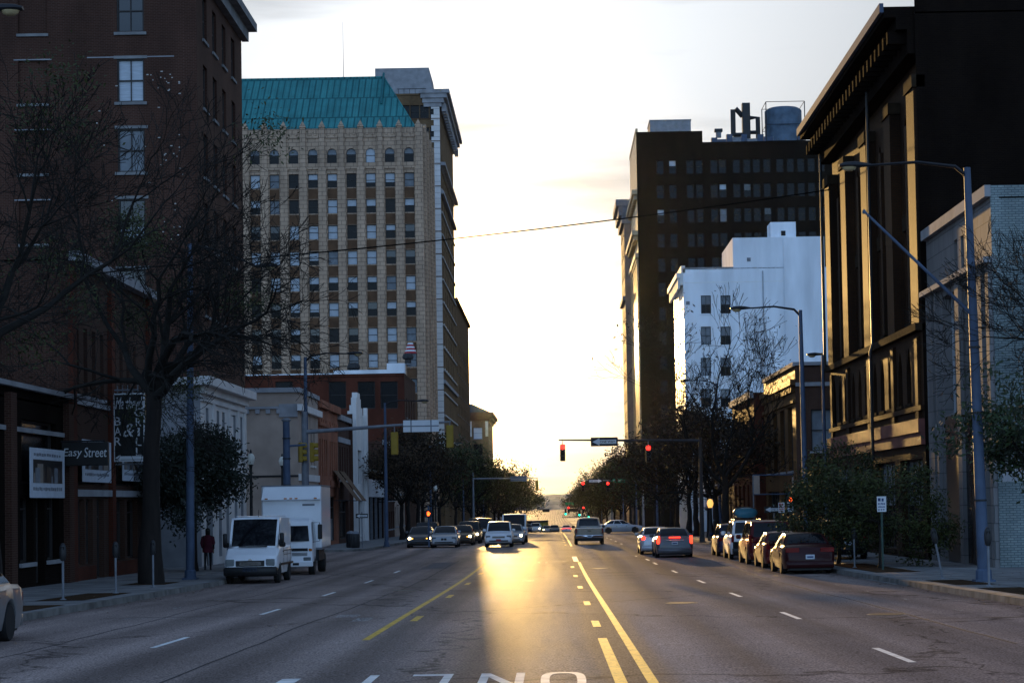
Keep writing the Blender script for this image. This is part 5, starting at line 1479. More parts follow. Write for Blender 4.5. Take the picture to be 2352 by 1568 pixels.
for i, (x, y, k, s_) in enumerate(rows_):
    o = mods[k] if not used[k] else copy_tree(mods[k]); used[k] = True
    o.location = (x, y, gz(y)+.13); o.rotation_euler = (0, 0, i*2.39); o.scale = (s_, s_, s_*(1.0 + .12*math.sin(i*1.7)))
    if y < 240: o['label'] = '%s beside %s, %s' % (kinds_[k], beside(x, y), 'oncoming-traffic side' if x < 0 else 'far pavement near the signals')
    else:
        o['label'] = 'distant street tree past the second junction, %s' % ('below the sunlit towers' if x < 0 else 'below the dark office tower')
        o['group'] = 'distant street trees %s' % ('below the sunlit towers' if x < 0 else 'below the dark tower')
# unique labels within the near rows
seen = {}
for o in list(bpy.data.objects):
    if o.name.startswith('street_tree') and o.parent is None and o.location.y < 240:
        lab = o['label']; seen.setdefault(lab, []).append(o)
for lab, os_ in seen.items():
    if len(os_) > 1:
        os_.sort(key=lambda q: q.location.y)
        for q, w_ in zip(os_, ('nearer', 'farther', 'farthest')): q['label'] = w_ + ' ' + lab
# ================================================================== STREET FURNITURE
def cobra(name, base, zl, tip, label, col='metal_blue', r=.11, lean=0.0, group='cobra-head street lamps', second=None, foot=True):
    """pole from base up to the arm root, arm to tip, lamp head at the tip"""
    t = thing(name, base, label, 'street lamp', group)
    bx, by, bz = base
    h = zl - bz
    mb = MB(); mb.tube([(0,0,0), (lean*.5, 0, h*.5), (lean, 0, h)], [r*1.25, r, r*.7], 10); mb.build('pole', M[col], t, smooth=40)
    if foot:
        mb = MB(); mb.box(-r*2, r*2, -r*2, r*2, 0, .06); mb.lathe([(r*1.7, .05), (r*1.6, .3), (r*1.25, .36)], n=10); mb.build('base_plate', M[col], t)
    a = Vector(tip) - Vector(base); root = Vector((lean, 0, h))
    mid = root.lerp(a, .5) + Vector((0, 0, .12))
    mb = MB(); mb.tube([root - Vector((0, 0, .25)), root.lerp(a, .12) + Vector((0, 0, .02)), mid, a], [.06, .055, .045, .035], 6); mb.build('arm', M['metal_dark'], t, smooth=60)
    d = (a - root); d.z = 0; d.normalize(); n = Vector((-d.y, d.x, 0))
    hd = MB(); rings = []
    for s_, w_, hh in ((-.1, .05, .05), (.1, .10, .09), (.35, .17, .12), (.62, .18, .10), (.78, .10, .05)):
        c = a + d*s_
        rings.append([c + n*(w_*math.cos(q*math.pi/5)) + Vector((0, 0, hh*math.sin(q*math.pi/5)*(1.0 if math.sin(q*math.pi/5) > 0 else .5))) for q in range(10)])
    hd.loft(rings, 0, True, True); head = hd.build('lamp_head', M['metal_dark'], t, smooth=50)
    ln = MB(); c = a + d*.5 - Vector((0, 0, .04)); rg = []
    for k, rr_ in ((0, .16), (-.07, .13), (-.11, .06)):
        rg.append([c + d*(rr_*1.3*math.cos(q*math.pi/5)) + n*(rr_*math.sin(q*math.pi/5)) + Vector((0, 0, k)) for q in range(10)])
    ln.loft(rg, 0, False, True); ln.build('lens', M['lens_amber'], head, smooth=50)
    return t

def T(p): return (p.x, p.y, p.z)
# near pole with two arms
b0 = gnd(2260, 1335, .15); Y = b0.y
ztop = at(2222, 385, Y).z
t = cobra('street_lamp', T(b0), ztop, T(at(1992, 380, Y)), 'tall blue-grey lamp post nearest the camera with a bare second arm', r=.135, lean=at(2222, 420, Y).x - b0.x, group='cobra-head street lamps')
pr = at(2232, 722, Y); pt_ = at(1985, 486, Y)
mb = MB(); mb.tube([Vector(T(pr)) - Vector(T(b0)), Vector(T(pt_)) - Vector(T(b0))], [.055, .035], 7); mb.lathe([(.05, -.06), (.06, 0), (.02, .06)], c=tuple(Vector(T(pt_)) - Vector(T(b0))), n=8); mb.build('bare_arm', M['metal_blue'], t, smooth=50)
for zz in (2.2, 4.6, 6.4):
    mb = MB(); k = zz/(ztop-b0.z); xx = (at(2222, 420, Y).x - b0.x)*k; mb.lathe([(.185-.05*k*.5, 0), (.185-.05*k*.5, .05)], c=(xx, 0, zz), n=10); mb.build('band', M['metal_dark'], t)
b0 = Vector((11.4, 96.5, gz(96.5)+.15)); Y = b0.y
def post_at(px, base_py, Y, toppy, tippx, tippy, label, **k):
    p = at(px, base_py, Y); base = (p.x, Y, gz(Y)+.15)
    tp = at(k.pop('toppx', px), toppy, Y)
    return cobra('street_lamp', base, tp.z, T(at(tippx, tippy, Y)), label, lean=tp.x-p.x, **k)
post_at(1852, 1190, 88, 712, 1718, 708, 'slim blue lamp post beside the gold-lit corner building, arm over the road', toppx=1838, r=.12)
post_at(1894, 1030, 108, 815, 1886, 814, 'short-armed lamp post close to the arched brick block', toppx=1889, r=.10)
post_at(1655, 1200, 158, 880, 1585, 874, 'lamp post half hidden by the tall bare tree', toppx=1645, r=.11)
post_at(437, 1330, 72.4, 560, 590, 612, 'tall blue-grey lamp post by the kerb next to the white cargo van', toppx=437, r=.13)
post_at(888, 1235, 133, 925, 958, 921, 'grey lamp post behind the hanging yellow signal', toppx=884, r=.11)
post_at(705, 1200, 106, 820, 800, 812, 'lamp post rising from the junction corner by the box truck', toppx=701, r=.12)
# the lamp at the picture's upper edge hangs from a post on the bar pavement
base = (-15.5, 44, gz(44)+.15)
cobra('street_lamp', base, at(-150, -20, 44).z, T(at(-28, 22, 44)), 'street lamp high over the near bar pavement with a domed head', r=.13)
# far ones, small
for i, (x, y, s_) in enumerate(((10.9, 210, -1), (10.9, 262, -1), (10.9, 312, -1), (10.9, 372, -1), (10.9, 450, -1), (10.9, 540, -1), (10.9, 640, -1), (10.9, 760, -1), (-12.5, 205, 1), (-12.5, 280, 1), (-12.5, 360, 1), (-12.5, 470, 1), (-12.5, 600, 1))):
    z = gz(y)+.15
    near_ = {0: 'lamp post by the white building, arm over the road', 8: 'lamp post by the maroon block, arm over the road'}.get(i)
    cobra('street_lamp', (x, y, z), z+9.2, (x+s_*2.6, y, z+9.4), near_ or 'distant lamp post past the second junction, %s' % ('under the towers' if x < 0 else 'on the dark tower side'), r=.10, group='distant lamp posts %s' % ('a' if x < 0 else 'b') if not near_ else 'cobra-head street lamps')
for o in bpy.data.objects:
    if o.get('group') == 'distant lamp posts a': o['group'] = 'distant lamp posts under the towers'
    if o.get('group') == 'distant lamp posts b': o['group'] = 'distant lamp posts on the dark tower side'

# ---------------- signals
def sig_head(name, loc, label, lit, rz=0.0, body='metal_dark', hang=.25, group=None, big=1.0, face=True, cat='traffic light', visor=True):
    """three-lens head; its face looks along local -Y"""
    t = thing(name, loc, label, cat, group, rz)
    s = big
    mb = MB(); mb.bbox(-.17*s, .17*s, -.10*s, .12*s, -1.07*s, 0, .03*s); 
    for k in (1, 2): mb.box(-.175*s, .175*s, -.105*s, .125*s, -.3567*s*k-.008, -.3567*s*k+.008)
    hs = mb.build('housing', M[body], t)
    mb = MB(); mb.tube([(0, .01, 0), (0, .01, hang)], .03*s, 6); mb.build('hanger', M['metal_grey'], t)
    for k in range(3):
        z = -.178*s - .3567*s*k
        mb = MB(); mb.lathe([(.145*s, 0), (.13*s, -.03*s), (.08*s, -.05*s), (.01, -.055*s)], c=(0, -.102*s, z), n=16, axis='y')
        on_ = (lit == 'red' and k == 0) or (lit == 'green' and k == 2)
        ln = mb.build('lens', M['red_on' if lit == 'red' else 'green_on'] if on_ else M['lens_off'], t, smooth=60)
        if visor:
            mb = MB(); n = 14; r0, r1 = [], []
            for q in range(n+1):
                a = math.radians(-40 + 260*q/n)
                r0.append((.158*s*math.cos(a), -.10*s, z + .158*s*math.sin(a))); r1.append((.158*s*math.cos(a), -.10*s - .22*s, z + .158*s*math.sin(a) + .0))
            mb.loft([r0, r1], 0, closed=False); mb.build('visor', M[body], ln)
    return t

def mast(base, h, arm_pts, label, name='signal_mast', group='signal mast arms', r=.14, col='metal_grey', cap=True):
    t = thing(name, base, label, 'signal mast', group)
    mb = MB(); mb.tube([(0,0,0), (0,0,h)], [r*1.2, r*.85], 10); mb.build('pole', M[col], t, smooth=40)
    mb = MB(); pts = [Vector(q) - Vector(base) for q in arm_pts]; n = len(pts)
    mb.tube(pts, [.11 - .065*i/(n-1) for i in range(n)], 8); mb.build('arm', M[col], t, smooth=60)
    mb = MB(); mb.lathe([(r*1.9, 0), (r*1.9, .05), (r*1.4, .1), (r*1.3, .35)], n=10); mb.build('base_plate', M[col], t)
    return t

def ink_row(t, w, h, z, m, n, out=.004):
    """a line of print too small to read: one low relief mesh of short strokes"""
    mb = MB(); rr = random.Random(n*7+int(w*100)); x = -w/2; st = w/n
    for q in range(n):
        k = st*rr.uniform(.55, .85); mb.box(x, x+k, -out, -.0005, z-h*rr.uniform(.3, .5), z+h*rr.uniform(.3, .5)); x += st
    return mb.build('print_line', M[m], t)
# first junction, far corner: one-way sign and two red heads
Y = 127.2; zb = gz(Y)+.15
ae = at(1283, 1010, Y); base = (at(1612, 1200, Y).x, Y, zb)
mast(base, at(1600, 1004, Y).z - zb, [(base[0], Y, at(1605, 1012, Y).z), (at(1450, 1011, Y).x, Y, at(1450, 1011, Y).z), T(ae)], 'long signal mast arm over the far side of the first junction', col='metal_dark', r=.13)
p = at(1292, 1020, Y); sig_head('traffic_signal', T(p), 'red traffic light hanging free against the bright sky', 'red', group='red lights at the first junction', hang=.27)
p = at(1489, 1022, Y-.1); sig_head('traffic_signal', T(p), 'red traffic light hanging before the dark trees, next to the one-way sign', 'red', group='red lights at the first junction', hang=.27)
def sign_plate(name, c, w, h, label, base_mat, border=None, cat='sign', thick=.03, rz=0.0, group=None):
    t = thing(name, c, label, cat, group, rz)
    mb = MB(); mb.bbox(-w/2, w/2, 0, thick, -h/2, h/2, min(.008, thick*.25)); mb.build('panel', M[base_mat], t)
    return t
def arrow(mb, x0, x1, z, shaft, head_w, head_l, y=-.006, left=True):
    """flat arrow plate 6 mm thick"""
    s = 1 if left else -1
    tip, tail = (x0, x1) if left else (x1, x0)
    pts = [(tip, z), (tip + s*head_l, z + head_w/2), (tip + s*head_l, z + shaft/2), (tail, z + shaft/2), (tail, z - shaft/2), (tip + s*head_l, z - shaft/2), (tip + s*head_l, z - head_w/2)]
    mb.loft([[(x, y, zz) for x, zz in pts], [(x, -.001, zz) for x, zz in pts]], 0, True, True)
def one_way(c, w, h, label, left=True, rz=0.0, group='one-way arrow signs'):
    t = sign_plate('one_way_sign', c, w, h, label, 'sign_black', rz=rz, group=group)
    mb = MB(); arrow(mb, -w*.44, w*.44, 0, h*.46, h*.80, w*.26, left=left); mb.build('arrow', M['sign_white'], t)
    me = text_mesh('ONE WAY', w*.56, h*.27, .004, bold=.012); me.materials.append(M['sign_black'])
    link('lettering', me, t, (w*.12 if left else -w*.12, -.009, 0))
    return t
p = at(1388, 1014, Y-.18); one_way(T(p), 62/F*Y, 20.5/F*Y, 'long black and white one-way sign on the mast arm pointing at the sun')
# second junction
Y = 256; zb = gz(Y)+.15
base = (at(1478, 1200, Y).x, Y, zb)
mast(base, at(1478, 1096, Y).z - zb, [(base[0], Y, at(1478, 1104, Y).z), (at(1400, 1103, Y).x, Y, at(1400, 1103, Y).z), T(at(1335, 1102, Y))], 'smaller signal mast arm over the second junction', col='metal_grey', r=.13)
p = at(1339, 1106, Y); sig_head('traffic_signal', T(p), 'red traffic light at the free end of the second junction mast', 'red', group='red lights at the second junction', big=1.12)
p = at(1396, 1106, Y-.1); sig_head('traffic_signal', T(p), 'red traffic light between the one-way sign and the green street sign', 'red', group='red lights at the second junction', big=1.12)
p = at(1368, 1104, Y-.2); one_way(T(p), 33/F*Y, 10.5/F*Y, 'black and white one-way sign at the second junction pointing away from the sun', left=False)
p = at(1422, 1103, Y-.2); t = sign_plate('street_sign', T(p), 35/F*Y, 8/F*Y, 'green street name sign on the second junction mast', 'sign_green', group='overhead street name signs')
ink_row(t, 1.5, .16, 0, 'sign_white', 8)
# near corner, seen from behind: yellow heads and the blank sign back
Y = 100.5; zb = gz(Y)+.15
base = (at(702, 1240, Y).x, Y, zb)
t = mast(base, at(703, 1000, Y).z - zb + 1.2, [(base[0], Y, at(704, 992, Y).z), (at(820, 983, Y).x, Y, at(820, 983, Y).z), (at(930, 975, Y).x, Y, at(930, 975, Y).z), T(at(1036, 968, Y))], 'signal mast arm seen from behind at the box truck corner', col='metal_grey', r=.16)
p = at(906, 992, Y); sig_head('traffic_signal', T(p), 'yellow-cased signal seen from behind, hanging mid-arm', None, rz=math.pi, body='signal_yellow', group='yellow-cased signals facing away', hang=.33, big=1.06)
p = at(1033, 976, Y); sig_head('traffic_signal', T(p), 'yellow-cased signal seen from behind at the arm tip', None, rz=math.pi, body='signal_yellow', group='yellow-cased signals facing away', hang=.15, big=1.06)
for px, lab in ((690, 'yellow-cased signal on the kerb side of the mast pole'), (717, 'yellow-cased signal on the road side of the mast pole')):
    p = at(px, 1016, Y-.3); sig_head('traffic_signal', T(p), lab, None, rz=math.pi*.5 if px > 700 else math.pi*.6, body='signal_yellow', group='yellow-cased signals facing away', hang=.1, big=.92)
p = at(967, 978, Y-.16); sw = 82/F*Y; sh = 27/F*Y
t = sign_plate('street_sign', T(p), sw, sh, 'large white sign back on the near signal mast', 'sign_white', group=None)
mb = MB(); mb.box(-sw/2, sw/2, -.012, -.001, -.03, .03); 
for xx in (-.5, .5): mb.box(xx-.03, xx+.03, -.014, -.001, -sh/2, sh/2)
mb.build('stiffener', M['metal_grey'], t)
# banded pole with side bracket
p = at(660, 1200, 99); t = thing('utility_pole', (p.x, 99, gz(99)+.15), 'short capped steel pole with a side bracket behind the box truck', 'pole')
hh = at(660, 966, 99).z - gz(99) - .15
mb = MB(); mb.tube([(0,0,0),(0,0,hh)], [.2,.17], 12); mb.build('shaft', M['metal_blue'], t, smooth=40)
mb = MB(); mb.lathe([(.22, hh-.02), (.24, hh+.05), (.12, hh+.14)], n=12); mb.build('cap', M['metal_grey'], t)
for k in (.9, 1.9, 3.2):
    mb = MB(); mb.lathe([(.205, hh-k), (.205, hh-k+.06)], n=12); mb.build('band', M['metal_dark'], t)
mb = MB(); mb.tube([(.15, 0, hh-1.25), (.95, 0, hh-1.2)], .06, 6); mb.build('bracket', M['metal_blue'], t)
# far junction lights beyond
Y = 470
for (px, py, lit, lab) in ((1299, 1171, 'green', 'small green light low over the far road, nearest the sun'), (1306, 1166, 'red', 'small red light just above the far green lights'), (1331, 1173, 'green', 'small green light left of the pickup roof'), (1352, 1178, 'green', 'green light directly over the pickup roof'), (1340, 1166, 'red', 'small red light over the far trees')):
    p = at(px, py-3, Y); sig_head('traffic_signal', T(p), lab, lit, group='far signal lights', big=1.35, visor=False, hang=.6)
t = thing('signal_mast', (11.0, 471, gz(471)), 'far signal mast carrying the green lights beyond the pickup', 'signal mast', 'signal mast arms')
mb = MB(); mb.tube([(0,0,0),(0,0,7)], .14); mb.build('pole', M['metal_dark'], t); mb = MB(); mb.tube([(0,0,3.9),(-9,0,3.7)], .09); mb.tube([(0,0,5.1),(-9,0,5.0)], .05); mb.build('arm', M['metal_dark'], t)
p = at(1308, 1156, 480); t = sign_plate('street_sign', T(p), 1.8*1.1, .62, 'tiny dark green overhead sign far down the road', 'sign_green', group='overhead street name signs')
mb = MB(); mb.tube([(0,.1,.3),(0,.1,1.2)], .05); mb.build('hanger', M['metal_grey'], t)
for (px, y_, w_) in ((1317, 1170, 22), (1254, 1172, 16)):
    p = at(px, y_, 620); t = sign_plate('overhead_sign', T(p), w_/F*620, 7/F*620, 'dark overhead board far away %s' % ('beside the green lights' if px > 1300 else 'above the distant bus'), 'sign_black', group='dark far overhead boards'); mb = MB(); mb.box(-w_/F*310, w_/F*310, -.02, .06, .48, .6); mb.build('edge', M['stone'], t)
# left far mast with blue-grey sign and hanging head
Y = 236; base = (at(1088, 1200, Y).x, Y, gz(Y)+.15)
mast(base, 7.2, [(base[0], Y, at(1095, 1099, Y).z), T(at(1236, 1097, Y))], 'slim mast arm seen from behind at the second junction', col='metal_grey', r=.12)
p = at(1233, 1103, Y); sig_head('traffic_signal', T(p), 'small dark signal seen from behind at the second junction', None, rz=math.pi, body='signal_yellow', big=1.05, group='yellow-cased signals facing away')
p = at(1191, 1099, Y-.15); t = sign_plate('street_sign', T(p), 37/F*Y, 12/F*Y, 'blue-grey blank sign back on the slim far mast', 'metal_blue'); mb = MB(); mb.box(-.9, .9, -.012, -.001, -.03, .03); mb.build('stiffener', M['metal_grey'], t)

# pedestrian hand signals
def hand_signal(px, py, Y, label, rz=0, base_px=None):
    p = at(px, py, Y); zb = gz(Y)+.15
    t = thing('pedestrian_signal', (p.x, Y, zb), label, 'pedestrian signal', 'pedestrian hand signals'); h = p.z - zb
    mb = MB(); mb.tube([(0, .15, 0), (0, .15, h+.5)], .06, 8); mb.build('post', M['metal_blue'], t, smooth=40)
    mb = MB(); mb.bbox(-.23, .23, -.09, .09, h-.23, h+.23, .02); c = mb.build('housing', M['metal_dark'], t)
    mb = MB()
    f = -.095
    mb.poly([(-.07, f, h-.13), (.07, f, h-.13), (.085, f, h+.0), (-.085, f, h+.0)])
    for k, (hx, ht) in enumerate(((-.065, .11), (-.022, .145), (.022, .135), (.065, .10))): mb.poly([(hx-.017, f, h+.003), (hx+.017, f, h+.003), (hx+.015, f, h+ht), (hx-.015, f, h+ht)])
    mb.poly([(.088, f, h-.05), (.14, f, h+.03), (.115, f, h+.05), (.088, f, h-.005)])
    mb.build('hand_symbol', M['hand_on'], c)
hand_signal(1815, 1147, 127.6, 'glowing red hand signal over the parked cars')
hand_signal(984, 1179, 128.5, 'glowing orange hand signal behind the waiting cars')
# one-way sign on a post (right corner) with parking plates
Y = 108.8; p = at(1762, 1169, Y); zb = gz(105)+.15
def post_for(t, h, r=.035, m='metal_grey', y=.05):
    mb = MB(); mb.tube([(0, y, -h), (0, y, .25)], r, 6); return mb.build('post', M[m], t)
t = one_way((p.x, 105.4, p.z), 44/F*Y, 14/F*Y, 'low one-way sign on a post between the parked cars and the corner building', group='one-way arrow signs'); post_for(t, p.z - zb)
p = at(831, 1184, 129.5); t = one_way((p.x, 129.5, p.z), 28/F*129, 10/F*129, 'small one-way sign on a post at the far corner by the awning'); post_for(t, p.z - gz(129.5) - .15)
def parking_sign(px, py, w, h, Y, base_z, label, lines, red=False, post=True):
    p = at(px, py, Y)
    t = sign_plate('parking_sign', T(p), w, h, label, 'sign_white', thick=.012, group='parking rule plates')
    for i, (n_, k, hh) in enumerate(lines):
        ink_row(t, w*.78, hh, k*h, 'ink_red' if red else 'ink_blue', n_)
    if post: post_for(t, p.z - base_z, .04, 'metal_green', .06)
    return t
b0 = gnd(2028, 1308, .15)
parking_sign(2025, 1157, .32, .53, b0.y, b0.z, 'white parking plate on a green post by the small leafy tree', [(2, .28, .13), (5, .02, .07), (6, -.18, .06), (3, -.36, .06)])
parking_sign(1795, 1165, .32, .52, 103, gz(103)+.15, 'white no-parking plate with red lettering next to the low one-way sign', [(2, .3, .14), (5, .04, .07), (4, -.16, .07), (4, -.34, .06)], red=True)
parking_sign(1815, 1163, .30, .50, 102.2, gz(102)+.15, 'pale blue plate beside the red-lettered plate', [(3, .25, .1), (4, 0, .09), (4, -.26, .08)])
# grey frame of a shelter past the junction
Y = 131; t = thing('sign_frame', (at(1782, 1200, Y).x, Y, gz(Y)+.15), 'empty grey tubular billboard frame before the gold-lit corner building', 'frame')
hw = 50/F*Y; zt_ = at(1782, 1090, Y).z - gz(Y) - .15; zl_ = at(1782, 1134, Y).z - gz(Y) - .15
mb = MB()
for x in (-hw, hw): mb.tube([(x, 0, 0), (x, 0, zt_)], .05, 6)
mb.build('post', M['metal_grey'], t)
mb = MB()
for z in (zt_, zl_): mb.tube([(-hw, 0, z), (hw, 0, z)], .045, 6)
mb.build('rail', M['metal_blue'], t)
mb = MB(); mb.box(-hw, -hw+.42, -.03, .03, zl_, zt_); mb.box(hw-.3, hw, -.03, .03, zl_, zt_); mb.build('panel', M['stucco_grey'], t)
# acorn lamps
def acorn(px, py, Y, label, lit=False):
    p = at(px, py, Y); zb = gz(Y)+.15; h = p.z - zb
    t = thing('globe_lamp', (p.x, Y, zb), label, 'street lamp', 'globe lamps on black posts')
    mb = MB(); mb.lathe([(.2, 0), (.2, .3), (.12, .5), (.09, .9), (.07, h-.5), (.1, h-.35), (.15, h-.3)], n=12); mb.build('post', M['metal_dark'], t, smooth=40)
    mb = MB(); mb.lathe([(.13, h-.3), (.2, h-.12), (.22, h+.02), (.16, h+.2), (.06, h+.28)], n=14); mb.build('globe', M['globe_lit' if lit else 'globe'], t, smooth=60)
    mb = MB(); mb.lathe([(.07, h+.28), (.05, h+.4), (.005, h+.5)], n=10); mb.build('finial', M['metal_dark'], t)
acorn(576, 1053, 103.5, 'globe lamp on a black post at the edge of the pale stone front')
acorn(648, 1058, 127.5, 'globe lamp on a black post against the grey rendered wall')
acorn(1631, 1155, 134, 'lit yellow globe lamp behind the silver-and-grey pair of cars', True)
acorn(1000, 1120, 200, 'globe lamp post among the brown trees by the maroon block')
# overhead cable
pts = []
for i in range(33):
    k = i/32; px = -60 + 1965*k
    base_py = 640 + (436-640)*k
    pts.append(T(at(px, base_py + 42*4*k*(1-k)*.55, 84 + 23*k)))
t = thing('overhead_cable', pts[0], 'thin black cable sagging across the street from wall to wall', 'cable')
mb = MB(); mb.tube([Vector(q) - Vector(pts[0]) for q in pts], .034, 5); mb.build('wire', M['cable_black'], t)
mb = MB(); e = Vector(pts[-1]) - Vector(pts[0]); mb.lathe([(.06, -.12), (.08, 0), (.06, .12)], c=tuple(e), n=8); mb.build('anchor', M['metal_dark'], t)
# parking meters
def meter(px, py, label, lean=0.0, top=None):
    b0 = gnd(px, py, .15)
    t = thing('parking_meter', T(b0), label, 'parking meter', 'parking meters on the kerbs'); t.rotation_euler = (0, lean, 0)
    mb = MB(); mb.tube([(0,0,-.05),(0,0,1.05)], .032, 8); mb.build('post', M['metal_grey'], t, smooth=40)
    mb = MB(); mb.lathe([(.09, 0), (.09, .02), (.04, .04)], n=10); mb.build('foot', M['metal_grey'], t)
    mb = MB(); r = [(.05, 1.03), (.08, 1.08), (.095, 1.2), (.095, 1.32), (.085, 1.40), (.055, 1.47), (.02, 1.50)]
    mb.lathe(r, n=12); hd = mb.build('head', M['metal_dark'], t, smooth=45); hd.scale = (1, .75, 1)
    mb = MB(); mb.box(-.05, .05, -.085, -.07, 1.32, 1.40); mb.build('display', M['glass_dark'], hd)
meter(145, 1377, 'parking meter beside the soil strip, farthest from the bar')
meter(266, 1362, 'parking meter in front of the bar door')
meter(352, 1348, 'parking meter by the big bare tree trunk')
meter(2272, 1346, 'upright parking meter beside the nearest lamp post')
meter(2165, 1328, 'leaning parking meter by the driveway ramp', lean=-.17)
meter(1963, 1303, 'parking meter behind the parked dark saloon')
# bar signs
def blade(c, w, h, label, name, texts, thick=.25, rz=0.0, border=True, bracket=True):
    t = thing(name, c, label, 'sign', None, rz)
    mb = MB(); mb.bbox(-w/2, w/2, -thick/2, thick/2, -h/2, h/2, .02); pn = mb.build('panel', M['sign_black'], t)
    if border:
        mb = MB(); f = -thick/2-.004
        for (a, e, g, k) in ((-w/2, w/2, h/2-.06, h/2), (-w/2, w/2, -h/2, -h/2+.06), (-w/2, -w/2+.06, -h/2+.06, h/2-.06), (w/2-.06, w/2, -h/2+.06, h/2-.06)):
            mb.box(a, e, f, -thick/2-.0005, g, k)
        mb.build('border', M['sign_white'], t)
    for (s_, x, z, ww, hh, sh) in texts:
        me = text_mesh(s_, ww, hh, .012, shear=sh); me.materials.append(M['sign_ink'])
        link('lettering', me, t, (x, -thick/2-.008, z))
    return t
Y = 78.4
c = at(298, 981, Y); w = 73/F*Y; h = 157/F*Y
sx = lambda px: (px-298)/F*Y; sz = lambda py: (981-py)/F*Y
tx = [('Matthew\'s', sx(300), sz(925), 66/F*Y, 28/F*Y, .35), ('&', sx(297), sz(988), 26/F*Y, 30/F*Y, .3)]
for i, ch in enumerate('BAR'): tx.append((ch, sx(272), sz(967 + i*23), 15/F*Y, 19/F*Y, 0))
for i, ch in enumerate('GRILL'): tx.append((ch, sx(320), sz(947 + i*22.5), (20 if ch == 'G' else 5 if ch == 'I' else 13)/F*Y, 18.5/F*Y, 0))
t = blade((c.x, Y, c.z), w, h, 'tall black bar and grill blade sign with white letters and a pale border', 'bar_sign', tx)
mb = MB(); arrow(mb, sx(266), sx(331), sz(1051), .13, .26, .2, y=-.14); ar = mb.build('arrow', M['sign_white'], t)
mb = MB()
for z in (h/2+.12, -h/2-.1, h*.1): mb.tube([(-1.6, 0, z), (w/2*.9, 0, z)], .04, 6)
for q in range(6): mb.tube([(-w/2+.15+q*.2, 0, h/2), (-w/2+.15+q*.2, 0, h/2+.32)], .022, 5)
mb.build('bracket', M['metal_grey'], t)
Y = 70.5; c = at(196, 1042, Y)
t = blade((c.x, Y, c.z), 107/F*Y, 54/F*Y, 'small black shop sign with pale brush lettering beside the bar sign', 'shop_sign', [('Easy', -.42, .02, .66, .36, .15), ('Street', .38, .05, .80, .34, .15)], border=False, thick=.2)
mb = MB(); mb.tube([(-1.8, 0, .45), (.7, 0, .45)], .03, 5); mb.build('bracket', M['metal_dark'], t)
# posters (flat printed sheets on the glass)
def poster(side_x, u, z, w, h, label, seed, top, bottom):
    t = thing('poster', (side_x, u, z), label, 'poster', None, math.pi/2)
    mb = MB(); mb.bbox(-w/2, w/2, 0, .03, -h/2, h/2, .006); mb.build('sheet', M['poster_white'], t)
    mb = MB(); rr = random.Random(seed); x = -w*.42; n = 9
    pics = MB(); pics.box(-w*.42, w*.42, -.008, -.0005, -h*.2, h*.27, 0)
    for q in range(n):
        a = -w*.42 + w*.84*rr.random()*.85; pics.box(a, a+w*rr.uniform(.05, .16), -.012-.0007*q, -.0085-.0006*q, -h*.2, -h*.2+h*rr.uniform(.12, .43), 1+q % 3)
    pics.build('photo_print', [M['sign_black'], M['print_brown'], M['print_grey'], M['print_buff']], t)
    for s_, z_, ww, hh in ((top, h*.37, w*.8, h*.07), (bottom, -h*.32, w*.84, h*.08)):
        ink_row(t, ww, hh, z_, 'print_grey', s_, .006)
poster(-17.02, 67.6, at(97, 1087, 67.6).z, 4.6, 112/F*67.6, 'wide white poster with a dark photograph over the low storefront window', 3, 11, 15)
poster(-17.03, 75.0, at(204, 1060, 75).z, 4.7, 1.55, 'white photo banner above the bar door', 4, 8, 17)
poster(-17.03, 81.3, at(286, 1062, 81).z, 3.8, 1.5, 'white photo banner beneath the tall bar sign', 5, 8, 17)
# awning and street clutter at the far corner
p = at(815, 1150, 134); t = thing('awning', (-16.3, 141, gz(141)), 'tilted brown canvas awning folded against the ornate orange front', 'awning')
mb = MB(); 
for k in range(2): mb.poly([(0, 8+k*4.5, 6.2-.6), (0, 11.5+k*4.5, 6.2-.6), (1.7, 11.5+k*4.5, 3.3), (1.7, 8+k*4.5, 3.3)])
mb.build('canvas', mat('brown_canvas', (.12, .07, .04), rough=.9), t)
mb = MB()
for u in (8, 11.5, 12.5, 16): mb.tube([(0, u, 3.35), (1.7, u, 3.3)], .03, 5)
mb.build('strut', M['metal_dark'], t)
def bin_(x, y, label):
    t = thing('litter_bin', (x, y, gz(y)+.15), label, 'litter bin', 'litter bins on the far pavement')
    mb = MB(); mb.lathe([(.26, 0), (.3, .1), (.3, .85), (.27, .92)], n=14); mb.build('bin_body', M['metal_dark'], t, smooth=40)
    mb = MB(); mb.lathe([(.29, .92), (.2, 1.05), (.05, 1.1)], n=14); mb.build('lid', M['metal_grey'], t, smooth=40)
bin_(-12.8, 129.5, 'black litter bin at the far corner near the hand signal')
bin_(-13.3, 131.5, 'black litter bin beside the grey lamp post at the far corner')
# lights on the far hillside road and distant poles
for i, (px, py) in enumerate(((1330, 1219-60), (1354, 1216-40), (1372, 1196-25))): pass
t = thing('far_tower', (at(1334-10, 1130, 2200).x, 2200, -8), 'thin lattice mast on the hazy skyline', 'mast')
mb = MB(); mb.tube([(0,0,0),(0,0,24)], [.9,.4], 4); mb.build('lattice', M['metal_grey'], t); mb = MB(); mb.lathe([(1.2, 24), (1.2, 25)], n=6); mb.build('platform', M['metal_grey'], t)
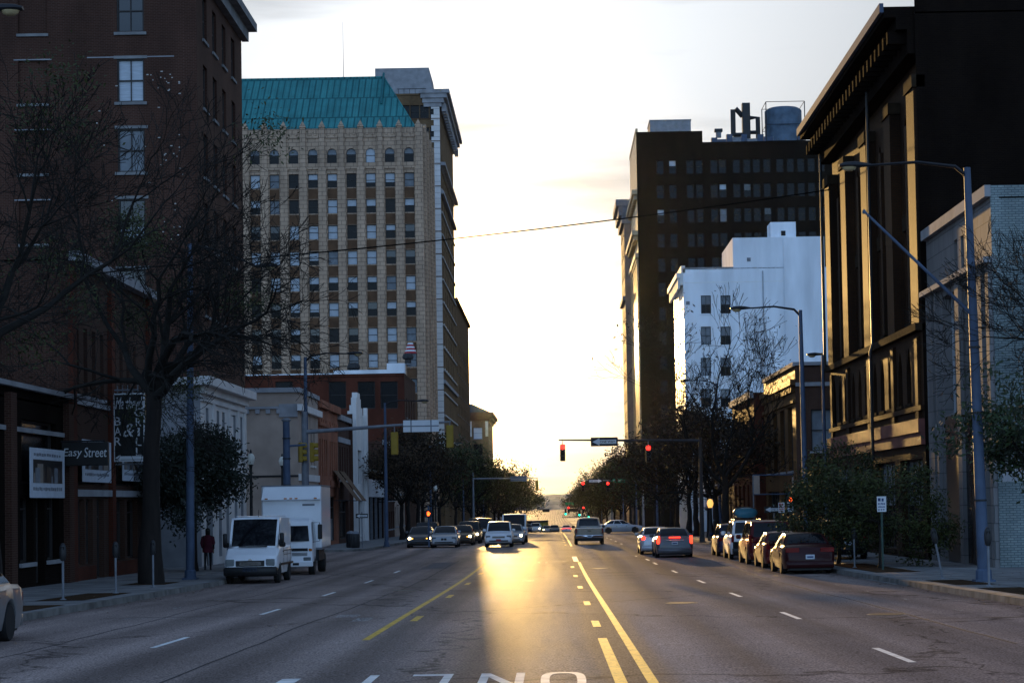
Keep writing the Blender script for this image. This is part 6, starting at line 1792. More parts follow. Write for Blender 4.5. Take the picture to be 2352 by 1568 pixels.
# ================================================================== VEHICLES
_wheels = {}
def wheel(parent, x, y, r, w=.22, side=1, rim='rim'):
    k = (round(r,3), w, rim)
    if k not in _wheels:
        mb = MB(); mb.lathe([(r*.62, -w/2), (r*.94, -w/2), (r, -w*.32), (r, w*.32), (r*.94, w/2), (r*.62, w/2)], n=22, axis='x')
        tm = mb.mesh('tyre', M['rubber'], smooth=40)
        mb = MB(); mb.lathe([(r*.63, w*.36), (r*.60, w*.44), (r*.55, w*.40)], n=18, axis='x'); mb.lathe([(r*.17, w*.2), (r*.17, w*.43), (r*.1, w*.46)], n=10, axis='x')
        for q in range(5):
            a = 2*math.pi*q/5; c, s_ = math.cos(a), math.sin(a); c2, s2 = -s_, c
            for dx in (w*.40,):
                mb.poly([(dx, r*.12*c + r*.07*c2, r*.12*s_ + r*.07*s2), (dx, r*.58*c + r*.11*c2, r*.58*s_ + r*.11*s2), (dx, r*.58*c - r*.11*c2, r*.58*s_ - r*.11*s2), (dx, r*.12*c - r*.07*c2, r*.12*s_ - r*.07*s2)])
        rm = mb.mesh('rim', M[rim])
        mb = MB(); mb.lathe([(r*.61, -w*.2), (r*.61, w*.18)], n=18, axis='x'); dm = mb.mesh('wheel_hub', M['trim'])
        _wheels[k] = (tm, rm, dm)
    tm, rm, dm = _wheels[k]
    o = link('wheel', dm, parent, (x, y, r), math.pi if side < 0 else 0)
    link('tyre', tm, o); link('rim', rm, o)

def lerp(tab, y):
    if y <= tab[0][0]: return tab[0][1]
    for (a, va), (b, vb) in zip(tab, tab[1:]):
        if y <= b: return va + (vb-va)*(y-a)/(b-a)
    return tab[-1][1]

class Car:
    """forward is local +Y, the ground is local z = 0"""
    SP = dict(
        sedan=dict(L=4.85, W=1.82, H=1.45, wb=2.75, r=.33, top=[(-.5, .70), (-.485, .90), (-.44, .985), (-.30, 1.0), (-.05, .96), (.18, .94), (.24, .90), (.40, .80), (.47, .70), (.5, .56)],
                   cab=(-.335, -.20, .035, .225), zb=(.99, .93), sill=.20, roofw=.70),
        hatch=dict(L=4.5, W=1.78, H=1.62, wb=2.65, r=.33, top=[(-.5, .66), (-.488, .95), (-.44, 1.0), (0, .98), (.22, .96), (.28, .92), (.42, .80), (.48, .68), (.5, .52)],
                   cab=(-.475, -.36, .06, .255), zb=(1.0, .95), sill=.22, roofw=.74),
        suv=dict(L=4.65, W=1.84, H=1.70, wb=2.7, r=.36, top=[(-.5, .72), (-.49, 1.0), (-.45, 1.05), (0, 1.03), (.20, 1.02), (.27, .99), (.42, .88), (.485, .74), (.5, .58)],
                 cab=(-.475, -.40, .03, .235), zb=(1.05, 1.0), sill=.26, roofw=.78),
        minivan=dict(L=5.0, W=1.95, H=1.76, wb=3.0, r=.34, top=[(-.5, .72), (-.492, .98), (-.45, 1.03), (0, 1.0), (.26, .98), (.33, .94), (.45, .80), (.49, .66), (.5, .52)],
                     cab=(-.485, -.40, .10, .325), zb=(1.02, .96), sill=.22, roofw=.78),
        van=dict(L=5.1, W=1.93, H=2.38, wb=3.0, r=.345, top=[(-.5, .9), (-.495, 1.30), (-.45, 1.32), (.22, 1.32), (.33, 1.24), (.45, .98), (.492, .82), (.5, .62)],
                 cab=(-.492, -.47, .155, .315), zb=(1.32, 1.25), sill=.34, roofw=.90),
        pickup=dict(L=5.6, W=2.0, H=1.86, wb=3.6, r=.40, top=[(-.5, .78), (-.496, 1.10), (-.48, 1.12), (-.10, 1.12), (.14, 1.10), (.2, 1.08), (.42, 1.02), (.485, .90), (.5, .70)],
                    cab=(-.115, -.075, .06, .175), zb=(1.12, 1.09), sill=.42, roofw=.70, wg=.84),
    )
    def __init__(s, kind, name, label, x, y, rz, body, group=None, cat='car', scale=(1, 1, 1), head=None, tail=None, plate=True, grille='bar', drl=False, glasses=True, trims=None, z=None, tilt=0.0, spec=None, rim='rim', side_glass=((.02, .30), (.33, .64), (.67, .97)), twotone=None, bumper=None, amber=False, lowlamp=False, plate_front=False):
        P = dict(s.SP[kind]); P.update(spec or {})
        L, W, H = P['L']*scale[1], P['W']*scale[0], P['H']*scale[2]; kz = scale[2]
        s.L, s.W, s.H, s.P = L, W, H, P
        z = gz(y) if z is None else z
        slope = math.atan((gz(y+1.5)-gz(y-1.5))/3)
        s.root = thing(name, (x, y, z), label, cat, group, rz)
        s.root.rotation_euler = (slope*math.cos(rz), 0, rz)
        top = [(a*L, h*kz) for a, h in P['top']]
        R_ = P['r']; ya, yb = P['wb']/2*scale[1] + .02*L, -P['wb']/2*scale[1] + .02*L
        ra = R_ + .055
        ys = set(a for a, _ in top) | {L*q for q in (-.47, -.40, -.3, -.15, 0, .12, .3, .36, .44)}
        for yc in (ya, yb): ys |= {yc + ra*q for q in (-1.0, -.93, -.75, -.5, -.25, 0, .25, .5, .75, .93, 1.0)}
        ys = sorted(q for q in ys if -L/2 <= q <= L/2)
        sill = P['sill']
        def wid(y):
            e = (L/2 - abs(y)) / L
            return W/2 * (lerp([(0, .83), (.012, .90), (.04, .965), (.10, .995), (.16, 1.0)], e))
        rings = []
        for y in ys:
            zt = lerp(top, y); w = wid(y); e = (L/2-abs(y))/L
            zl = lerp([(0, sill+.10), (.02, sill+.03), (.05, sill)], e)
            for yc in (ya, yb):
                if abs(y-yc) < ra: zl = max(zl, R_ + math.sqrt(max(0, ra*ra-(y-yc)**2)))
            zs = zt - .07*kz
            half = [(w*.93, zl), (w*.985, max(zl+.02, sill + (zs-sill)*.35)), (w, max(zl+.04, sill+(zs-sill)*.62)), (w*.975, max(zl+.06, zs)), (w*.90, zt), (w*.5, zt+.02*kz), (0, zt+.028*kz)]
            ring = [(a, y, b) for a, b in half] + [(-a, y, b) for a, b in half[-2::-1]]
            rings.append(ring)
        mb = MB(); mb.loft(rings, 0, True, True, closed=True)
        # cabin shell
        c0, c1, c2, c3 = [q*L for q in P['cab']]
        zrb, zwb = P['zb'][0]*kz, P['zb'][1]*kz
        wg = W/2*P.get('wg', .895); wr = W/2*P['roofw']
        hr = H - .055*kz
        A = {'bl': Vector((-wg, c0, zrb)), 'br': Vector((wg, c0, zrb)), 'tl': Vector((-wr, c1, hr-.02)), 'tr': Vector((wr, c1, hr-.02)),
             'fl': Vector((-wg, c3, zwb)), 'fr': Vector((wg, c3, zwb)), 'ul': Vector((-wr, c2, hr)), 'ur': Vector((wr, c2, hr))}
        def patch(p00, p10, p11, p01, bulge, nu=6, nv=4):
            n = (p10-p00).cross(p01-p00).normalized()
            def f(u, v):
                q = p00.lerp(p10, u).lerp(p01.lerp(p11, u), v)
                return q + n*bulge*(4*u*(1-u))*.5 + n*bulge*.5*(4*v*(1-v))
            return f, n
        def skin(mbb, f, u0, u1, v0, v1, off=Vector((0,0,0)), nu=6, nv=4, m=0):
            for i in range(nu):
                for j in range(nv):
                    a, b_ = u0+(u1-u0)*i/nu, u0+(u1-u0)*(i+1)/nu; c, d = v0+(v1-v0)*j/nv, v0+(v1-v0)*(j+1)/nv
                    mbb.poly([f(a, c)+off, f(b_, c)+off, f(b_, d)+off, f(a, d)+off], m)
        ws, nws = patch(A['fr'], A['fl'], A['ul'], A['ur'], .07)
        rw, nrw = patch(A['bl'], A['br'], A['tr'], A['tl'], .05)
        sr, nsr = patch(A['br'], A['fr'], A['ur'], A['tr'], .035)
        sl_, nsl = patch(A['fl'], A['bl'], A['tl'], A['ul'], .035)
        for f in (ws, rw, sr, sl_): skin(mb, f, 0, 1, 0, 1)
        # roof with rounded edges
        rr_ = []
        for k in range(7):
            u = k/6; y = c1 + (c2-c1)*u; zz = hr - .02 + .02*u; lift = (.055*kz)*(1-(2*u-1)**4)
            rr_.append([(wr*q, y, zz + lift*(1-abs(q)**3.2)) for q in (-1, -.92, -.75, -.4, 0, .4, .75, .92, 1)])
        mb.loft(rr_, 0, closed=False)
        s.body = mb.build('body', body, s.root, smooth=38)
        # dark underside, closes the wheel arches
        mb = MB(); mb.box(-W*.40, W*.40, -L*.46, L*.46, sill*.75, sill+.40); mb.build('underbody', M['trim'], s.root)
        if glasses:
            g = MB(); skin(g, ws, .05, .95, .05, .93, nws*.008); g.build('windshield', M['car_glass'], s.root, smooth=60)
            g = MB(); skin(g, rw, .07, .93, .10 if kind != 'pickup' else .2, .92, nrw*.008); g.build('rear_window', M['car_glass'], s.root, smooth=60)
            for k, (f, n) in enumerate(((sr, nsr), (sl_, nsl))):
                for (a, e) in side_glass:
                    if k == 1: a, e = 1-e, 1-a
                    g = MB(); skin(g, f, a, e, .10, .90, n*.006, 3, 3); g.build('side_window', M['car_glass'], s.root, smooth=60)
        for yy in (ya, yb):
            for sd in (1, -1): wheel(s.root, sd*(W/2-.115), yy, R_, .21, sd, rim)
        # lamps
        zf = lerp(top, L*.47)
        hz = P.get('hz', zf - .06*kz)
        for sd in (1, -1):
            m = MB(); x0, x1 = sorted((sd*W*.29, sd*W*.445))
            lf, lh = P.get('hl', .492), P.get('lh', 1.0); m.bbox(x0, x1, L*.455, L*lf, hz-.085*kz*lh, hz+.075*kz*lh, .02)
            hl = m.build('headlight', M['lens_clear'] if not head else M['trim'], s.root)
            if head:
                m = MB(); cx = (x0+x1)/2; m.lathe([(.10, 0), (.085, .02), (.02, .03)], c=(cx, L*.492, hz), n=12, axis='y'); m.build('lamp', M['head_on'], hl)
            if amber:
                m = MB(); q0, q1 = sorted((sd*W*.24, sd*W*.285)); m.box(q0, q1, L*.47, L*.4935, hz-.06, hz+.02); m.build('indicator', M['amber_on'], s.root)
            tz = P.get('tz', lerp(top, -L*.487) - .10*kz); th = P.get('th', .10)*kz; tw_ = P.get('tw', (.30, .455))
            m = MB(); x0, x1 = sorted((sd*W*tw_[0], sd*W*tw_[1])); m.bbox(x0, x1, -L*.497, -L*.455, tz-th, tz+th*.8, .015)
            m.build('taillight', M['tail_on'] if tail else M['lens_red'], s.root)
            # door mirror
            m = MB(); xm = sd*(W/2*.93); m.bbox(min(xm, xm+sd*.22), max(xm, xm+sd*.22), c3-.32, c3-.20, zwb+.02, zwb+.20*kz, .04); m.build('mirror', body if kind not in ('van', 'pickup') else M['trim'], s.root, smooth=60)
        if P.get('clamp'):
            m = MB(); m.bbox(-W*.15, W*.15, -L*.5-.01, -L*.48, P['clamp']-.025, P['clamp']+.025, .008); m.build('brake_light', M['tail_on'], s.root)
        # front: grille, lower bumper
        bz = sill + .16
        bm_ = bumper or body
        if kind == 'van':
            m = MB(); m.bbox(-W*.485, W*.485, L*.40, L*.512, .28, .60, .05); m.build('bumper_skirt', bm_, s.root, smooth=60)
        m = MB(); m.bbox(-W*.42, W*.42, L*.47, L*.503, bz-.06, bz+.12*kz, .03); m.build('front_bumper', bm_, s.root)
        m = MB()
        if grille == 'bar': m.bbox(-W*.22, W*.22, L*.47, L*.5035, hz-.10, hz+.02, .01)
        elif grille == 'twin':
            m.bbox(-W*.10, -W*.01, L*.47, L*.5035, hz-.14, hz+.0, .01); m.bbox(W*.01, W*.10, L*.47, L*.5035, hz-.14, hz+.0, .01)
        elif grille == 'big': m.bbox(-W*.26, W*.26, L*.47, L*.5045, hz-.14, hz+.06, .01)
        gr = m.build('grille', M['trim'], s.root)
        m = MB()
        for q in range(3): m.box(-W*.2, W*.2, L*.5045, L*.506, hz-.09+.04*q, hz-.08+.04*q)
        if grille != 'twin': m.build('grille_bar', M['chrome'], gr)
        m = MB(); m.bbox(-W*.34, W*.34, L*.47, L*.5045, bz-.04, bz+.05, .01); m.build('air_intake', M['trim'], s.root)
        if lowlamp:
            for sd in (1, -1):
                m = MB(); m.lathe([(.07, 0), (.02, .02)], c=(sd*W*.36, L*.5045, bz+.03), n=10, axis='y'); m.build('fog_lamp', M['head_on'], s.root)
        # rear: bumper lip, plate
        m = MB(); m.bbox(-W*.45, W*.45, -L*.508, -L*.46, sill+.02, sill+.26*kz, .03); m.build('rear_bumper', bm_, s.root, smooth=60)
        m = MB(); m.bbox(-W*.40, W*.40, -L*.49, -L*.45, sill-.06, sill+.03, .01); m.build('rear_valance', M['trim'], s.root)
        if plate:
            pz = P.get('pz', sill+.42)*kz
            m = MB(); m.bbox(-.155, .155, -L*.508-.005, -L*.49, pz-.08, pz+.08, .004); m.build('number_plate', M['plate'], s.root)
            m = MB(); m.box(-.11, .11, -L*.508-.007, -L*.508-.0045, pz-.03, pz+.025); m.build('plate_print', M['ink_blue'], s.root)
        if plate_front:
            m = MB(); m.bbox(-.155, .155, L*.49, L*.508, bz-.02, bz+.12, .004); m.build('number_plate', M['ink_red'], s.root)
        # door seams and handles on both sides
        m = MB()
        for sd in (1, -1):
            for yy in (c3-.25*L*.5, c3-.25*L*.5-1.05) if kind != 'van' else (c3-.95, c3-1.0):
                m.bbox(min(sd*W*.496, sd*W*.507), max(sd*W*.496, sd*W*.507), yy, yy+.16, zwb-.16, zwb-.12, .004)
        m.build('door_handle', M['trim'] if kind in ('van', 'pickup') else M['chrome'], s.root)

FAC = math.pi                       # facing the camera
W_ = paint('white_paint', (.72, .74, .77)); SIL = paint('silver_paint', (.40, .42, .45), metal=.35); GRY = paint('grey_paint', (.10, .105, .115), metal=.3)
BLK = paint('black_paint', (.012, .012, .014)); MAR = paint('maroon_paint', (.085, .008, .010)); DMAR = paint('dark_maroon_paint', (.028, .006, .007)); NVY = paint('navy_paint', (.012, .018, .05)); RED = paint('red_paint', (.10, .010, .012)); PEW = paint('pewter_paint', (.22, .20, .17), metal=.3); GRN = paint('dark_green_paint', (.012, .025, .02)); BRN = paint('bronze_paint', (.10, .07, .05), metal=.3)

# ---- kerb side, left: silver saloon partly in view
p = gnd(20, 1462)
Car('sedan', 'parked_car', 'silver saloon cut off by the picture edge, parked at the near kerb', -10.62, 34.6, FAC, paint('dull_silver_paint', (.20, .21, .22), metal=.4), cat='car', rim='rim')
# ---- white cargo van
s_ = Car('van', 'cargo_van', 'white cargo van with black bumper parked at the kerb facing the camera', -10.75, 73.2, FAC + .02, W_, cat='van', bumper=M['trim'], grille='big', side_glass=(), plate=True, spec=dict(hz=.76, hl=.5035, lh=1.5))
r = s_.root; L, W = s_.L, s_.W
for sd in (1, -1):
    m = MB(); x = sd*W*.469
    m.poly([(sd*W*.462, L*.31, 1.36), (sd*W*.462, L*.13, 1.36), (sd*W*.442, L*.13, 2.02), (sd*W*.442, L*.165, 2.02)]); m.build('side_window', M['car_glass'], r)
m = MB(); m.bbox(-W*.26, W*.26, L*.325, L*.345, 1.285, 1.325, .008); m.build('wiper_cowl', M['trim'], r)
m = MB()
for sd in (1, -1): m.bbox(sd*W*.5-.012, sd*W*.5+.012, -L*.47, L*.28, .62, .70, .005); m.bbox(sd*W*.497-.01, sd*W*.497+.01, -L*.47, L*.1, 1.12, 1.15, .004)
m.build('side_moulding', M['trim'], r)
m = MB()
for sd in (1, -1):
    for yy in (L*.115, -L*.10, -L*.33): m.box(min(sd*W*.498, sd*W*.5015), max(sd*W*.498, sd*W*.5015), yy, yy+.025, .45, 1.24)
    m.box(min(sd*W*.4985, sd*W*.502), max(sd*W*.4985, sd*W*.502), -L*.33, L*.115, .98, 1.0)
m.build('door_seam', M['trim'], r)
m = MB()
for q in range(5): m.bbox(-.7+.35*q-.03, -.7+.35*q+.03, -L*.44, L*.12, 2.365, 2.40, .008)
m.build('roof_rib', W_, r)
m = MB(); m.bbox(-.26, .26, L*.503, L*.512, .44, .56, .004); m.build('front_plate', M['metal_blue'], r)
m = MB(); m.lathe([(.085, 0), (.085, .012)], c=(0, L*.496, .80), n=14, axis='y'); m.lathe([(.02, 0), (.09, 0)], c=(0, 0, -5), n=4); m.build('badge', M['chrome'], r)
m = MB(); m.tube([(-.1, .9, 2.36), (-.1, .75, 2.62)], .012, 5); m.build('aerial', M['trim'], r)
m = MB()
for sd in (1, -1): m.bbox(min(sd*W*.49, sd*W*.56), max(sd*W*.49, sd*W*.56), L*.28, L*.325, 1.38, 1.78, .03)
m.build('wing_mirror', M['trim'], r, smooth=60)

# ---- white box truck
t = thing('box_truck', (-10.78, 83.8, gz(83.8)), 'white box truck with a high cargo body parked behind the cargo van', 'truck', None, FAC + .03)
W = 2.45
m = MB(); m.bbox(-1.22, 1.22, -3.1, 1.55, 1.05, 3.62, .05); bx_ = m.build('cargo_body', W_, t)
# bulkhead with raked top, marker lamps
m = MB(); m.loft([[(-1.2, 1.55, 3.02), (1.2, 1.55, 3.02), (1.2, 1.55, 3.6), (-1.2, 1.55, 3.6)], [(-1.2, 1.78, 3.06), (1.2, 1.78, 3.06), (1.12, 1.62, 3.58), (-1.12, 1.62, 3.58)]], 0, False, True); m.build('roof_fairing', W_, bx_)
m = MB()
for x in (-1.0, -.22, 0, .22, 1.0): m.bbox(x-.06, x+.06, 1.76, 1.80, 3.08, 3.13, .01)
m.build('marker_lamp', M['amber_off'], bx_)
me = text_mesh('FREIGHT', .5, .09, .004); me.materials.append(M['metal_grey'])
m = MB(); m.box(-.95, -.45, 1.552, 1.556, 2.80, 2.88); m.build('maker_strip', M['metal_grey'], bx_)
m = MB(); m.box(-1.24, 1.24, -3.12, 1.57, 3.60, 3.65); m.box(-1.235, 1.235, -3.12, 1.57, 1.0, 1.08); m.build('edge_rail', M['metal_grey'], bx_)
# cab
rings = []
for y, zt_, k in ((1.70, 2.28, .985), (2.6, 2.30, 1.0), (2.95, 2.18, .99)):
    rings.append([(-1.0*k, y, .55), (1.0*k, y, .55), (1.02*k, y, 1.35), (.94*k, y, zt_-.08), (.84*k, y, zt_), (-.84*k, y, zt_), (-.94*k, y, zt_-.08), (-1.02*k, y, 1.35)])
rings.append([(-.98, 3.18, .55), (.98, 3.18, .55), (.98, 3.18, 1.35), (.93, 3.0, 1.9), (.82, 2.99, 2.02), (-.82, 2.99, 2.02), (-.93, 3.0, 1.9), (-.98, 3.18, 1.35)])
m = MB(); m.loft(rings, 0, True, True); cab = m.build('cab', W_, t, smooth=30)
m = MB(); m.poly([(-.86, 3.17, 1.38), (.86, 3.17, 1.38), (.80, 3.0, 2.0), (-.80, 3.0, 2.0)]); m.v = [(x, y+.012, z) for x, y, z in m.v]; m.build('windshield', M['car_glass'], cab)
for sd in (1, -1):
    m = MB(); m.poly([(sd*1.03, 2.95, 1.38), (sd*1.03, 2.0, 1.38), (sd*.965, 2.0, 2.1), (sd*.965, 2.75, 2.1)]); m.build('side_window', M['car_glass'], cab)
    m = MB(); m.bbox(min(sd*1.2, sd*1.38), max(sd*1.2, sd*1.38), 3.05, 3.12, 1.45, 2.05, .03); m.tube([(sd*.95, 3.0, 2.12), (sd*1.28, 3.1, 2.12), (sd*1.28, 3.1, 1.38), (sd*1.0, 3.1, 1.34)], .015, 5); m.build('mirror', M['trim'], cab)
    m = MB(); m.bbox(min(sd*.62, sd*.92), max(sd*.62, sd*.92), 3.14, 3.2, .60, .74, .015); m.build('headlight', M['lens_clear'], cab)
    m = MB(); m.bbox(min(sd*.84, sd*.97), max(sd*.84, sd*.97), 3.15, 3.2, .98, 1.08, .01); m.build('indicator', M['amber_off'], cab)
m = MB(); m.bbox(-.80, .80, 3.15, 3.2, .98, 1.10, .01); m.build('grille', M['trim'], cab)
m = MB()
for q in range(3): m.bbox(-.78, .78, 3.17, 3.198, .80+.05*q, .825+.05*q, .004)
m.build('grille_slat', M['trim'], cab)
m = MB(); m.bbox(-1.0, 1.0, 3.05, 3.28, .36, .58, .03); m.build('front_bumper', W_, t)
m = MB(); m.bbox(-.45, -.2, 3.27, 3.29, .42, .52, .005); m.bbox(.2, .45, 3.27, 3.29, .42, .52, .005); m.build('bumper_slot', M['trim'], t)
m = MB()
for x in (-.3, .3): m.box(x-.06, x+.06, -3.0, 2.9, .62, .85)
m.box(-1.1, 1.1, -1.2, 1.4, .55, 1.0); m.build('chassis', M['trim'], t)
for sd in (1, -1):
    wheel(t, sd*.88, 2.25, .40, .24, sd, 'metal_grey'); wheel(t, sd*.95, -1.6, .40, .3, sd, 'metal_grey'); 

# ---- cars waiting on the far side of the junction
Car('sedan', 'dark_saloon', 'dark grey saloon with lit headlights at the kerb end of the waiting cars', -8.98, 136.8, FAC, GRY, head=True, amber=True, group='cars waiting at the first junction')
Car('sedan', 'silver_saloon', 'silver saloon with twin-nostril grille and dark headlights, frontmost in its lane', -7.28, 135.4, FAC, SIL, grille='twin', group='cars waiting at the first junction')
Car('suv', 'dark_suv', 'dark high car hidden behind the grey saloon and the silver saloon', -9.3, 147.5, FAC, BLK, group='cars waiting at the first junction')
Car('sedan', 'bronze_saloon', 'bronze saloon with one lit headlight just behind the silver saloon', -6.55, 143.5, FAC, BRN, head=True, amber=True, group='cars waiting at the first junction')
Car('suv', 'brown_suv', 'brown estate car with bright headlights third back in the waiting lane', -6.35, 151.5, FAC, BRN, head=True, group='cars waiting at the first junction')
Car('suv', 'black_suv', 'large black off-roader with amber and bright lamps, tallest of the waiting lane', -5.7, 160.5, FAC, BLK, head=True, amber=True, lowlamp=True, scale=(1.05, 1.05, 1.12), group='cars waiting at the first junction')
Car('minivan', 'dark_minivan', 'dark van-like car behind the black off-roader', -6.3, 169, FAC, GRN, scale=(1, 1, 1.1), group='cars waiting at the first junction')
Car('suv', 'white_suv', 'white compact off-roader leading the inner oncoming lane without headlights', -3.60, 133.4, FAC, W_, grille='bar', plate_front=True, group='cars waiting at the first junction')
Car('sedan', 'grey_saloon', 'pale saloon with one visible headlight tucked behind the white off-roader', -2.95, 143.2, FAC, SIL, head=True, group='cars waiting at the first junction')
Car('van', 'white_minibus', 'white high van with headlights on behind the white off-roader', -2.95, 152.5, FAC, W_, cat='van', head=True, scale=(1.02, 1, .92), bumper=M['trim'], group='cars waiting at the first junction')
# far traffic beyond the crest
far = [(-7.6, 292, 'sedan', GRY, 'dark saloon'), (-5.4, 300, 'sedan', SIL, 'pale saloon'), (-6.0, 322, 'suv', BLK, 'dark high car'), (-4.3, 318, 'sedan', NVY, 'dark blue saloon'), (-3.0, 338, 'suv', W_, 'white high car'), (.2, 362, 'sedan', GRY, 'grey saloon'), (-1.2, 380, 'sedan', SIL, 'pale rear saloon'), (-8.4, 330, 'suv', GRN, 'dark green high car'), (-9.3, 345, 'sedan', SIL, 'silver saloon at the kerb')]
for i, (x, y, k, c, w_) in enumerate(far):
    Car(k, 'oncoming_car', w_ + (' of the small oncoming group far down the slope', ' far away in the oncoming lanes, beside the bus', ' between the white high van and the far bus')[i % 3], x, y, FAC, c, head=i in (1, 4, 6), group='small oncoming cars beyond the second junction')
Car('sedan', 'red_lit_car', 'small far car with wide red tail lamps going away beyond the crest', 2.4, 372, 0, W_, tail=True, spec=dict(tw=(.05, .46)), group='far cars going away')
Car('sedan', 'red_lit_car', 'tiny far car with red lamps below the far green lights', 3.8, 640, 0, W_, tail=True, spec=dict(tw=(.1, .46)), group='far cars going away')
Car('suv', 'dark_far_car', 'tiny dark car on the far pale road', 9.5, 690, 0, GRY, group='far cars going away')
Car('sedan', 'pale_far_car', 'tiny pale car at the far kerb near the green lights', 13.0, 650, 0, SIL, group='far cars going away')
Car('minivan', 'pale_far_van', 'tiny white van climbing on the far road', -5.0, 730, FAC, W_, group='small oncoming cars beyond the second junction')
# bus with a coloured flank
t = thing('city_bus', (-4.2, 470, gz(470)), 'distant city bus with a yellow-green patterned flank and dark front', 'bus', None, FAC - .35)
m = MB(); m.bbox(-1.28, 1.28, -5.5, 5.5, .4, 3.1, .12); m.build('body', [NVY], t, smooth=30)
m = MB(); m.bbox(-1.31, 1.31, -5.3, 3.2, .6, 2.6, .02); m.build('printed_panel', mat('patterned_print', (.20, .22, .03), rough=.4, var=.7, scale=1.2), t)
m = MB(); m.bbox(-1.15, 1.15, 5.4, 5.53, 1.3, 2.6, .03); m.build('windshield', M['car_glass'], t)
m = MB(); m.bbox(-.9, .9, 5.45, 5.54, 2.7, 2.95, .02); m.build('headsign', M['trim'], t)
for y in (-3.2, 3.2):
    for sd in (1, -1): wheel(t, sd*1.15, y, .48, .28, sd)

# ---- going away
pk = Car('pickup', 'pickup_truck', 'brown-grey pickup seen from behind in the middle of the junction', 2.42, 138.0, 0, PEW, cat='pickup truck', spec=dict(tz=.98, th=.20, tw=(.41, .475), pz=.56), bumper=M['chrome'], side_glass=((.05, .48), (.53, .95)))
m = MB(); m.bbox(-pk.W*.385, pk.W*.385, -pk.L*.506, -pk.L*.48, .62, 1.09, .015); tg = m.build('tailgate', PEW, pk.root)
m = MB(); m.bbox(-pk.W*.46, pk.W*.46, -pk.L*.505, -pk.L*.478, 1.10, 1.15, .01); m.build('bed_cap', M['chrome'], pk.root)
m = MB(); m.bbox(-.13, .13, -pk.L*.5065, -pk.L*.505, .90, .97, .0015); m.build('handle', M['trim'], tg)
m = MB(); m.bbox(-pk.W*.40, pk.W*.40, -pk.L*.495, -pk.L*.45, .25, .46, .01); m.build('rear_skirt', M['trim'], pk.root)
Car('sedan', 'crossing_car', 'pale silver saloon standing side-on behind the pickup', 7.3, 218, -math.pi/2, SIL, cat='car', scale=(1, 1.05, 1.03))
cts = Car('sedan', 'luxury_saloon', 'grey saloon with tall upright red brake lights waiting at the stop line', 5.93, 100.6, 0, GRY, tail=True, scale=(1.02, 1, 1.02), spec=dict(tz=.90, th=.21, tw=(.395, .47), clamp=1.0, pz=.70))
m = MB(); m.bbox(-.42, .42, -cts.L*.5-.012, -cts.L*.48, .845, .875, .006); m.build('trunk_bar', M['chrome'], cts.root)
Car('sedan', 'silver_saloon', 'silver saloon with round red brake light, half hidden left of the tall-lamped saloon', 5.45, 107.6, 0, SIL, tail=True, spec=dict(tz=.88, th=.10, tw=(.36, .46)))
# ---- parked on the near side of the other kerb
imp = Car('sedan', 'parked_saloon', 'very dark maroon saloon parked nearest the leafy trees', 9.02, 73.2, 0, DMAR, group='cars parked along the far kerb', scale=(1.02, 1.04, 1.02), spec=dict(tz=.86, th=.09, tw=(.20, .46), pz=.60))
Car('sedan', 'parked_saloon', 'dark red saloon parked ahead of the very dark maroon one', 9.12, 80.6, 0, RED, group='cars parked along the far kerb', spec=dict(tz=.88, th=.14, tw=(.37, .46)))
mv = Car('minivan', 'parked_minivan', 'maroon people carrier parked between the red saloon and the bag-topped car', 9.14, 86.6, 0, MAR, group='cars parked along the far kerb', cat='minivan', scale=(1.02, 1, 1.06), spec=dict(tz=1.05, th=.25, tw=(.42, .48)))
su = Car('suv', 'parked_suv', 'white and black boxy car with a covered load on its roof', 9.06, 94.8, 0, W_, group='cars parked along the far kerb', bumper=M['trim'], scale=(1, 1, 1.08), spec=dict(tz=.98, th=.16, tw=(.40, .47)))
m = MB(); m.bbox(-.80, .80, -su.L*.507, -su.L*.47, .40, .84, .03); m.build('lower_tailgate', BLK, su.root)
m = MB()
for sd in (-1, 1): m.tube([(sd*.6, -1.5, 1.84), (sd*.6, .5, 1.84)], .025, 6)
for y in (-1.3, .1): m.tube([(-.7, y, 1.88), (.7, y, 1.88)], .022, 6)
m.build('roof_rack', M['trim'], su.root)
t = thing('roof_bag', (9.0, 94.2, gz(94.2)+1.90), 'blue-green covered cargo bag strapped on the boxy parked car', 'roof bag')
m = MB(); rg = []
for y, k in ((-.9, .55), (-.8, .85), (-.3, 1.0), (.3, .97), (.75, .8), (.9, .5)):
    rg.append([(.56*k*math.copysign(abs(math.cos(a))**.6, math.cos(a)), y, .02 + .24*k + .24*k*math.copysign(abs(math.sin(a))**.7, math.sin(a))) for a in [q*math.pi/8 for q in range(16)]])
m.loft(rg, 0, True, True); m.build('cover', mat('teal_tarpaulin', (.03, .13, .17), rough=.4, var=.2), t, smooth=70)
m = MB()
for y in (-.5, .45): m.tube([(.56*math.cos(a)*1.02, y, .26+.26*math.sin(a)*1.02) for a in [q*math.pi/10 for q in range(-3, 14)]], .02, 5)
m.build('strap', M['trim'], t)
Car('hatch', 'parked_hatchback', 'dark blue small car at the head of the parked row', 8.98, 101.4, 0, NVY, group='cars parked along the far kerb')
p = at(2005, 1222, 72)
Car('suv', 'parked_suv', 'black car glimpsed through the leafy trees beside the pavement', 12.35, 86.5, .0, BLK, group='cars parked along the far kerb', z=gz(86.5)+.15)

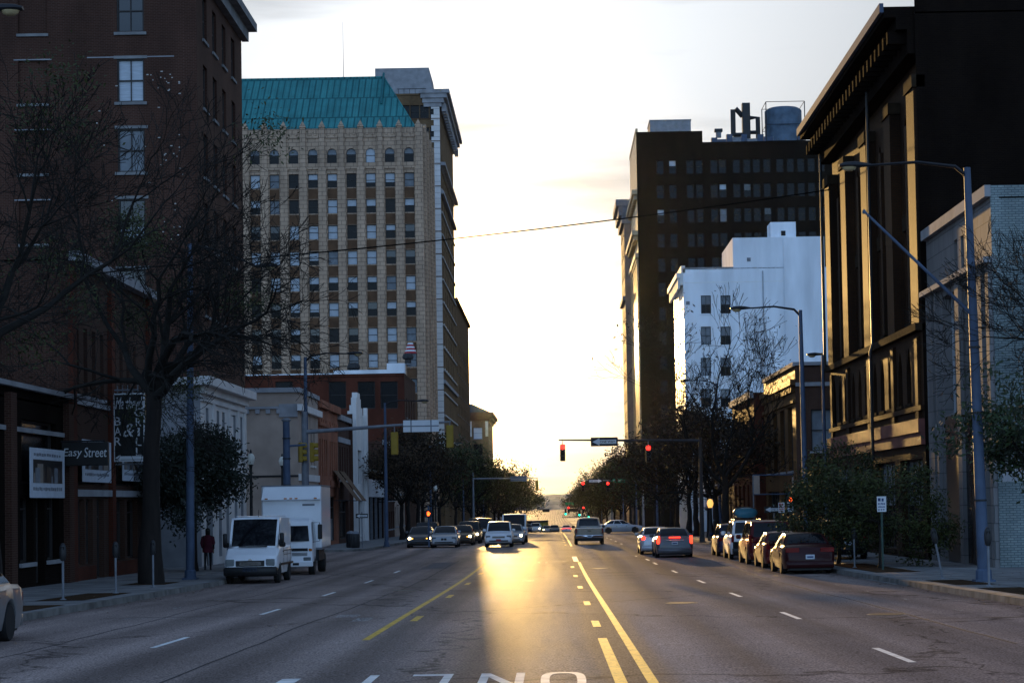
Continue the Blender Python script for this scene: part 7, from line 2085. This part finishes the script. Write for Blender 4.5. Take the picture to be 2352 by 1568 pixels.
# ================================================================== PEOPLE
def person(x, y, z, rz, label, coat, legs, hair, bag=None):
    t = thing('person', (x, y, z), label, 'person', None, rz)
    V = [(0,0,.98), (0,0,1.16), (0,.01,1.36), (0,.015,1.46), (0,.03,1.56),
         (.095,0,.90), (.11,.10,.50), (.11,-.02,.09), (.11,.10,.04),
         (-.095,0,.90), (-.11,-.12,.50), (-.12,-.26,.12), (-.12,-.16,.05),
         (.19,0,1.40), (.25,-.04,1.14), (.23,.08,.92), (.225,.11,.84),
         (-.19,0,1.40), (-.26,.04,1.14), (-.22,.16,.96), (-.21,.19,.88)]
    E = [(0,1),(1,2),(2,3),(3,4),(0,5),(5,6),(6,7),(7,8),(0,9),(9,10),(10,11),(11,12),(2,13),(13,14),(14,15),(15,16),(2,17),(17,18),(18,19),(19,20)]
    rad = [.15,.135,.155,.07,.055,.10,.07,.05,.045,.10,.07,.05,.045,.075,.055,.042,.035,.075,.055,.042,.035]
    me = bpy.data.meshes.new('body'); me.from_pydata(V, E, [])
    o = link('body', me, t); 
    sk = o.modifiers.new('skin', 'SKIN'); 
    for i, d in enumerate(me.skin_vertices[0].data): d.radius = (rad[i], rad[i]*.85); d.use_root = i == 0
    sb = o.modifiers.new('sub', 'SUBSURF'); sb.levels = sb.render_levels = 2
    me.materials.append(legs)
    # coat follows the torso and arms
    mb = MB(); rg = []
    for zz, rx, ry in ((.74, .215, .17), (.90, .205, .165), (1.08, .185, .15), (1.28, .20, .16), (1.40, .20, .15), (1.47, .12, .10), (1.51, .07, .07)):
        rg.append([(rx*math.cos(a), .01 + ry*math.sin(a), zz) for a in [q*math.pi/8 for q in range(16)]])
    mb.loft(rg, 0, True, True)
    for sd, pts in ((1, V[13:16]), (-1, V[17:20])): mb.tube([Vector(q) for q in pts], [.085, .072, .058], 10)
    mb.build('jacket', coat, t, smooth=60)
    hd = MB(); hd.lathe([(.03, -.115), (.062, -.10), (.078, -.05), (.085, .0), (.083, .05), (.065, .10), (.02, .12)], c=(0, .035, 1.64), n=14); hd.tube([(0, .10, 1.635), (0, .135, 1.615)], [.012, .016], 5); hd.build('head', M['skin'], t, smooth=70)
    hr_ = MB(); hr_.lathe([(.075, -.22), (.098, -.12), (.10, .0), (.098, .06), (.078, .115), (.02, .14)], c=(0, .012, 1.645), n=14); hr_.build('hair', hair, t, smooth=70)
    hn = MB()
    for c0 in (V[16], V[20]):
        c0 = Vector(c0); hn.lathe([(.012, -.09), (.034, -.06), (.036, 0), (.024, .03)], c=tuple(c0), n=8)
        for q in range(4): hn.tube([c0 + Vector((-.024+.016*q, .01, -.07)), c0 + Vector((-.024+.016*q, .03, -.115)), c0 + Vector((-.022+.015*q, .02, -.145 + .006*abs(q-1.5)))], .0085, 5)
        hn.tube([c0 + Vector((0, .03, -.02)), c0 + Vector((.0, .06, -.06)), c0 + Vector((0, .065, -.09))], .009, 5)
    hn.build('hand', M['skin'], t, smooth=70)
    sh = MB()
    for c0 in ((.11, .05), (-.12, -.22)):
        z0 = .0 if c0[1] > 0 else .02
        sh.loft([[(c0[0]+w*math.cos(a), c0[1]+l*math.sin(a)+.02, z0+zz) for a in [q*math.pi/6 for q in range(12)]] for zz, w, l in ((0, .045, .13), (.03, .05, .135), (.07, .04, .09), (.10, .035, .05))], 0, True, True)
    sh.build('shoe', M['trim'], t, smooth=60)
    return t
M['skin'] = mat('skin', (.28, .16, .11), rough=.6)
p = gnd(478, 1308, .15)
person(p.x, p.y, p.z, .15, 'person in a crimson jacket and dark trousers walking past the stone front beyond the van', mat('crimson_cloth', (.10, .018, .032), rough=.9), mat('dark_trousers', (.015, .015, .018), rough=.9), mat('dark_hair', (.012, .009, .008), rough=.6))
# ================================================================== HAZE
mb = MB(); mb.box(-4200, 4200, -450, 9200, -14, 130)
hz_m = bpy.data.materials.new('pale_air'); hz_m.use_nodes = True
ht = hz_m.node_tree
for n_ in list(ht.nodes):
    if n_.type == 'BSDF_PRINCIPLED': ht.nodes.remove(n_)
pv = ht.nodes.new('ShaderNodeVolumePrincipled')
pv.inputs['Color'].default_value = (.80, .90, 1.0, 1)
pv.inputs['Density'].default_value = 0.000003
pv.inputs['Anisotropy'].default_value = 0.95
ht.links.new(pv.outputs[0], ht.nodes['Material Output'].inputs['Volume'])
tag(mb.build('haze', hz_m), kind='stuff')
